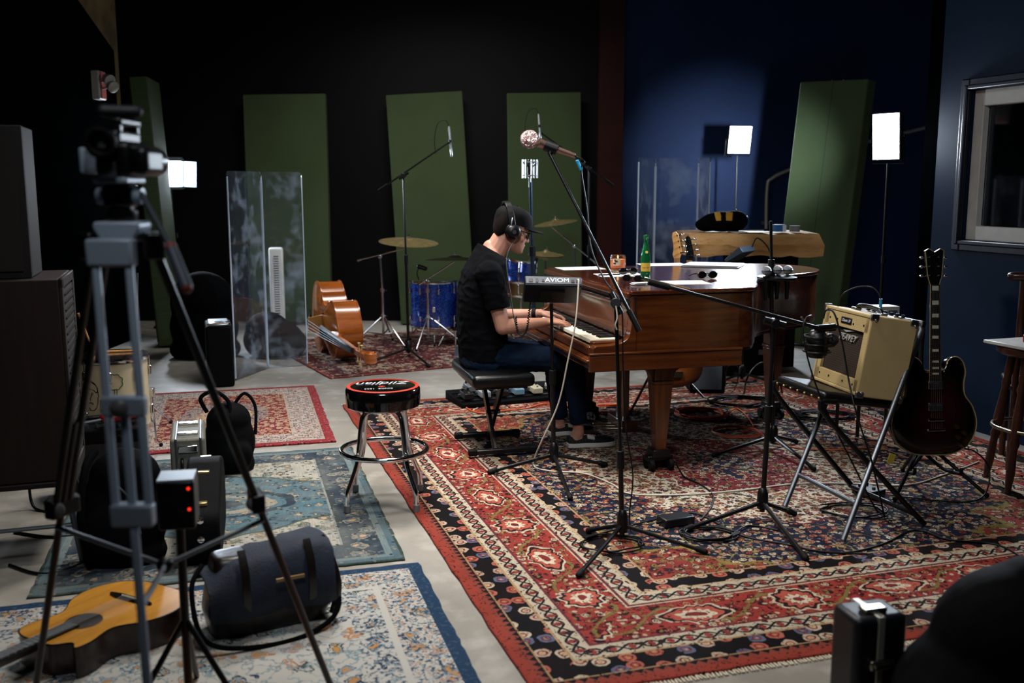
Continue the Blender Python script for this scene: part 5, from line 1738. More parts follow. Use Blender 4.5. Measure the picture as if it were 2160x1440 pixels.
B().rings([[V((x, -w_, z)), V((x, w_, z)), V((x, w_, z + 0.016)), V((x, -w_, z + 0.016))] for x, w_, z in ((0.02, 0.03, 0.13), (0.36, 0.048, 0.19))]).build('tailpiece', ebony, dbass, local=True)
B().rings([[V((x, -w_, z)), V((x, -w_ * .6, z + 0.014)), V((x, w_ * .6, z + 0.014)), V((x, w_, z)), V((x, w_ * .9, z - 0.012)), V((x, -w_ * .9, z - 0.012))] for x, w_, z in ((0.80, 0.046, 0.196), (1.62, 0.024, 0.118))]).build('fingerboard', ebony, dbass, local=True)
B().rings([[V((x, -w_, z0)), V((x, w_, z0)), V((x, w_ * .6, z1)), V((x, -w_ * .6, z1))] for x, w_, z0, z1 in ((1.04, 0.036, 0.165, 0.03), (1.15, 0.030, 0.155, 0.105), (1.62, 0.024, 0.108, 0.070))]).build('neck', bass_wood, dbass, local=True, smooth=50)
pgb = B(); pgb.rings([[V((x, -w_, z0)), V((x, w_, z0)), V((x, w_, z1)), V((x, -w_, z1))] for x, w_, z0, z1 in ((1.62, 0.026, 0.112, 0.062), (1.74, 0.024, 0.105, 0.045), (1.84, 0.021, 0.080, 0.02))])
pgo = pgb.build('peg_box', bass_wood, dbass, local=True, bevel=0.006)
pgb = B(); pgb.cyl((1.88, -0.042, 0.035), (1.88, 0.042, 0.035), 0.05, n=20); pgb.cyl((1.88, -0.05, 0.035), (1.88, 0.05, 0.035), 0.026, n=16)
pgb.build('scroll', bass_wood, dbass, local=True, bevel=0.006)
for k in range(4):
    s_ = 1 if k % 2 else -1
    xx = 1.66 + 0.045 * k
    B().cyl((xx, s_ * 0.02, 0.085), (xx, s_ * 0.075, 0.085), 0.006, n=8).build('tuner_shaft', brass, pgo, local=True)
    B().box((xx, s_ * 0.082, 0.085), (0.034, 0.010, 0.026)).build('tuner_key', brass, pgo, local=True, bevel=0.004)
for k in range(4):
    y_ = (k - 1.5)
    B().tube([(0.36, y_ * 0.022, 0.21), (0.565, y_ * 0.030, 0.268), (1.62, y_ * 0.009, 0.136)], 0.0025, 6).build('string', steel, dbass, local=True)
B().cyl((0.0, 0, 0), (-0.10, 0, 0), 0.012, n=10).build('endpin', ebony, dbass, local=True)

# ================================================================== drum kit
m, p, x, y, z, o = shader('blue_sparkle', 0.18, 0.35, spec=0.6)
d_, a_, b_c = xvor(xvec(x + y * 0.7, z + y * 0.31), 170)
setcol(p, xmix(X.op('MULTIPLY', a_ - 0.55, 2.0, clamp=True), '#0a2a86', '#3f78d8'))
p.inputs['Coat Weight'].default_value = 0.6
sparkle = m
skin_head = mat('drum_head', '#b4b4ae', 0.5)
DZ = RZ


def drum(name, label, c, axis, r, L, lugs=8, group='drums of the blue kit', head=None, shell_m=None, legs=None):
    axis = V(axis).normalized()
    c = V(c)
    root = thing(name, label, 'drum', c - axis * L / 2, group=group)
    b0 = c - axis * L / 2
    B().lathe([(r - 0.006, 0), (r, 0.0), (r, L), (r - 0.006, L)], 36, b0, axis).build('shell', shell_m or sparkle, root, smooth=50)
    for z_ in (0.0, L):
        B().lathe([(r - 0.002, -0.012), (r + 0.010, -0.012), (r + 0.012, 0.0), (r + 0.010, 0.014), (r - 0.002, 0.014)], 40, b0 + axis * z_, axis).build('hoop', chrome, root, smooth=50)
        B().lathe([(r - 0.004, -0.003), (r - 0.004, 0.003), (0.001, 0.004)], 36, b0 + axis * (z_ + (0.003 if z_ else -0.003)), axis if z_ else -axis).build('drum_head', head or skin_head, root)
    x_, y_, d = basis(axis)
    for k in range(lugs):
        a = 2 * math.pi * (k + 0.35) / lugs
        e_ = x_ * math.cos(a) + y_ * math.sin(a)
        for z_, s_ in ((0.085, -1), (L - 0.085, 1)):
            q_ = b0 + e_ * (r + 0.012) + axis * z_
            lg_ = B(); lg_.cap2(q_ - axis * 0.02, q_ + axis * 0.02, 0.011, 0.011, 8); lo = lg_.build('lug', chrome, root, smooth=60)
            B().cyl(q_, q_ + axis * s_ * (z_ if s_ < 0 else (L - z_)), 0.0035, n=6).build('tension_rod', chrome, lo)
    if legs is not None:
        for k in range(3):
            a = 2 * math.pi * k / 3 + 0.6
            e_ = x_ * math.cos(a) + y_ * math.sin(a)
            q_ = b0 + e_ * (r + 0.02)
            l_ = B(); l_.tube([q_ + axis * L * 0.45, V((q_.x, q_.y, 0.06)) + e_ * 0.01, V((q_.x, q_.y, legs + 0.012)) + e_ * 0.035], 0.0055, 8); lo = l_.build('leg', chrome, root)
            B().sph(V((q_.x, q_.y, legs + 0.0125)) + e_ * 0.035, 0.0125, 8, 6).build('rubber_foot', black_rubber, lo)
            B().box(q_ + axis * L * 0.42, (0.03, 0.03, 0.05)).build('leg_bracket', chrome, root, bevel=0.004)
    return root


yt = 9.75
ft = D(916, 690, yt)
drum('floor_tom', 'deep blue sparkle floor tom on chrome legs', (ft.x, yt, 0.40), (0, 0, 1), 0.225, 0.44, legs=DZ)
bdc = D(1008, 668, 9.85)
bd_ax = V((0.35, -0.92, 0))
bdr = drum('bass_drum', 'large blue sparkle bass drum lying behind the pianist', (bdc.x, 9.85, 0.30), bd_ax, 0.275, 0.40, head=black_vinyl)
for s_ in (-1, 1):
    x_ = V((0.92, 0.35, 0)) * s_
    q_ = V((bdc.x, 9.75, 0.25)) + x_ * 0.26
    l_ = B(); l_.cyl(q_, V((q_.x, q_.y, DZ + 0.005)) + x_ * 0.14 - V((0, 0.12, 0)), 0.007, n=8); l_.build('spur', chrome, bdr)
rt = D(1099, 566, 9.8)
rtm = drum('rack_tom', 'small blue sparkle rack tom mounted above the bass drum', (rt.x, 9.8, rt.z), (0.08, -0.25, 1), 0.15, 0.23, 6)
B().tube([V((rt.x, 9.8, rt.z)) + V((-0.10, 0.0, -0.10)), V((bdc.x + 0.15, 9.83, 0.72)), V((bdc.x + 0.12, 9.85, 0.576))], 0.012, 8).build('tom_arm', chrome, rtm)
sn = D(1100, 640, 9.35)
snr = drum('snare_drum', 'shallow dark snare drum behind the personal mixer', (sn.x, 9.45, 0.60), (0, -0.1, 1), 0.17, 0.13, 6, shell_m=mat('brass_shell', '#7d6a48', 0.3, 0.9))
for k in range(3):
    a = R(30 + 120 * k)
    l_ = B(); l_.cyl((sn.x, 9.45, 0.30), (sn.x + 0.28 * math.cos(a), 9.45 + 0.28 * math.sin(a), DZ + 0.012), 0.008, n=8); l_.build('stand_leg', chrome, snr)
    B().tube([(sn.x, 9.45, 0.45), (sn.x + 0.12 * math.cos(a), 9.45 + 0.12 * math.sin(a), 0.5), (sn.x + 0.18 * math.cos(a), 9.45 + 0.18 * math.sin(a), 0.54)], 0.007, 6).build('basket_arm', chrome, snr)
B().cyl((sn.x, 9.45, 0.2), (sn.x, 9.45, 0.52), 0.011, n=8).build('stand_tube', chrome, snr)


def cymbal(label, c, r, nrm, mt=None, name='cymbal', double=False):
    root = thing(name, label, 'cymbal', c, group='cymbals of the blue kit')
    pr = [(0.006, 0.020), (r * 0.10, 0.022), (r * 0.20, 0.010), (r * 0.24, 0.004), (r * 0.6, -0.006), (r, -0.022), (r, -0.0235), (r * 0.6, -0.008), (r * 0.24, 0.002), (r * 0.2, 0.007), (r * 0.10, 0.019), (0.006, 0.017)]
    B().lathe(pr, 40, c, nrm).build('plate', mt or brass, root, smooth=60)
    if double:
        B().lathe([(q, -z_ - 0.055) for q, z_ in pr], 40, c, nrm).build('bottom_plate', mt or brass, root, smooth=60)
    n_ = V(nrm).normalized()
    B().cyl(V(c) + n_ * 0.015, V(c) + n_ * 0.055, 0.006, n=8).build('wing_nut', chrome, root)
    B().lathe([(0.004, 0), (0.016, 0.002), (0.016, 0.010), (0.004, 0.012)], 12, V(c) + n_ * 0.02, n_).build('felt', mat('felt', '#4a4a48', 0.95), root)
    return root


def cym_stand(label, base, top, boom=None, spread=0.30, rot=20, hub=0.30):
    root = thing('cymbal_stand', label, 'cymbal stand', (base[0], base[1], 0), group='chrome stands of the blue kit')
    bx, by = base[0], base[1]
    B().cyl((bx, by, 0.10), (bx, by, hub + 0.25), 0.0125, n=10).build('lower_tube', chrome, root)
    B().cyl((bx, by, hub + 0.25), top, 0.0095, n=10).build('upper_tube', chrome, root)
    for z_ in (hub + 0.25, hub):
        B().lathe([(0.012, -0.02), (0.020, -0.018), (0.020, 0.018), (0.012, 0.02)], 12, (bx, by, z_)).build('collar', chrome, root)
        B().cyl((bx, by, z_), (bx + 0.045, by - 0.01, z_), 0.005, n=6).build('wing_bolt', chrome, root)
    for k in range(3):
        a = R(rot + 120 * k)
        f_ = V((bx + spread * math.cos(a), by + spread * math.sin(a), DZ + 0.014))
        l_ = B(); l_.tube(spl([V((bx, by, hub)), V((bx, by, hub - 0.03)).lerp(f_, 0.3) + V((0, 0, 0.03)), f_], 4), 0.0085, 8); lo = l_.build('leg', chrome, root)
        B().sph(f_, 0.0135, 8, 6).build('rubber_foot', black_rubber, lo)
        B().cyl((bx, by, 0.12), V((bx, by, hub)).lerp(f_, 0.55), 0.006, n=6).build('brace', chrome, lo)
    if boom:
        B().cyl(boom[0], boom[1], 0.0075, n=10).build('boom_arm', chrome, root)
        B().cyl(V(boom[0]), V(boom[0]) + (V(boom[1]) - V(boom[0])).normalized() * 0.03, 0.012, n=10).build('counterweight', chrome, root)
        B().sph(top, 0.022, 10, 8).build('tilter', chrome, root)
    return root


ys = 9.55
h0 = D(809, 722, ys)
cym_stand('chrome boom stand under the thin crash cymbal', (h0.x, ys), D(802, 541, ys), (D(754, 549, ys), D(858, 523, ys)), rot=200)
cymbal('thin bronze crash cymbal on the chrome boom stand before a green panel', D(862, 506, ys), 0.285, (0.06, -0.10, 1))
ys2 = 9.5
h1 = D(904, 735, ys2)
cym_stand('chrome boom stand standing before the blue floor tom', (h1.x, ys2), D(903, 592, ys2), (D(884, 600, ys2), D(958, 552, ys2)), rot=255, spread=0.34)
dark_bronze = mat('dark_bronze', '#2c2620', 0.35, 0.9, noise=0.3, nscale=20)
cymbal('dark ride cymbal above the blue floor tom', D(960, 543, ys2 + 0.1), 0.29, (0.0, 0.05, 1), dark_bronze)
ys3 = 10.2
cym_stand('chrome boom stand beside the column at the end of the kit', (D(1213, 700, ys3).x, ys3), D(1211, 519, ys3), (D(1258, 556, ys3), D(1160, 476, ys3)), rot=80)
cymbal('bronze cymbal tilted high behind the pianist', D(1172, 466, ys3), 0.225, (-0.14, -0.06, 1))
ys4 = 9.7
cym_stand('chrome hi-hat stand behind the pianist', (D(1150, 700, ys4).x, ys4), D(1150, 520, ys4), None, rot=50, spread=0.22)
cymbal('small bronze hi-hat pair near the rack tom', D(1152, 532, ys4), 0.175, (0.05, -0.06, 1), double=True)
# bass drum pedal, throne hints
dmic = thing('drum_microphone', 'small black clip microphone on the rim of the floor tom', 'microphone', D(884, 575, 9.5))
q_ = D(886, 562, 9.52)
B().cap2(q_ + V((-0.01, 0, 0)), q_ + V((0.05, 0, -0.02)), 0.022, 0.02, 12).build('body', black_plastic, dmic)
B().tube(spl([q_, q_ + V((-0.03, 0, -0.06)), D(884, 590, 9.54)], 4), 0.006, 6).build('gooseneck', black_metal, dmic)
pdl = thing('drum_pedal', 'chrome bass drum pedal standing behind the piano bench', 'drum pedal', D(975, 745, 9.4))
q_ = F(958, 752, DZ)
B().box(q_ + V((0.05, 0.1, 0.02)), (0.10, 0.30, 0.015), rx=10).build('foot_board', dull_steel, pdl)
for s_ in (0, 0.1):
    B().cyl(q_ + V((s_, 0.22, 0.005)), q_ + V((s_, 0.22, 0.20)), 0.008, n=8).build('post', chrome, pdl)
B().cyl(q_ + V((-0.02, 0.22, 0.20)), q_ + V((0.12, 0.22, 0.20)), 0.007, n=8).build('axle', chrome, pdl)
B().cyl(q_ + V((0.05, 0.22, 0.20)), q_ + V((0.05, 0.15, 0.36)), 0.005, n=8).build('beater_rod', chrome, pdl)
B().sph(q_ + V((0.05, 0.14, 0.37)), 0.028, 10, 8).build('beater', MATS['felt'], pdl)

# overhead microphones
def pencil(label, top, bot):
    root = thing('pencil_microphone', label, 'microphone', bot)
    top, bot = V(top), V(bot); d = top - bot; L = d.length
    B().lathe([(0.010, 0), (0.0115, 0.004), (0.0115, L * 0.3), (0.0105, L * 0.31), (0.0105, L * 0.92), (0.007, L), (0.001, L)], 14, bot, d).build('body', mat('nickel', '#c9ccd0', 0.3, 0.9), root)
    B().cyl(bot.lerp(top, 0.47), bot.lerp(top, 0.56), 0.016, n=12).build('clip', black_plastic, root)
    B().tube(spl([top, top + V((-0.03, 0, 0.05)), top + V((-0.10, 0, 0.02)), top + V((-0.13, 0, -0.12)), top + V((-0.12, 0, -0.24))], 5), 0.0035, 6).build('cable', black_rubber, root)
    return root
y1 = 9.02
mic_stand('tall boom stand with a pencil microphone over the crash cymbal', F(862, 751, DZ), D(851, 370, y1), [F(776, 768, DZ), F(906, 775, DZ), F(880, 728, DZ)], (D(800, 401, y1), D(947, 300, y1)), 0.013, mid=0.52, boom_r=0.008)
pencil('silver pencil microphone pointing down over the crash cymbal', D(947, 266, y1), D(953, 331, y1))
y2 = 9.75
mic_stand('boom stand with a pencil microphone beside the dark red column', (D(1243, 690, y2).x, y2, 0), D(1242, 355, y2), [(D(1210, 690, y2).x, y2 - 0.25), (D(1285, 690, y2).x, y2 - 0.1), (D(1243, 690, y2).x, y2 + 0.3)], (D(1292, 390, y2), D(1137, 277, y2)), 0.012, boom_r=0.008)
pencil('silver pencil microphone held behind the vocal microphone', D(1136, 240, y2), D(1140, 292, y2))
# studio condenser on a tall stand behind the head of the pianist
y3 = 8.35
lb = D(1128, 770, y3)
mic_stand('tall blue-black studio stand rising behind the pianist', (lb.x, y3, 0), D(1119, 384, y3), [(lb.x - 0.3, y3 - 0.1), (lb.x + 0.28, y3 - 0.15), (lb.x, y3 + 0.32)], None, 0.019, mid=0.62, z0=0.0, mt=mat('blue_steel', '#37465a', 0.3, 0.8))
ldc = thing('condenser_microphone', 'studio condenser microphone in a silver shock mount', 'microphone', D(1119, 384, y3))
lc = D(1118, 356, y3)
silv = mat('nickel')
B().lathe([(0.001, -0.07), (0.022, -0.07), (0.024, -0.02), (0.024, 0.02), (0.021, 0.06), (0.012, 0.078), (0.001, 0.08)], 18, lc).build('body', black_metal, ldc)
for z_ in (-0.055, 0.055):
    B().tube([lc + V((0.058 * math.cos(R(q)), 0.058 * math.sin(R(q)), z_)) for q in range(0, 360, 20)], 0.005, 6, True).build('shock_ring', silv, ldc)
for k in range(8):
    a = R(45 * k + 10)
    e_ = V((math.cos(a), math.sin(a), 0))
    B().cyl(lc + e_ * 0.062 + V((0, 0, -0.075)), lc + e_ * 0.062 + V((0, 0, 0.075)), 0.005, n=6).build('shock_post', silv, ldc)
    B().cyl(lc + e_ * 0.060 + V((0, 0, 0.05)), lc + e_ * 0.026 + V((0, 0, 0.015)), 0.003, n=5).build('elastic', black_rubber, ldc)
B().cyl(lc + V((0.0, 0, -0.15)), lc + V((0.0, 0, -0.07)), 0.012, n=10).build('swivel', silv, ldc)

# ================================================================== timber slab and its clutter
slabw = wood('raw_pine', '#9a6a36', '#c79a62', '#5f3c1c', 1.6, (1.2, 9, 9), 0.75, 0.0, 0.3)
yb = 8.05
t0, t1 = D(1454, 496, yb), D(1728, 496, yb)
zt = D(1590, 492, yb).z; zbm = D(1590, 543, yb).z
cbx = thing('base_cabinet', 'black cabinet carrying the raw timber slab', 'cabinet', (2.13, yb + 0.50, 0))
B().box((0, 0, zbm / 2 - 0.002), (0.6, 0.2, zbm - 0.008)).build('carcass', black_tolex, cbx, local=True, bevel=0.006)
for s_ in (-1, 1):
    do = B().box((s_ * 0.15, -0.11, zbm / 2), (0.28, 0.02, zbm - 0.08)).build('door', black_tolex, cbx, local=True, bevel=0.004)
    B().box((s_ * 0.03, -0.126, zbm * 0.6), (0.015, 0.016, 0.14)).build('handle', black_metal, do, local=True)
slab = thing('timber_slab', 'thick raw pine timber slab used as a table top', 'table top', (t0.x, yb, zbm), 0)
rgs = []
rr_ = random.Random(3)
L_ = t1.x - t0.x
for k in range(15):
    xx = t0.x + L_ * k / 14
    j = lambda s: rr_.uniform(-s, s)
    rgs.append([V((xx, yb + j(.006), zbm + 0.01 + j(.012))), V((xx, yb - 0.03 + j(.012), (zbm + zt) / 2 + j(.012))), V((xx, yb + j(.008), zt - 0.005 + j(.006))), V((xx, yb + 0.62, zt + j(.004))), V((xx, yb + 0.62, zbm))])
for q_ in rgs[-1][:2]:
    q_.x += 0.04
B().rings(rgs).build('slab', slabw, slab, smooth=30)
# things on the slab
bg = D(1524, 478, yb + 0.25)
bag = thing('tool_bag', 'black bag with yellow straps on the timber slab', 'bag', (bg.x, yb + 0.25, zt))
m_ = B(); m_.sph((bg.x, yb + 0.25, zt + 0.085), (0.19, 0.12, 0.085), 20, 12, rz=5); m_.sph((bg.x + 0.1, yb + 0.25, zt + 0.09), (0.11, 0.11, 0.088), 16, 10); m_.sph((bg.x - 0.13, yb + 0.25, zt + 0.06), (0.1, 0.1, 0.058), 16, 10)
remeshed(m_, 'shell', black_cloth, bag, 0.012, 4)
yel = mat('yellow_webbing', '#c08a1e', 0.7)
for dx, rz_ in ((-0.06, 25), (0.03, -20)):
    B().box((bg.x + dx, yb + 0.145, zt + 0.13), (0.055, 0.012, 0.075), rx=-24, rz=rz_).build('yellow_strap', yel, bag, bevel=0.004)
for dx, dz in ((0.10, 0.185), (0.19, 0.13)):
    B().sph((bg.x + dx, yb + 0.2, zt + dz), 0.011, 8, 6).build('metal_snap', chrome, bag)
pp = thing('paper_sheet', 'white sheet of paper lying on the timber slab', 'paper', D(1580, 497, yb + 0.1), 8)
pp.location.z = zt + 0.004; WM[pp] = TR((pp.location.x, yb + 0.12, zt + 0.004), 8); pp.matrix_world = WM[pp]
B().box((0, 0, 0.002), (0.30, 0.2, 0.003)).build('sheet', paper_mat, pp, local=True)
sw = thing('metal_ruler', 'shiny steel tool lying across the timber slab', 'tool', (D(1590, 493, yb + .22).x, yb + 0.30, zt + 0.006), -6)
B().cyl((-0.1, 0, 0.008), (0.1, 0, 0.008), 0.007, n=8).build('shaft', steel, sw, local=True)
B().cyl((0.1, 0, 0.008), (0.17, 0, 0.008), 0.009, n=8).build('grip', black_rubber, sw, local=True)
bx_ = D(1643, 487, yb + 0.2)
bb1 = thing('small_box', 'small blue and white carton on the timber slab', 'box', (bx_.x, yb + 0.2, zt + 0.004), 12)
B().box((0, 0, 0.03), (0.09, 0.07, 0.058)).build('carton', mat('carton_blue', '#2b6fae', 0.5), bb1, local=True, bevel=0.002)
B().box((0.03, -0.001, 0.03), (0.032, 0.0725, 0.05)).build('white_label', paper_mat, bb1, local=True)
cn = D(1676, 488, yb + 0.2)
cn1 = thing('tape_roll', 'grey tape roll beside the blue carton', 'tape', (cn.x, yb + 0.2, zt + 0.004))
B().lathe([(0.022, 0.0), (0.042, 0.0), (0.042, 0.05), (0.022, 0.05)], 24).build('roll', mat('tape_grey', '#77787a', 0.5), cn1, local=True)
B().lathe([(0.019, 0.001), (0.0219, 0.001), (0.0219, 0.049), (0.019, 0.049)], 24).build('core', mat('cardboard', '#7d6848', 0.8), cn1, local=True)

# ================================================================== guitars and gear behind the piano
yg = 7.08
def bass_like(name, label, u, v_top, y, head_m, body_m, n_tun, two, tilt, flip=1):
    tp = D(u, v_top, y)
    Lg = 1.12
    M = TR((tp.x, y, tp.z - Lg * math.cos(R(8)) + 0.0), 0) @ TR(rx=-7) @ TR(ry=tilt) @ Matrix(((1, 0, 0, 0), (0, 0, -1, 0), (0, 1, 0, 0), (0, 0, 0, 1)))
    g = thing(name, label, 'guitar', M=M)
    o_ = [(0.0, 0.0), (0.13, 0.03), (0.185, 0.12), (0.16, 0.22), (0.13, 0.28), (0.15, 0.38), (0.13, 0.46), (0.085, 0.42), (0.045, 0.36), (-0.045, 0.36), (-0.08, 0.40), (-0.13, 0.45), (-0.16, 0.39), (-0.13, 0.28), (-0.165, 0.2), (-0.18, 0.11), (-0.12, 0.03)]
    bb2, p2 = guitar_body(o_, 0.042, 4)
    bo2 = bb2.build('body', body_m, g, local=True, smooth=50)
    B().rings([[V((-w_, y_, 0.030)), V((-w_ * .7, y_, 0.010)), V((w_ * .7, y_, 0.010)), V((w_, y_, 0.030))] for w_, y_ in ((0.031, 0.34), (0.021, 0.93))]).build('neck', maple, g, local=True, smooth=50)
    hsl = [(-0.021, 0.925), (-0.030, 0.955), (-0.022, 0.99), (-0.026, 1.04), (-0.034, 1.08), (-0.030, 1.11), (-0.012, 1.12), (0.010, 1.10), (0.020, 1.05), (0.036, 0.98), (0.030, 0.95), (0.021, 0.925)]
    hsl = [(x * flip, y_) for x, y_ in hsl]
    hb2 = B(); hb2.prism(hsl, 0.012, 0.028); ho = hb2.build('headstock', head_m, g, local=True, bevel=0.002)
    for k in range(n_tun):
        t_ = k / (n_tun - 1)
        xx = (0.026 - 0.026 * t_) * flip; yy = 0.965 + 0.125 * t_
        B().cyl((xx, yy, 0.026), (xx, yy, 0.042), 0.006, n=8).build('tuner_post', chrome, ho, local=True)
        B().cyl((xx, yy, 0.020), (xx + 0.035 * flip, yy + 0.006, 0.020), 0.003, n=6).build('tuner_shaft', chrome, ho, local=True)
        B().sph((xx + 0.042 * flip, yy + 0.007, 0.020), (0.013, 0.010, 0.005), 10, 6).build('tuner_button', chrome, ho, local=True)
    for k in range(4):
        B().cyl((-0.02 + 0.0133 * k, 0.08, 0.030), (-0.014 + 0.0093 * k, 0.93, 0.034), 0.0012, n=4).build('string', steel, g, local=True)
    B().box((0, 0.09, 0.028), (0.08, 0.04, 0.012)).build('bridge', chrome, g, local=True)
    B().box((0, 0.22, 0.026), (0.075, 0.05, 0.012)).build('pickup', black_plastic, g, local=True, bevel=0.004)
    return g, M
m, p, x, y, z, o = shader('brown_burst', 0.2, spec=0.6)
rr = ((x * x) * 1.5 + (y - 0.2) * (y - 0.2)).sqrt()
setcol(p, xmix(X.op('MULTIPLY', rr - 0.08, 6.0, clamp=True), '#8c4a20', '#2a0f08'))
brown_burst = m
maple_head = wood('maple_head', '#b98248', '#cf9c60', '#9a6a36', 3, (8, 1, 8), 0.35, 0.3)
ga, gaM = bass_like('bass_guitar', 'sunburst bass guitar with pale maple headstock behind the piano', 1436, 491, yg, maple_head, brown_burst, 4, False, -0.5)
gb2, gbM = bass_like('bass_guitar', 'black bass guitar with dark headstock behind the maple one', 1455, 500, yg + 0.50, ebony, mat('gloss_black', '#08080a', 0.1), 4, False, 1)
for M_, gg, lab in ((gaM, ga, 'guitar stand holding the maple headed bass behind the piano'), (gbM, gb2, 'guitar stand holding the black bass behind the piano')):
    q_ = M_.translation
    st2 = thing('guitar_stand', lab, 'guitar stand', (q_.x, q_.y + 0.1, 0))
    B().cyl((q_.x, q_.y + 0.13, 0.22), (q_.x, q_.y + 0.17, 0.70), 0.010, n=8).build('upright', black_metal, st2)
    for dx, dy in ((-0.2, -0.12), (0.2, -0.12), (0, 0.24)):
        B().cyl((q_.x, q_.y + 0.13, 0.24), (q_.x + dx, q_.y + 0.13 + dy, 0.024), 0.009, n=8).build('leg', black_metal, st2)
    for s_ in (-1, 1):
        B().tube(spl([(q_.x, q_.y + 0.12, 0.22), (q_.x + s_ * 0.08, q_.y + 0.06, max(q_.z - 0.02, 0.1)), (q_.x + s_ * 0.09, q_.y - 0.05, max(q_.z - 0.03, 0.09))], 4), 0.008, 8).build('cradle_arm', black_rubber, st2)

# cabinet amp behind the piano
ga_ = F(1478, 838, RZ)
cab = thing('speaker_cabinet', 'black speaker cabinet with grey grille behind the piano', 'speaker', (1.47, 7.40, RZ), -6)
B().box((0, 0, 0.23), (0.26, 0.22, 0.46)).build('cabinet', black_tolex, cab, local=True, bevel=0.012)
m, p, x, y, z, o = shader('silver_grille', 0.7)
st = ((x * 130).fr() > 0.5)
setcol(p, xmix(st, '#39414a', '#6a757e'))
B().box((0.0, -0.112, 0.23), (0.21, 0.006, 0.40)).build('grille', m, cab, local=True)
# aviom on a stand behind the piano
yk = 7.72
kb = D(1565, 800, yk)
mic_stand('short black stand behind the piano holding a small grey console', (kb.x, yk, 0), D(1562, 560, yk), [(kb.x - 0.25, yk - 0.15), (kb.x + 0.26, yk - 0.12), (kb.x, yk + 0.28)], None, 0.0125)
kc = D(1560, 536, yk)
km = TR(kc + V((0, 0, 0.0)), 55) @ TR(rx=-35)
kmx = thing('personal_mixer', 'small grey personal mixer tilted on a stand behind the piano', 'mixer', M=km)
B().rings([[V((-0.13, a, z)) for a, z in prof_] if False else [V((s_, a, z)) for a, z in ((-0.08, -0.025), (0.08, -0.018), (0.08, 0.010), (-0.05, 0.026), (-0.08, 0.026))] for s_ in (-0.13, 0.13)]).build('case', mat('mixer_grey', '#3d4a56', 0.4), kmx, local=True, bevel=0.005)
for k in range(6):
    B().cyl((-0.09 + 0.036 * k, 0.02, 0.014), (-0.09 + 0.036 * k, 0.022, 0.030), 0.009, n=8).build('knob', black_plastic, kmx, local=True)
B().tube(spl([V((0.1, -0.08, 0.01)), V((0.14, -0.14, 0.05)), V((0.17, -0.16, -0.06)), V((0.15, -0.12, -0.2))], 5), 0.006, 6).build('cable', black_rubber, kmx, local=True)
# crate with a tan cushion under the tail
cr = F(1570, 764)
crt = thing('equipment_case', 'black equipment case under the tail of the piano', 'case', (D(1555, 740, 8.1).x, 8.17, 0), 5)
B().box((0, 0, 0.165), (0.55, 0.30, 0.33)).build('body', black_tolex, crt, local=True, bevel=0.012)
for s_ in (-1, 1):
    B().box((s_ * 0.17, -0.154, 0.20), (0.05, 0.012, 0.04)).build('latch', steel, crt, local=True)
cu = thing('foam_roll', 'tan foam roll lying on the black equipment case', 'foam roll', (D(1578, 706, 8.1).x, 8.15, 0.332), 8)
B().lathe([(0.018, -0.13), (0.055, -0.13), (0.055, 0.13), (0.018, 0.13)], 24, (0, 0, 0.056), (1, 0.1, 0)).build('roll', mat('tan_foam', '#a08a50', 0.85, noise=0.15), cu, local=True)
# music pages clipped behind the amp, dark rack
rk = D(1870, 650, 6.3)
# ================================================================== speaker stack on the left
cabw = wood('cabinet_walnut', '#160c08', '#23140c', '#0e0704', 3, (14, 14, 1.2), 0.6, 0.0)
cabw2 = wood('cabinet_dark', '#0d0907', '#150e0c', '#080504', 3, (14, 14, 1.2), 0.7, 0.0)
A0 = F(123, 588, 1.18)
M0 = TR((A0.x, A0.y, 0.35), 18.5)
lc_ = thing('speaker_cabinet', 'tall walnut speaker cabinet with louvred side under the dark one', 'speaker', M=M0)
W_, Dp, Hh = 0.62, 0.46, 0.83
B().box((-W_ / 2, Dp / 2, Hh / 2), (W_, Dp, Hh)).build('cabinet', cabw, lc_, local=True, bevel=0.006)
B().box((0.004, Dp / 2, Hh / 2), (0.012, Dp - 0.09, Hh - 0.10)).build('louvre_panel', mat('louvre_cloth', '#191512', 0.8), lc_, local=True)
for y_, w_ in ((0.02, 0.04), (Dp - 0.02, 0.04)):
    B().box((0.006, y_, Hh / 2), (0.016, w_, Hh)).build('side_trim', cabw, lc_, local=True, bevel=0.004)
for z_ in (0.02, Hh - 0.02):
    B().box((0.006, Dp / 2, z_), (0.016, Dp, 0.04)).build('side_trim', cabw, lc_, local=True, bevel=0.004)
lv = None
for k in range(22):
    z_ = 0.075 + (Hh - 0.15) * k / 21
    if lv is None:
        lv = B().box((0.010, Dp / 2, 0), (0.006, Dp - 0.1, 0.020), ry=30).build('louvre', mat('louvre_dark', '#1a140f', 0.8, spec=0.05), lc_, local=True); o_ = lv
    else:
        o_ = lv.copy(); col.objects.link(o_); o_.parent = lc_; WM[o_] = M0
    o_.location = (0, 0, z_)
M1 = TR(M0 @ V((-0.10, 0.03, Hh + 0.001)), 18.5)
uc = thing('speaker_cabinet', 'dark wooden speaker cabinet standing on the walnut one', 'speaker', M=M1)
B().box((-0.25, 0.19, 0.30), (0.50, 0.30, 0.60)).build('cabinet', cabw2, uc, local=True, bevel=0.006)
B().box((-0.25, 0.028, 0.30), (0.50, 0.022, 0.60)).build('front_frame', cabw2, uc, local=True, bevel=0.004)
B().box((-0.25, 0.014, 0.30), (0.44, 0.01, 0.54)).build('grille', mat('speaker_cloth', '#171310', 0.9), uc, local=True)
sd_ = thing('speaker_stand', 'steel tube stand under the walnut speaker cabinet', 'speaker stand', M=TR((A0.x, A0.y, 0), 18.5))
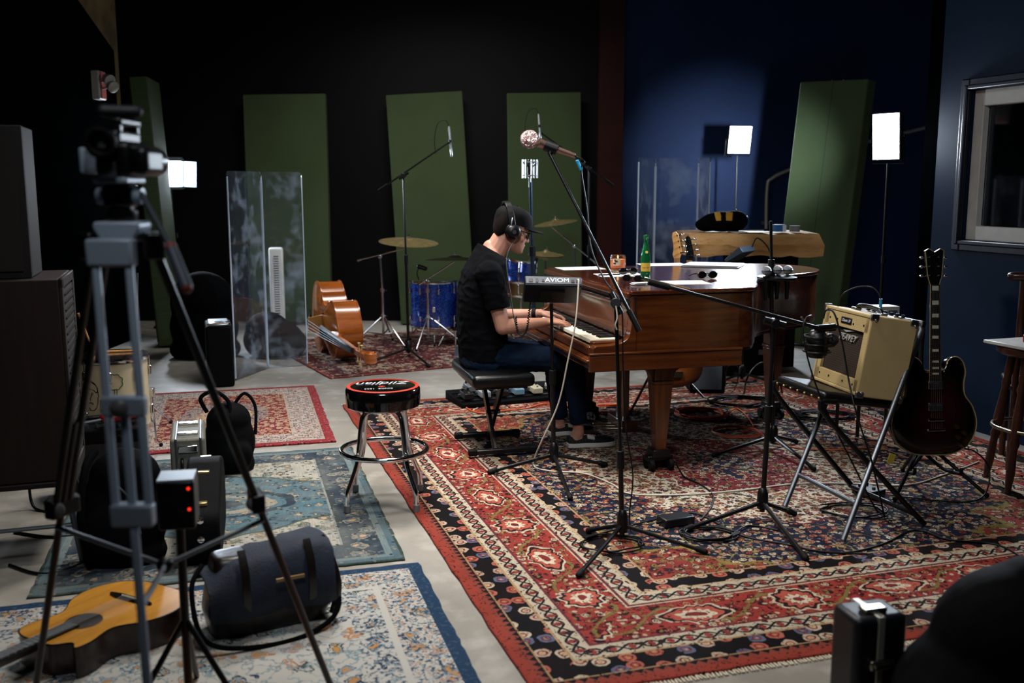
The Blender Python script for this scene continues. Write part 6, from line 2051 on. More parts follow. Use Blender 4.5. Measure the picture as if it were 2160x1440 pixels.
B().box((-W_ / 2, Dp / 2, 0.338), (W_ + 0.02, Dp + 0.02, 0.022)).build('shelf', cabw2, sd_, local=True, bevel=0.003)
for x_ in (-W_ + 0.03, -0.03):
    for y_ in (0.03, Dp - 0.03):
        B().cyl((x_, y_, 0.33), (x_ + (0.05 if x_ > -0.2 else -0.05), y_ + (-0.06 if y_ < .2 else 0.06), 0.012), 0.013, n=10).build('leg', dull_steel, sd_, local=True)
B().cyl((-W_ + 0.0, -0.0, 0.16), (0.0, -0.0, 0.16), 0.009, n=8).build('rung', dull_steel, sd_, local=True)

# ================================================================== cream floor tom with drawings
cream_shell = mat('cream_shell', '#a99a7c', 0.4, noise=0.1, nscale=5)
yc_ = 5.62
tc2 = D(238, 752, yc_)
cr_, ch_ = 0.185, 0.40
ct = V((tc2.x, yc_, tc2.z - ch_ / 2))
ctom = drum('cream_tom', 'cream floor tom with cartoon drawings beside the speaker stack', ct, (0, 0, 1), cr_, ch_, 8, None, mat('black_head', '#22221f', 0.6), cream_shell, legs=0.013)
def on_drum(poly, name, mt, thick=0.0012):
    b = B()
    ci = [ct + V((math.sin(s / cr_) * (cr_ + thick), -math.cos(s / cr_) * (cr_ + thick), z)) for s, z in poly]
    b.add(ci, [tuple(range(len(ci)))])
    ob = b.build(name, mt, ctom, smooth=0)
    return ob
def line_drum(poly, name, mt, r=0.0022):
    B().tube([ct + V((math.sin(s / cr_) * (cr_ + 0.001), -math.cos(s / cr_) * (cr_ + 0.001), z)) for s, z in poly], r, 5).build(name, mt, ctom)
ink = mat('ink_black', '#0b0a09', 0.7); gink = mat('ink_green', '#1e4a28', 0.7)
S0 = 0.045
hairp = [(-0.10, 0.06), (-0.085, 0.085), (-0.06, 0.095), (-0.035, 0.08), (-0.02, 0.055), (-0.018, 0.03), (-0.03, 0.025), (-0.04, 0.04), (-0.07, 0.045), (-0.098, 0.035)]
for i in range(len(hairp) - 2):
    on_drum([hairp[0], hairp[i + 1], hairp[i + 2]], 'cartoon_hair', ink)
line_drum([(-0.02, 0.03), (-0.016, 0.005), (-0.022, 0.0), (-0.024, -0.03), (-0.034, -0.06), (-0.05, -0.075), (-0.075, -0.075), (-0.085, -0.06)], 'cartoon_jaw', ink)
line_drum([(-0.06, 0.018), (-0.066, 0.0), (-0.074, -0.012), (-0.068, -0.018)], 'cartoon_nose', ink)
line_drum([(-0.082, -0.035), (-0.066, -0.030), (-0.052, -0.040)], 'cartoon_mouth', ink)
line_drum([(-0.058 + 0.007 * math.cos(t), 0.02 + 0.006 * math.sin(t)) for t in [k * 0.7 for k in range(10)]], 'cartoon_eye', ink, 0.0013)
cl = []
for k in range(46):
    t = 2 * math.pi * k / 45
    rr2 = 0.036 + 0.006 * abs(math.sin(t * 4))
    cl.append((0.075 + rr2 * math.cos(t), 0.085 + rr2 * 1.1 * math.sin(t)))
line_drum(cl, 'cartoon_tree_crown', gink)
for dx in (-0.006, 0.008):
    line_drum([(0.075 + dx, 0.047), (0.073 + dx, 0.0), (0.078 + dx, -0.04)], 'cartoon_tree_trunk', gink)
for k in range(2):
    st_k = thing('drumstick', ['wooden drumstick leaning on the rim of the cream tom', 'second wooden drumstick resting across the cream tom'][k], 'drumstick', ct + V((0, 0, ch_ / 2)))
    a_, b_2 = ((D(165, 660, yc_ - 0.05), D(198, 742, yc_)) if k == 0 else (ct + V((-0.06, 0.05, ch_ / 2 + 0.022)), ct + V((0.12, 0.10, ch_ / 2 + 0.022))))
    B().cyl(a_, b_2, 0.007, 0.0045, 10).build('shaft', maple, st_k)
    B().sph(b_2, 0.006, 8, 6).build('tip', maple, st_k)
for k, (u, vt, lab) in enumerate(((218, 562, 'chrome cymbal stand with no cymbal rising behind the cream tom'), (289, 575, 'second bare chrome stand behind the cream tom'))):
    q_ = D(u, 800, 6.1 + 0.1 * k)
    DZs = DZ; DZ = 0.0128
    cym_stand(lab, (q_.x, 6.1 + 0.1 * k), D(u, vt, 6.1 + 0.1 * k), None, 0.2, 40, 0.22)
    DZ = DZs

# ================================================================== gear on the left floor
ba = F(300, 1018)
bamp = thing('combo_amplifier', 'black combo amplifier beside the cream tom', 'amplifier', (ba.x - 0.09, 4.85, 0.0105), 17)
B().box((0, 0, 0.185), (0.38, 0.26, 0.36)).build('cabinet', black_tolex, bamp, local=True, bevel=0.014)
B().box((0, -0.132, 0.16), (0.33, 0.006, 0.26)).build('grille', mat('speaker_cloth'), bamp, local=True)
B().tube(spl([(-0.09, 0, 0.365), (-0.08, 0, 0.395), (0.08, 0, 0.395), (0.09, 0, 0.365)], 5), 0.010, 8).build('handle', black_vinyl, bamp, local=True)
for k in range(5):
    B().cyl((-0.12 + 0.05 * k, -0.1, 0.365), (-0.12 + 0.05 * k, -0.1, 0.385), 0.010, n=10).build('knob', steel, bamp, local=True)
rp = thing('wah_pedal', 'red and chrome pedal lying on the black combo amplifier', 'effect pedal', V((ba.x + 0.02, 4.80, 0.40)), 40)
B().box((0, 0, 0.02), (0.20, 0.07, 0.035)).build('body', mat('red_gloss', '#6e0c10', 0.2), rp, local=True, bevel=0.012)
B().cyl((-0.1, 0, 0.02), (-0.24, 0.01, 0.012), 0.006, n=8).build('jack_plug', steel, rp, local=True)
# grey hard case standing upright
gc = F(402, 1042)
gcs = thing('hard_case', 'grey textured hard case with chrome latches standing upright', 'case', (gc.x + 0.05, 4.72, 0.0105), 17)
greyt = mat('grey_tolex', '#56564e', 0.55, noise=0.25, nscale=80, bump=0.5, bscale=400)
B().box((0, 0.19, 0.16), (0.165, 0.40, 0.32)).build('shell', greyt, gcs, local=True, bevel=0.012)
for x_ in (-0.055, 0.06):
    B().box((x_, 0.19, 0.16), (0.012, 0.404, 0.324)).build('metal_edge', dull_steel, gcs, local=True, bevel=0.003)
for y_ in (0.08, 0.30):
    B().box((0.0, y_, 0.326), (0.10, 0.035, 0.014)).build('latch', chrome, gcs, local=True, bevel=0.004)
B().box((0.0, -0.014, 0.27), (0.09, 0.014, 0.035)).build('latch', chrome, gcs, local=True, bevel=0.004)
B().tube(spl([(-0.03, -0.01, 0.10), (-0.03, -0.04, 0.12), (-0.03, -0.04, 0.2), (-0.03, -0.01, 0.22)], 4), 0.008, 8).build('handle', black_vinyl, gcs, local=True)
# black guitar case lying behind the tripod
bc = F(415, 1185)
bgc = thing('guitar_case', 'black curved guitar case with brass latches leaning by the grey case', 'case', (bc.x - 0.02, 4.15, 0.0105), 14)
o_ = [(0.0, 0.0), (0.30, 0.0), (0.40, 0.05), (0.44, 0.14), (0.42, 0.24), (0.34, 0.31), (0.20, 0.33), (0.05, 0.30), (-0.05, 0.27), (-0.2, 0.24), (-0.34, 0.20), (-0.36, 0.06), (-0.30, 0.0)]
pts_c = [(q.x, max(q.y, 0.0)) for q in spl([(a, b, 0) for a, b in o_], 4, True)]
B().rings([[V((s_, a * 0.8, z + 0.002)) for a, z in pts_c] for s_ in (-0.075, 0.075)]).build('shell', black_tolex, bgc, local=True, bevel=0.012, smooth=50)
for y_, z_ in ((-0.2, 0.24), (0.05, 0.302), (0.25, 0.315)):
    B().box((0.0, y_, z_), (0.05, 0.03, 0.016)).build('latch', brass, bgc, local=True, bevel=0.003)
for z_ in (0.12, 0.2):
    B().lathe([(0.001, 0), (0.014, 0), (0.014, 0.008), (0.001, 0.01)], 12, (0.0, -0.292, z_), (0, -1, 0)).build('stud', chrome, bgc, local=True)


bxp = F(1842, 662, 0.70)
smt = thing('side_table', 'small black side table behind the guitar amplifier', 'table', (2.28, 6.15, 0), 10)
B().box((0, 0, 0.70), (0.42, 0.34, 0.025)).build('top', black_tolex, smt, local=True, bevel=0.004)
for x_ in (-0.17, 0.17):
    for y_ in (-0.13, 0.13):
        B().cyl((x_, y_, 0.0128), (x_, y_, 0.69), 0.012, n=8).build('leg', black_metal, smt, local=True)
pbx = thing('printed_box', 'white printed carton on the side table behind the amplifier', 'box', (2.28, 6.12, 0.714), 12)
B().box((0, 0, 0.05), (0.19, 0.12, 0.098)).build('carton', mat('white_card', '#a5a59c', 0.7), pbx, local=True, bevel=0.002)
B().box((0.05, -0.0605, 0.045), (0.06, 0.002, 0.06)).build('blue_print', mat('blue_print', '#34485e', 0.7), pbx, local=True)


def soft_bag(name, label, c, size, rz, mt, lumps, cat='backpack', voxel=0.012):
    r = thing(name, label, cat, (c[0], c[1], 0), rz)
    b = B(WM[r])
    for (x, y, z, a, bb3, cc3) in lumps:
        b.sph((x * size[0], y * size[1], z * size[2]), (a * size[0], bb3 * size[1], cc3 * size[2]), 18, 12)
    o = remeshed(b, 'fabric_body', mt, r, voxel, 3)
    mn = min(v.co.z for v in o.data.vertices)
    for v in o.data.vertices:
        v.co.z = max(v.co.z, 0.0135)
    return r
nyl = mat('black_nylon', '#07080a', 0.75, spec=0.05, noise=0.3, nscale=12, bump=0.7, bscale=18)
q_ = F(235, 1215)
bp1 = soft_bag('backpack', 'black backpack slumped on the concrete by the speaker stand', (q_.x, 3.95), (0.38, 0.26, 0.50), 10, nyl, [(0, 0, 0.4, 0.48, 0.45, 0.42), (0.05, 0, 0.72, 0.38, 0.38, 0.26), (-0.1, -0.35, 0.3, 0.3, 0.2, 0.25), (0.0, 0.0, 0.1, 0.45, 0.42, 0.2)])
B(WM[bp1]).tube(spl([(-0.10, 0.04, 0.47), (-0.12, -0.06, 0.42), (-0.13, -0.13, 0.25), (-0.11, -0.12, 0.06)], 5), 0.016, 8).build('shoulder_strap', black_cloth, bp1)
B(WM[bp1]).tube(spl([(0.0, -0.125, 0.38), (0.06, -0.12, 0.3), (0.09, -0.118, 0.16)], 5), 0.004, 6).build('zip', dull_steel, bp1)
B(WM[bp1]).tube(spl([(-0.04, 0.02, 0.485), (0.0, 0.02, 0.53), (0.04, 0.02, 0.485)], 5), 0.010, 8).build('grab_loop', black_cloth, bp1)
q_ = F(465, 1060)
bp2 = soft_bag('backpack', 'black backpack with looped straps behind the grey hard case', (q_.x - 0.10, 5.28), (0.30, 0.26, 0.42), 20, nyl, [(0, 0, 0.4, 0.46, 0.45, 0.42), (0.0, 0, 0.68, 0.4, 0.4, 0.25), (0.1, -0.35, 0.25, 0.28, 0.2, 0.22), (0, 0, .1, .44, .42, .2)])
B(WM[bp2]).tube(spl([(-0.11, 0.0, 0.34), (-0.14, 0, 0.42), (-0.07, -0.02, 0.455), (0.0, -0.05, 0.40), (0.0, -0.09, 0.30)], 6), 0.011, 8).build('strap_loop', black_cloth, bp2)
B(WM[bp2]).tube(spl([(0.03, 0.0, 0.37), (0.09, 0, 0.43), (0.14, -0.03, 0.36), (0.13, -0.09, 0.22)], 6), 0.009, 8).build('strap_loop', black_cloth, bp2)

# ================================================================== acoustic guitar lying on the cream rug
spr = wood('guitar_spruce', '#9c6a24', '#b98436', '#8a5818', 2.0, (10, 1, 10), 0.25, 0.5)
rosew = wood('guitar_rosewood', '#1c0e08', '#2c160c', '#120804', 3, (2, 10, 10), 0.3, 0.4)
gcn = F(212, 1325, 0.11)
AGM = TR((gcn.x - 0.03, gcn.y + 0.12, 0.068), 152)
ag = thing('acoustic_guitar', 'honey topped acoustic guitar lying face up on the floor', 'guitar', M=AGM)
og = [(0.0, -0.25), (0.10, -0.242), (0.175, -0.19), (0.205, -0.10), (0.185, -0.01), (0.135, 0.055), (0.125, 0.10), (0.140, 0.165), (0.135, 0.225), (0.09, 0.255), (0.0, 0.26), (-0.055, 0.255), (-0.10, 0.215), (-0.14, 0.235), (-0.147, 0.18), (-0.125, 0.10), (-0.135, 0.055), (-0.185, -0.01), (-0.205, -0.10), (-0.175, -0.19), (-0.10, -0.242)]
pg = [(q.x, q.y) for q in spl([(a, b, 0) for a, b in og], 4, True)]
b_ = B(); b_.prism(pg, -0.055, 0.045); b_.build('sides', rosew, ag, local=True, smooth=50)
b_ = B(); b_.prism([(x * 1.0, y * 1.0) for x, y in pg], 0.045, 0.049); tp_ = b_.build('top', spr, ag, local=True, smooth=50)
b_ = B(); b_.tube([V((x, y, 0.047)) for x, y in pg], 0.003, 6, True); b_.build('binding', black_plastic, ag, local=True)
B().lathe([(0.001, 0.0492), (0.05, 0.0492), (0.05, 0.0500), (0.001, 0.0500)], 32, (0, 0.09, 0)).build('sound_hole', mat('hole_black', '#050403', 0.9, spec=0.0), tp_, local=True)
B().lathe([(0.051, 0.049), (0.060, 0.049), (0.060, 0.0504), (0.051, 0.0504)], 32, (0, 0.09, 0)).build('rosette', mat('rosette_dark', '#1a120c', 0.3), tp_, local=True)
B().rings([[V((x, -0.105 - w_, 0.049)), V((x, -0.105 + w_, 0.049)), V((x, -0.105 + w_ * .8, 0.058)), V((x, -0.105 - w_ * .8, 0.058))] for x, w_ in ((-0.10, 0.004), (-0.06, 0.014), (0.06, 0.016), (0.10, 0.005))]).build('bridge', ebony, ag, local=True)
B().box((0, -0.10, 0.060), (0.075, 0.003, 0.006)).build('saddle', ivory, ag, local=True)
B().rings([[V((-w_, y, 0.050)), V((w_, y, 0.050)), V((w_, y, 0.058)), V((-w_, y, 0.058))] for w_, y in ((0.028, 0.13), (0.022, 0.62))]).build('fingerboard', ebony, ag, local=True)
B().rings([[V((-w_, y, 0.050)), V((-w_ * .7, y, 0.030)), V((w_ * .7, y, 0.030)), V((w_, y, 0.050))] for w_, y in ((0.028, 0.25), (0.022, 0.62))]).build('neck', rosew, ag, local=True, smooth=50)
B().prism([(-0.022, 0.62), (-0.034, 0.65), (-0.034, 0.78), (0.034, 0.78), (0.034, 0.65), (0.022, 0.62)], 0.034, 0.050).build('headstock', ebony, ag, local=True, bevel=0.002)
for k in range(6):
    B().cyl((-0.025 + 0.010 * k, -0.105, 0.064), (-0.016 + 0.0064 * k, 0.62, 0.061), 0.0007, n=4).build('string', steel, ag, local=True)
for k in range(1, 16):
    yy = 0.62 - 0.65 * (1 - 2 ** (-k / 12))
    if yy > 0.14:
        B().cyl((-0.025, yy, 0.0583), (0.025, yy, 0.0583), 0.001, n=5).build('fret', steel, ag, local=True)

# ================================================================== messenger bag
navy_can = mat('navy_canvas', '#0d1a2c', 0.8, noise=0.25, nscale=14, bump=0.5, bscale=120)
leather = mat('dark_leather', '#120c0a', 0.32, noise=0.3, nscale=10, bump=0.2, bscale=60)
q_ = F(575, 1360)
msb = thing('messenger_bag', 'navy canvas messenger bag with dark leather trim on the cream rug', 'bag', (q_.x - 0.06, 3.36, 0.012), 30)
bw_ = B(WM[msb])
loft(bw_, [(V((0, 0, 0.0)), V((0.20, 0, 0)), V((0, 0.085, 0))), (V((0.01, 0, 0.08)), V((0.225, 0, 0)), V((0, 0.11, 0))), (V((0.015, 0, 0.20)), V((0.21, 0, 0)), V((0, 0.095, 0))), (V((0.0, 0.01, 0.275)), V((0.18, 0, 0)), V((0, 0.06, 0)))], 5.0, 32)
mo = remeshed(bw_, 'pouch', leather, msb, 0.010, 3)
fl_ = B(WM[msb]); rg = []
for x_ in [-0.22 + 0.44 * k / 12 for k in range(13)]:
    e_ = 0.016 * math.sin(x_ * 23 + 1) + 0.008 * math.sin(x_ * 61)
    sag = 0.035 * (x_ / 0.22) ** 2 - 0.035 * x_ / 0.22 + e_ * 0.6; sec = [(0.09, 0.18), (0.088, 0.262 - sag), (0.05, 0.288 - sag), (0.0, 0.290 + e_ * .8 - sag), (-0.06, 0.288 - sag), (-0.104, 0.262 - sag), (-0.122 + e_ * .5, 0.18), (-0.130 + e_, 0.085)]
    rg.append([V((x_, y_, z_)) for y_, z_ in sec] + [V((x_, y_ * 0.93, z_ - 0.008)) for y_, z_ in reversed(sec)])
fl_.rings(rg); fo = fl_.build('flap', navy_can, msb, smooth=60)
for x_ in (-0.10, 0.13):
    B(WM[msb]).rings([[V((x_ + s_ * 0.013, y_, z_)) for s_ in (-1, 1)] + [V((x_ + s_ * 0.013, y_ - 0.006, z_ + .004)) for s_ in (1, -1)] for y_, z_ in ((-0.075, 0.305), (-0.122, 0.245), (-0.138, 0.15), (-0.13, 0.10))]).build('leather_strap', leather, msb)
B(WM[msb]).box((0.05, -0.139, 0.20), (0.10, 0.006, 0.012), rx=8).build('brass_bar', mat('tan_leather', '#7d6236', 0.5), msb)
B(WM[msb]).tube(spl([(-0.215, 0, 0.25), (-0.27, -0.08, 0.20), (-0.25, -0.16, 0.05), (-0.10, -0.20, 0.008), (0.10, -0.19, 0.008), (0.23, -0.12, 0.06), (0.222, 0, 0.22)], 6), 0.009, 8).build('shoulder_strap', black_cloth, msb)
B(WM[msb]).tube(spl([(0.216, -0.09, 0.02), (0.235, -0.10, 0.12), (0.222, -0.07, 0.22), (0.2, -0.03, 0.29)], 5), 0.014, 8).build('leather_piping', leather, msb)

# ================================================================== video camera on its tripod
ty = 2.22
tt_ = D(256, 500, ty)
tri = thing('tripod', 'tall twin-tube video tripod standing in the near corner', 'tripod', (tt_.x, ty, 0))
gry = mat('anodized_grey', '#94a2b2', 0.4, 0.1)
B().rings([[V((tt_.x - w_, ty - 0.03, z)), V((tt_.x + w_, ty - 0.03, z)), V((tt_.x + w_, ty + 0.05, z)), V((tt_.x - w_, ty + 0.05, z))] for w_, z in ((0.036, tt_.z - 0.01), (0.052, tt_.z + 0.02), (0.05, tt_.z + 0.035))]).build('bowl', gry, tri, bevel=0.006)
def tleg(foot, top, mt, stage=0.52, gap=0.034, lat=None, name='leg', brace=None):
    foot, top = V(foot), V(top)
    d = (foot - top).normalized()
    lat = V(lat).normalized()
    p1 = top.lerp(foot, stage); p0b = top
    bb = B()
    for s_ in (-1, 1):
        bb.cyl(top + lat * gap * s_, p1 + lat * gap * s_, 0.0098, n=10)
    lo = bb.build(name, mt, tri)
    B().cyl(top.lerp(foot, stage - 0.18) + lat * 0, foot, 0.010, n=10).build('inner_tube', mt, lo)
    m_ = p1
    B().box(m_, (0.09, 0.035, 0.05), rz=math.degrees(math.atan2(lat.y, lat.x))).build('stage_clamp', black_plastic if mt is black_metal else gry, lo, bevel=0.006)
    B().box(top, (0.10, 0.04, 0.06), rz=math.degrees(math.atan2(lat.y, lat.x))).build('leg_top', mt, lo, bevel=0.006)
    if brace:
        m_ = top.lerp(foot, brace)
        B().box(m_, (0.095, 0.03, 0.045), rz=math.degrees(math.atan2(lat.y, lat.x))).build('tube_brace', gry, lo, bevel=0.006)
    kn = m_ + V((0, -0.024, 0.0))
    B().lathe([(0.001, 0), (0.018, 0.0), (0.02, 0.008), (0.012, 0.016), (0.001, 0.018)], 16, kn, (0, -1, 0)).build('clamp_knob', mat('knob_grey', '#5c5a5c', 0.4), lo)
    B().sph(foot, 0.016, 8, 6).build('rubber_foot', black_rubber, lo)
nf = V((D(330, 1250, 1.95).x, 1.90, 0.018))
tleg(nf, V((tt_.x, ty - 0.06, tt_.z - 0.03)), gry, 0.40, 0.036, (1, 0, 0), brace=0.235)
rf = F(700, 1468); rf.z = 0.028
tleg(rf, V((tt_.x + 0.06, ty + 0.03, tt_.z - 0.02)), black_metal, 0.5, 0.02, (0.4, -0.9, 0))
lf = V((-1.42, 2.75, 0.028))
tleg(lf, V((tt_.x - 0.06, ty + 0.03, tt_.z - 0.02)), black_metal, 0.5, 0.02, (0.4, 0.9, 0))
hubp = V((tt_.x - 0.01, ty + 0.18, 0.60))
for f_, t_ in ((nf, V((tt_.x, ty - 0.06, tt_.z))), (rf, V((tt_.x + 0.06, ty, tt_.z))), (lf, V((tt_.x - 0.06, ty, tt_.z)))):
    B().cyl(hubp, t_.lerp(V(f_), 0.55), 0.007, n=8).build('spreader_arm', dull_steel, tri)
B().sph(hubp, 0.022, 10, 8).build('spreader_hub', black_plastic, tri)
# fluid head
hz = tt_.z + 0.035
B().lathe([(0.030, 0), (0.034, 0.006), (0.034, 0.022), (0.026, 0.026), (0.026, 0.03)], 20, (tt_.x, ty + 0.01, hz)).build('pan_base', black_metal, tri)
B().box((tt_.x, ty + 0.01, hz + 0.055), (0.062, 0.06, 0.055)).build('tilt_block', black_metal, tri, bevel=0.012)
for s_ in (-1, 1):
    B().lathe([(0.001, 0), (0.02, 0), (0.018, 0.018), (0.001, 0.02)], 14, (tt_.x + s_ * 0.032, ty + 0.01, hz + 0.055), (s_, 0, 0)).build('drag_knob', gry, tri)
B().box((tt_.x, ty + 0.01, hz + 0.089), (0.075, 0.11, 0.012)).build('plate', gry, tri, bevel=0.003)
ha0 = V((tt_.x + 0.05, ty + 0.0, hz + 0.06)); ha1 = D(360, 522, ty - 0.12); ha2 = D(393, 606, ty - 0.16)
hd2 = B().cyl(ha0, ha1, 0.007, n=10).build('pan_handle', dull_steel, tri)
B().cyl(ha1, ha2, 0.0125, 0.014, 14).build('grip', mat('grip_grey', '#38404c', 0.5), hd2)
for q_ in (ha1, ha2):
    B().sph(q_, 0.0135, 10, 8).build('red_ring', mat('grip_red', '#7a3832', 0.5), hd2)
vc = thing('video_camera', 'black video camera mounted on the tall tripod', 'camera', (tt_.x, ty, hz + 0.096))
vz = hz + 0.096
B().box((tt_.x + 0.005, ty + 0.03, vz + 0.0390), (0.08, 0.14, 0.075)).build('body', black_plastic, vc, bevel=0.014, seg=3)
B().box((tt_.x + 0.062, ty + 0.02, vz + 0.0351), (0.034, 0.11, 0.06)).build('hand_grip', black_plastic, vc, bevel=0.014, seg=3)
B().box((tt_.x - 0.056, ty + 0.0, vz + 0.0351), (0.012, 0.10, 0.055)).build('side_screen', gry, vc, bevel=0.004)
B().lathe([(0.034, 0), (0.034, 0.08), (0.036, 0.085), (0.036, 0.13), (0.02, 0.13)], 24, (tt_.x, ty + 0.10, vz + 0.0390), (0, 1, 0)).build('lens', black_metal, vc)
ev = B(); ev.lathe([(0.001, 0.03), (0.022, 0.03), (0.028, 0.0), (0.034, -0.022), (0.026, -0.024), (0.020, -0.004), (0.001, -0.002)], 22, (tt_.x - 0.002, ty - 0.06, vz + 0.0741), (0, 1, 0.1)); eo = ev.build('eyepiece', black_rubber, vc)
B().lathe([(0.001, 0), (0.014, 0.0), (0.001, 0.004)], 16, (tt_.x - 0.002, ty - 0.068, vz + 0.0741), (0, -1, 0)).build('eyepiece_glass', mat('eye_glass', '#8a9098', 0.1, 0.5), eo)
B().box((tt_.x, ty + 0.05, vz + 0.0874), (0.028, 0.13, 0.03)).build('viewfinder_tube', black_plastic, vc, bevel=0.008)
B().box((tt_.x, ty + 0.06, vz + 0.1209), (0.03, 0.12, 0.018)).build('top_handle', black_plastic, vc, bevel=0.006)
for y_ in (0.01, 0.11):
    B().box((tt_.x, ty + y_, vz + 0.1092), (0.022, 0.02, 0.03)).build('handle_post', black_plastic, vc, bevel=0.004)
B().cap2((tt_.x - 0.03, ty + 0.02, vz + 0.1443), (tt_.x + 0.03, ty + 0.05, vz + 0.1443), 0.014, 0.014, 14).build('shotgun_microphone', mat('fur_black', '#10141a', 0.6), vc)
B().box((tt_.x + 0.0, ty - 0.052, vz + 0.0156), (0.035, 0.012, 0.035)).build('battery', mat('battery_grey', '#4a5058', 0.5), vc, bevel=0.004)
# recorder and bag of cables by the tripod
rec = D(376, 1040, 2.75)
rcd = thing('field_recorder', 'black field recorder with red lamps hanging by the tripod', 'recorder', (rec.x, 2.75, 0), 12)
B().box((0, 0, rec.z - 0.02), (0.10, 0.12, 0.14)).build('body', black_plastic, rcd, local=True, bevel=0.006)
B().box((0, -0.01, rec.z + 0.054), (0.098, 0.10, 0.006)).build('top_plate', gry, rcd, local=True)
redl = mat('red_lamp', '#ff2010', 0.4, emit='#ff3018', estr=1.2)
for z_ in (0.03, -0.03):
    B().sph((0.035, -0.0615, rec.z + z_), 0.005, 8, 6).build('status_lamp', redl, rcd, local=True)
B().cyl((0, 0, 0.10), (0, 0, rec.z - 0.085), 0.013, n=10).build('post', black_metal, rcd, local=True)
for k in range(3):
    a = R(90 + 120 * k)
    B().cyl((0, 0, 0.30), (0.20 * math.cos(a), 0.20 * math.sin(a), 0.016), 0.009, n=8).build('leg', black_metal, rcd, local=True)

# ================================================================== cases behind the small rug
q_ = F(447, 832)
kc2 = thing('flight_case', 'tall black case with a metal topped end beside the red rug', 'case', (q_.x - 0.02, 7.62, 0), 18)
B().box((0, 0.15, 0.24), (0.20, 0.42, 0.48)).build('body', black_tolex, kc2, local=True, bevel=0.02)
B().box((0, 0.14, 0.485), (0.15, 0.36, 0.012)).build('metal_lid', mat('case_metal', '#9aa6ae', 0.3, 0.9, noise=0.2), kc2, local=True, bevel=0.004)
B().box((0.0, 0.06, 0.497), (0.06, 0.03, 0.014)).build('latch', black_metal, kc2, local=True)
B().tube(spl([(-0.08, -0.02, 0.49), (-0.06, -0.07, 0.50), (0.06, -0.07, 0.51), (0.08, -0.02, 0.49)], 5), 0.009, 8).build('handle', chrome, kc2, local=True)
dr = D(432, 640, 9.0)
drp = soft_bag('covered_amplifier', 'bulky amplifier under a black cover before the dark wall', (dr.x, 8.95), (0.66, 0.5, 0.80), 10, black_cloth, [(0, 0, 0.35, 0.46, 0.45, 0.38), (0, 0, 0.62, 0.44, 0.42, 0.36), (0, 0, 0.1, 0.48, 0.46, 0.2)], 'amplifier', 0.02)
md_ = F(590, 770)
soft_bag('gig_bag', 'black soft gig bag slumped behind the acrylic shield', (md_.x - 0.16, 9.0), (0.58, 0.46, 0.42), -12, nyl, [(0, 0, 0.35, 0.5, 0.45, 0.5), (-0.1, 0, 0.6, 0.36, 0.35, 0.38), (0.25, 0, 0.3, 0.3, 0.4, 0.34)], 'bag', 0.016)
# ================================================================== near right corner
fc2 = D(1858, 1292, 2.62)
ncs = thing('briefcase', 'slim black hard case with an aluminium strip and latch', 'case', (fc2.x, 2.62, 0), 14)
nh = fc2.z - 0.008
ncw = mat('navy_black_shell', '#0a0e16', 0.4, bump=0.3, bscale=250)
B().box((0, 0.05, nh / 2 + 0.001), (0.165, 0.13, nh)).build('shell', ncw, ncs, local=True, bevel=0.02, seg=3)
alu2 = mat('aluminium', '#a9a89c', 0.4, 0.7)
B().box((-0.005, 0.05, nh / 2), (0.022, 0.136, nh + 0.006)).build('edge_strip', alu2, ncs, local=True, bevel=0.003)
for z_ in (nh - 0.135, nh + 0.008):
    la = B().box((-0.005, -0.021 if z_ < nh else 0.03, z_), (0.072, 0.018 if z_ < nh else 0.04, 0.03 if z_ < nh else 0.014)).build('latch', mat('latch_nickel', '#9c9a8e', 0.25, 1.0), ncs, local=True, bevel=0.006)
    B().cyl((-0.03, -0.032 if z_ < nh else 0.03, z_), (0.02, -0.032 if z_ < nh else 0.03, z_), 0.006, n=8).build('latch_hinge', chrome, la, local=True)
bz = D(2080, 1330, 2.35)
soft_bag('duffel_bag', 'large black duffel bag slumped beside the slim hard case', (bz.x + 0.07, 2.42), (0.52, 0.55, 0.60), -15, nyl, [(0, 0, 0.3, 0.5, 0.48, 0.42), (0.1, 0.05, 0.6, 0.42, 0.4, 0.36), (0.2, 0.1, 0.75, 0.3, 0.3, 0.25), (-0.2, -0.1, 0.3, 0.3, 0.34, 0.3)], 'bag', 0.016)
# ================================================================== things on the piano lid
LZ = 1.0 + 0.0128


def sheet(label, c, w_, h_, rz, n=1, group=None, name='paper_sheet', t=0.0012):
    r = thing(name, label, 'paper', (c.x, c.y, LZ), rz, group=group)
    rr3 = random.Random(label)
    for k in range(n):
        b = B(); m_ = 6
        rg_ = []
        for i in range(m_ + 1):
            x_ = -w_ / 2 + w_ * i / m_
            e_ = 0.0025 * abs(math.sin(i * 1.7 + k))
            rg_.append([V((x_, -h_ / 2, t * k + e_ * (i in (0, m_)) + 0.0003)), V((x_, h_ / 2, t * k + 0.0003)), V((x_, h_ / 2, t * k + 0.0011)), V((x_, -h_ / 2, t * k + e_ * (i in (0, m_)) + 0.0011))])
        b.M = TR((rr3.uniform(-.012, .012) * (k > 0), rr3.uniform(-.012, .012) * (k > 0), 0), rr3.uniform(-5, 5) * (k > 0))
        b.rings(rg_)
        b.build('sheet', paper_mat, r, local=True, smooth=60)
    return r


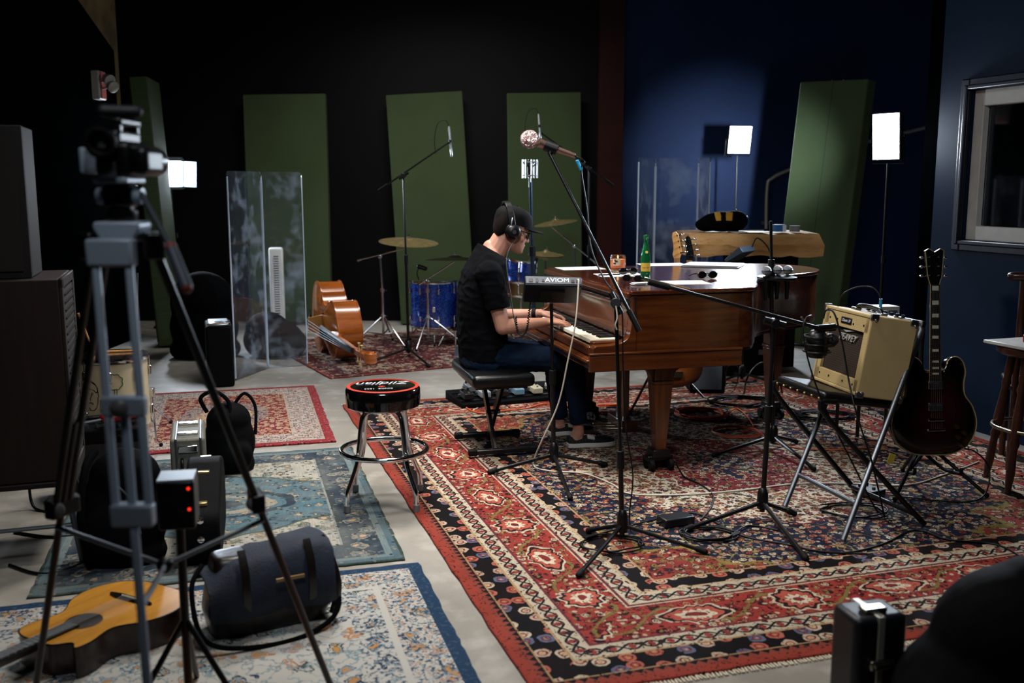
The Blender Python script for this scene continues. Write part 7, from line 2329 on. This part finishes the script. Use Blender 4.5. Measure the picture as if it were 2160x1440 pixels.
Lp = lambda u, v: F(u, v, LZ)
sheet('white sheet on the far front corner of the piano lid', Lp(1225, 566), 0.21, 0.29, 104)
sheet('white sheet under the sunglasses on the piano lid', Lp(1308, 580), 0.21, 0.28, 100)
sheet('white sheet beside the green bottle at the lid hinge', Lp(1398, 558), 0.22, 0.32, 98)
sheet('thick stack of white pages in the middle of the piano lid', Lp(1505, 561), 0.30, 0.36, 68, 9, t=0.0016)
sheet('white sheet near the curved side of the piano lid', Lp(1438, 596), 0.20, 0.29, 96)
sheet('small folded white card by the black boom arm on the lid', Lp(1352, 600), 0.05, 0.10, 110, 3, name='folded_card', t=0.005)
# candle
cpos = Lp(1303, 566)
cnd = thing('candle_jar', 'lit peach candle in a glass jar on the piano lid', 'candle', (cpos.x, cpos.y, LZ))
jar_glass = mat('clear_glass', '#f4f0ea', 0.03, trans=1.0, ior=1.45)
B().lathe([(0.001, 0.0003), (0.046, 0.0003), (0.0505, 0.004), (0.052, 0.02), (0.052, 0.075), (0.048, 0.083), (0.047, 0.088), (0.044, 0.088), (0.045, 0.082), (0.0485, 0.074), (0.0485, 0.007), (0.001, 0.006)], 32).build('jar', jar_glass, cnd, local=True, smooth=50)
wax = mat('peach_wax', '#d08a62', 0.4, emit='#e0703a', estr=0.35)
B().lathe([(0.001, 0.0065), (0.048, 0.0068), (0.048, 0.060), (0.030, 0.058), (0.001, 0.057)], 28).build('wax', wax, cnd, local=True)
B().cyl((0, 0, 0.056), (0, 0, 0.068), 0.0012, n=6).build('wick', black_rubber, cnd, local=True)
B().lathe([(0.001, 0.066), (0.003, 0.069), (0.0035, 0.074), (0.001, 0.084)], 10).build('flame', mat('flame', '#ffb050', 0.5, emit='#ffb860', estr=14), cnd, local=True)
lab = B()
rg_ = [[V((0.0527 * math.sin(a), -0.0527 * math.cos(a), z)) for a in [-0.75 + 0.12 * k for k in range(9)]] for z in (0.022, 0.066)]
for i in range(8):
    lab.quad(rg_[0][i], rg_[0][i + 1], rg_[1][i + 1], rg_[1][i])
lab.build('label', mat('candle_label', '#c8b49a', 0.6), cnd, local=True)
for a, z, w_, h_ in ((-0.5, 0.036, 0.018, 0.010), (-0.3, 0.05, 0.02, 0.012), (-0.45, 0.058, 0.012, 0.008)):
    B().box((0.0534 * math.sin(a), -0.0534 * math.cos(a), z), (w_, 0.0006, h_), rz=math.degrees(a)).build('label_print', mat('label_brown', '#3a2418', 0.6), cnd, local=True)
# bottle
bpos = Lp(1361, 588)
btl = thing('glass_bottle', 'green glass mineral water bottle with yellow label', 'bottle', (bpos.x, bpos.y, LZ))
m, p, x, y, z, o = shader('green_glass', 0.05, spec=0.6)
p.inputs['Transmission Weight'].default_value = 0.75
setcol(p, xmix(xnoise(o, 20, 2), '#1c7a4a', '#2f9c62'))
gg = m
B().lathe([(0.001, 0.0003), (0.026, 0.0003), (0.029, 0.004), (0.0295, 0.04), (0.0275, 0.075), (0.0285, 0.10), (0.0285, 0.125), (0.024, 0.15), (0.016, 0.185), (0.0125, 0.205), (0.0115, 0.232), (0.0142, 0.235), (0.0142, 0.252), (0.012, 0.255), (0.009, 0.255), (0.009, 0.20), (0.013, 0.182), (0.0255, 0.12), (0.0265, 0.01), (0.001, 0.006)], 28).build('glass', gg, btl, local=True, smooth=50)
ylab = mat('yellow_label', '#b89a3c', 0.5)
lab = B()
rg_ = [[V((0.0302 * math.sin(a), -0.0302 * math.cos(a), z)) for a in [-1.1 + 0.2 * k for k in range(12)]] for z in (0.045, 0.095)]
for i in range(11):
    lab.quad(rg_[0][i], rg_[0][i + 1], rg_[1][i + 1], rg_[1][i])
lab.build('label', ylab, btl, local=True)
text_obj('label_lettering', 'Topo Chico', 0.0105, TR((bpos.x, bpos.y - 0.0312, LZ + 0.068)) @ TR(rx=90), mat('label_red', '#8a2a1c', 0.6), btl)
B().lathe([(0.001, 0), (0.008, 0.0), (0.008, 0.001), (0.001, 0.001)], 18, (0.002, -0.0225, 0.156), (0, -1, 0.25)).build('neck_emblem', ylab, btl, local=True)
# sunglasses, keys, phone
def shades(label, c, rz):
    r = thing('sunglasses', label, 'sunglasses', (c.x, c.y, LZ + 0.002), rz)
    for s_ in (-1, 1):
        B().sph((s_ * 0.034, 0, 0.022), (0.03, 0.006, 0.021), 14, 8).build('lens', mat('dark_lens', '#0a0a0c', 0.08), r, local=True)
        B().tube(spl([(s_ * 0.066, 0.002, 0.030), (s_ * 0.070, 0.05, 0.022), (s_ * 0.060, 0.12, 0.006)], 4), 0.003, 6).build('temple', black_plastic, r, local=True)
    B().tube([(-0.008, 0, 0.028), (0, -0.003, 0.031), (0.008, 0, 0.028)], 0.003, 6).build('nose_bridge', black_plastic, r, local=True)
    return r
shades('black sunglasses folded on the white sheet near the candle', Lp(1325, 580) + V((0, 0, 0)), 20)
shades('dark reddish sunglasses lying before the green bottle', Lp(1335, 596), -30)
shades('black sunglasses near the curved side of the lid', Lp(1492, 588), 15)
pn = thing('pen', 'dark pen on the white sheet near the candle', 'pen', Lp(1285, 581) + V((0, 0, 0.006)), 20)
B().cyl((-0.07, 0, 0.0), (0.07, 0, 0.0), 0.0045, n=8).build('barrel', black_plastic, pn, local=True)
B().cyl((0.07, 0, 0.0), (0.08, 0, 0.0), 0.003, 0.001, 8).build('tip', steel, pn, local=True)

# ================================================================== pedalboard
pA, pB = F(975, 862, RZ), F(1150, 846, RZ)
ux_ = (pB - pA).normalized()
pang = math.degrees(math.atan2(ux_.y, ux_.x))
PBM = TR((pA.x, pA.y, RZ), pang)
pbd = thing('pedalboard', 'black sloping pedalboard lying behind the piano bench', 'pedalboard', M=PBM)
B().rings([[V((x_, 0, 0.001)), V((x_, 0.36, 0.001)), V((x_, 0.36, 0.065)), V((x_, 0, 0.03))] for x_ in (0, 0.92)]).build('board', black_tolex, pbd, local=True, bevel=0.006)
for k in range(3):
    B().box((0.46, 0.06 + 0.10 * k, 0.040 + 0.0095 * k), (0.90, 0.03, 0.006), rx=5.4).build('rail', black_metal, pbd, local=True)
pedc = [('white', '#c0c0ba'), ('silver', '#8f9499'), ('black', '#101114'), ('pale blue', '#6d8ca0'), ('cream', '#b4ab92'), ('dark blue', '#1c2c4a'), ('grey', '#5c6064'), ('white', '#cac9c2')]
spots = [(0.07, 0.10), (0.20, 0.11), (0.33, 0.10), (0.46, 0.11), (0.60, 0.10), (0.74, 0.11), (0.16, 0.27), (0.52, 0.27)]
desc = ['black volume pedal at the end of the pedalboard', 'silver pedal beside the black one on the pedalboard', 'black stompbox between silver and pale blue pedals', 'pale blue stompbox in the front row of the pedalboard', 'cream stompbox in the front row of the pedalboard', 'white stompbox at the piano end of the pedalboard', 'grey stompbox in the back row of the pedalboard', 'dark blue stompbox in the back row of the pedalboard']
cols_ = ['#0d0e10', '#8f9499', '#101114', '#6d8ca0', '#b4ab92', '#c6c5be', '#5c6064', '#1c2c4a']
for k, (x_, y_) in enumerate(spots):
    Mk = PBM @ TR((x_, y_, 0.045 + y_ * 0.095)) @ TR(rx=5.4)
    pk = thing('effect_pedal', desc[k], 'effect pedal', M=Mk, group='pedals on the pedalboard')
    B().box((0, 0, 0.022), (0.075, 0.12, 0.042), taper=0.94).build('enclosure', mat('pedal_' + cols_[k], cols_[k], 0.4, 0.2), pk, local=True, bevel=0.005)
    for s_ in (-1, 1):
        B().cyl((s_ * 0.02, 0.035, 0.043), (s_ * 0.02, 0.035, 0.058), 0.009, n=10).build('knob', black_plastic if k != 2 else ivory, pk, local=True)
        B().cyl((s_ * 0.036, 0.02, 0.02), (s_ * 0.055, 0.02, 0.02), 0.006, n=8).build('jack_plug', steel, pk, local=True)
    B().cyl((0, -0.035, 0.043), (0, -0.035, 0.053), 0.008, n=10).build('footswitch', chrome, pk, local=True)

# ================================================================== cables
orange = mat('orange_cable', '#c2552a', 0.5)
pinkish = mat('coral_cable', '#b8563c', 0.5)
blk = mat('cable_black', '#08090b', 0.45, spec=0.3)
wht = mat('cable_white', '#b3ada0', 0.5)
teal_c = mat('cable_teal', '#2a6f8f', 0.5)
yelc = mat('cable_yellow', '#b09030', 0.5)


def cable(label, pts, r, mt, n=7, closed=False, name='cable', plugs=False):
    pts = [V(q) for q in pts]
    rt_ = thing(name, label, 'cable', (pts[0].x, pts[0].y, max(0.0, min(q.z for q in pts) - r)))
    B().tube(spl(pts, n, closed), r, 7, closed).build('cord', mt, rt_, smooth=80)
    if plugs:
        d = (pts[-1] - pts[-2]).normalized()
        B().cyl(pts[-1], pts[-1] + d * 0.045, r * 1.8, n=8).build('plug', black_plastic, rt_)
    return rt_


def coil(label, c, r0, turns, rc, mt, seed, squash=1.0, lead=None, z0=RZ):
    rn = random.Random(seed)
    pts = []
    for k in range(int(turns * 12)):
        a = 2 * math.pi * k / 12
        rr4 = r0 * (1 + rn.uniform(-.14, .14))
        pts.append(V((c.x + rr4 * math.cos(a), c.y + rr4 * squash * math.sin(a), z0 + rc + (k / (turns * 12)) * rc * 3.4 + rn.uniform(0, rc * .5))))
    if lead:
        pts += [V(q) for q in lead]
    return cable(label, pts, rc, mt, 3, name='cable_coil')


G = lambda u, v, r=0.004: F(u, v, RZ) + V((0, 0, r + 0.001))
coil('big coil of orange extension cable on the rug behind the piano leg', F(1478, 875, RZ), 0.16, 9, 0.0048, orange, 1, 1.0, [G(1555, 862), G(1590, 900), G(1560, 915)])
coil('loose coil of coral cable in front of the orange one', F(1555, 914, RZ), 0.14, 4, 0.004, pinkish, 2, 1.0, [G(1620, 930), G(1680, 946), G(1760, 950), G(1830, 945)])
coil('coil of orange cable beside the pedal lyre', F(1290, 866, RZ), 0.13, 7, 0.0045, orange, 3)
cable('orange power cable running along the pedalboard front', [F(955, 838, RZ) + V((0, 0, 0.03)), G(985, 862), G(1020, 873), G(1060, 868), G(1110, 862), G(1150, 852), G(1200, 858), G(1260, 868)], 0.0055, orange, plugs=False)
# white cable from the mixer
mo_ = mixm @ V((0.128, -0.10, 0.01))
wc = xb.y - 0.13
cable('white cable hanging from the personal mixer and crossing the rug', [mo_, mo_ + V((0.004, -0.02, -0.02)), D(1214, 680, wc), D(1198, 760, wc), D(1178, 850, wc + 0.02), D(1145, 925, wc + 0.05), D(1130, 960, wc + 0.12), G(1127, 985, .004), G(1160, 995), G(1230, 1000), G(1290, 1022), G(1330, 1043), G(1440, 1045), G(1560, 1036), G(1680, 1022), G(1800, 1022), G(1900, 1025)], 0.0045, wht)
# curly headphone lead
hc0 = HP @ V((0.02, -0.10, -0.04))
cable('thin headphone cable falling down the front of the black t-shirt', [hc0, D(1068, 545, 5.60), D(1077, 620, 5.52), D(1083, 665, 5.48), D(1090, 692, 5.46)], 0.0028, blk)
cur = []
base_c = [D(1088, 668, 5.46), D(1092, 698, 5.45), D(1103, 706, 5.44), D(1112, 690, 5.43), D(1117, 652, 5.42), D(1121, 628, 5.40)]
sp_ = spl(base_c, 48)
for k, q in enumerate(sp_):
    a = k * 0.95
    cur.append(q + V((math.cos(a) * 0.0048, math.sin(a) * 0.0048, 0)))
cable('black curly headphone lead looping below the personal mixer', cur, 0.0030, blk, 1)
# vocal mic cable with blue tie
tl = mt_
vcb = cable('black microphone cable with a bright blue tie on the vocal stand', [tl, tl + (mt_ - mh).normalized() * 0.04 + V((0, 0, -0.01)), D(1226, 360, vb.y + 0.2), D(1238, 440, vb.y + 0.2), D(1246, 520, vb.y + 0.16), D(1275, 590, vb.y + 0.08), D(1310, 645, vb.y + 0.04), D(1314, 760, vb.y + 0.03), D(1320, 900, vb.y + 0.03), D(1335, 1000, vb.y + 0.05), D(1328, 1080, vb.y + 0.06), G(1330, 1120)], 0.0035, blk)
B().cyl(D(1217, 338, vb.y + 0.195), D(1226, 358, vb.y + 0.2), 0.0075, n=8).build('blue_tie', mat('blue_tie', '#2c9fd0', 0.4), vcb)
cable('short white cord tied to the vocal stand clutch', [D(1299, 645, vb.y - 0.0), D(1302, 670, vb.y - 0.01), D(1298, 685, vb.y - 0.01), D(1301, 695, vb.y - 0.01)], 0.003, wht)
# floor cables
cable('black cable from the power supply past the piano leg', [G(1478, 1098), G(1500, 1070), G(1503, 1045), G(1480, 1025), G(1445, 1008), G(1432, 990), G(1425, 975)], 0.0045, blk)
coil('tangle of black cable beside the power supply', F(1495, 1130, RZ), 0.12, 5, 0.004, blk, 5, 0.7, [G(1580, 1110), G(1640, 1120)])
coil('black cable looped around the base of the vocal stand', F(1290, 1150, RZ), 0.13, 2.5, 0.004, blk, 6, 0.8, [G(1370, 1100), G(1395, 1095)])
coil('black cable loop under the folding chair', F(1800, 1080, RZ), 0.15, 2.5, 0.004, blk, 7, 0.7)
cable('black cable trailing from the chair across the rug', [G(1700, 1160), G(1780, 1168), G(1860, 1150), G(1930, 1120), G(2000, 1140), G(2100, 1150), G(2160, 1180)], 0.0045, blk)
cable('black cable crossing the front of the chair legs', [G(1400, 1090), G(1470, 1085), G(1560, 1130), G(1660, 1150), G(1740, 1166), G(1830, 1170)], 0.004, blk)
coil('black cables heaped under the tail of the piano', F(1565, 850, RZ), 0.22, 5, 0.006, blk, 8, 0.7)
coil('black cable heap between the piano tail leg and the chair', F(1740, 880, RZ), 0.2, 5, 0.006, blk, 9, 0.6)
coil('black cable pile behind the pedalboard', F(1170, 815, RZ), 0.18, 4, 0.005, blk, 10, 0.6)
cable('thick black cable rising in an arc behind the piano', [F(1570, 830, RZ) + V((0, 0, 0.006)), D(1575, 800, 7.0), D(1590, 775, 7.05), D(1612, 765, 7.1), D(1640, 790, 7.15), F(1650, 830, RZ) + V((0, 0, .006))], 0.007, blk)
cable('thin black cable loop standing near the caddy stand', [F(1530, 815, RZ) + V((0, 0, .004)), D(1532, 780, 7.2), D(1545, 768, 7.2), D(1558, 778, 7.2), D(1556, 800, 7.2), F(1550, 822, RZ) + V((0, 0, .004))], 0.004, blk)
cable('yellow extension cable on the concrete behind the piano', [F(1522, 745) + V((0, 0, .006)), F(1560, 748) + V((0, 0, .006)), F(1572, 752) + V((0, 0, .006)), F(1578, 765) + V((0, 0, .006)), F(1600, 768) + V((0, 0, .006)), F(1640, 762) + V((0, 0, .006))], 0.006, yelc)
am0 = D(1712, 700, ab.y + 0.03)
cable('black cable hanging from the amp microphone to the floor', [D(1712, 665, ab.y + 0.05) , D(1700, 672, ab.y), D(1694, 700, ab.y - 0.02), D(1705, 760, ab.y - 0.04), D(1728, 830, ab.y - 0.06), D(1760, 900, ab.y - 0.06), D(1800, 980, ab.y - 0.06), G(1850, 1080), G(1880, 1100)], 0.004, blk)
cable('black cable draped over the front of the amplifier', [D(1737, 672, 4.42), D(1742, 655, 4.42), D(1755, 655, 4.40), D(1765, 675, 4.38), D(1778, 730, 4.36), D(1790, 800, 4.33), D(1806, 870, 4.25), D(1835, 960, 4.25), D(1850, 1020, 4.3), G(1866, 1092)], 0.0042, blk)
jt = AMPM @ V((-AD + 0.05, -0.25, AH + 0.022))
cable('teal plugged instrument cable arching off the amplifier top', [jt, jt + V((0.0, 0.0, 0.05)), jt + V((-0.03, 0.03, 0.10)), jt + V((-0.10, 0.08, 0.095)), jt + V((-0.15, 0.14, 0.03)), jt + V((-0.12, 0.22, -0.15)), jt + V((-0.08, 0.24, -0.35))], 0.0035, blk)
B().cyl(jt, jt + V((0, 0, 0.05)), 0.008, n=8).build('teal_plug', teal_c, [o for o in WM if o.name.startswith('cable') and o.get('label', '').startswith('teal plugged')][0])
gj = GM @ V((0.13, 0.03, 0.0))
cable('guitar lead dropping from the dark sunburst guitar', [gj, gj + V((0.08, -0.02, -0.02)), gj + V((0.14, -0.04, -0.10)), V((gj.x + 0.10, gj.y - 0.1, 0.04)), V((gj.x - 0.02, gj.y - 0.16, RZ + 0.005)), V((gj.x - 0.2, gj.y - 0.12, RZ + 0.005)), V((gj.x - 0.35, gj.y - 0.05, RZ + 0.005))], 0.004, blk)
cable('grey cable beside the guitar stand on the rug', [G(2065, 975), G(2040, 985), G(1985, 1005), G(1930, 1022), G(1870, 1025), G(1800, 1015)], 0.0042, wht)
cable('black cable at the foot of the speaker stand', [F(30, 1125) + V((0, 0, .007)), F(100, 1135) + V((0, 0, .007)), F(165, 1132) + V((0, 0, .007)), F(230, 1120) + V((0, 0, .007))], 0.007, blk)
cable('second black cable on the concrete near the speaker stand', [F(20, 1195) + V((0, 0, .007)), F(80, 1213) + V((0, 0, .007)), F(140, 1205) + V((0, 0, .007)), F(215, 1170) + V((0, 0, .007))], 0.007, blk)
cable('black lead curling off the combo amplifier', [V((ba.x - 0.25, 4.70, 0.37)), V((ba.x - 0.32, 4.68, 0.36)), V((ba.x - 0.38, 4.66, 0.2)), V((ba.x - 0.36, 4.62, 0.02)), V((ba.x - 0.2, 4.55, 0.012))], 0.007, blk)
# power brick
pk0 = F(1425, 1105, RZ)
pbk = thing('power_supply', 'black power supply brick on the rug between the stands', 'power supply', (pk0.x, pk0.y, RZ), 22)
B().box((0, 0, 0.021), (0.155, 0.085, 0.040)).build('brick', mat('brick_black', '#0c0f15', 0.4), pbk, local=True, bevel=0.006)
B().cyl((0.077, 0, 0.02), (0.10, 0.0, 0.018), 0.007, n=8).build('strain_relief', black_rubber, pbk, local=True)
B().cyl((-0.077, 0, 0.02), (-0.10, 0.0, 0.018), 0.007, n=8).build('strain_relief', black_rubber, pbk, local=True)
ft2 = F(1895, 1045, RZ)
fpd = thing('foot_switch', 'small black foot pedal under the folding chair', 'effect pedal', (ft2.x - 0.15, ft2.y, RZ), 30)
B().box((0, 0, 0.022), (0.10, 0.13, 0.04)).build('enclosure', black_metal, fpd, local=True, bevel=0.006)
B().cyl((0, -0.03, 0.042), (0, -0.03, 0.052), 0.009, n=10).build('footswitch', chrome, fpd, local=True)
for s_ in (-1, 1):
    B().cyl((s_ * 0.025, 0.035, 0.042), (s_ * 0.025, 0.035, 0.056), 0.009, n=10).build('knob', black_plastic, fpd, local=True)
yt_ = D(1880, 967, 4.35)
ytg = thing('tape_tag', 'yellow tape tag stuck on a tube of the folding chair', 'tag', yt_)
B().box(yt_, (0.035, 0.004, 0.045), rz=20, ry=20).build('tag', mat('yellow_tape', '#b8a23c', 0.6), ytg)
# chair rail by the wall
chr_ = thing('wooden_chair', 'brown wooden chair with a rounded top rail beside the pale slab', 'chair', (3.05, 5.14, RZ), -20)
tr_ = B(); tr_.tube(spl([(-0.42, 0.0, 1.055), (-0.38, -0.01, 1.06), (-0.1, -0.02, 1.06), (0.0, -0.01, 1.05)], 5), [0.012] + [0.024] * 14 + [0.012], 12); tr_.build('top_rail', dkwood, chr_, local=True, smooth=70)
for x_ in (-0.36, -0.05):
    B().cyl((x_, 0, 0.0), (x_, 0, 1.04), 0.018, n=10).build('back_post', dkwood, chr_, local=True)
    B().cyl((x_, 0.34, 0), (x_, 0.34, 0.45), 0.018, n=10).build('leg', dkwood, chr_, local=True)
for k in range(4):
    B().cyl((-0.30 + 0.065 * k, 0, 0.46), (-0.30 + 0.065 * k, 0, 1.04), 0.008, n=8).build('spindle', dkwood, chr_, local=True)
B().box((-0.205, 0.18, 0.46), (0.37, 0.38, 0.03)).build('seat', dkwood, chr_, local=True, bevel=0.01)
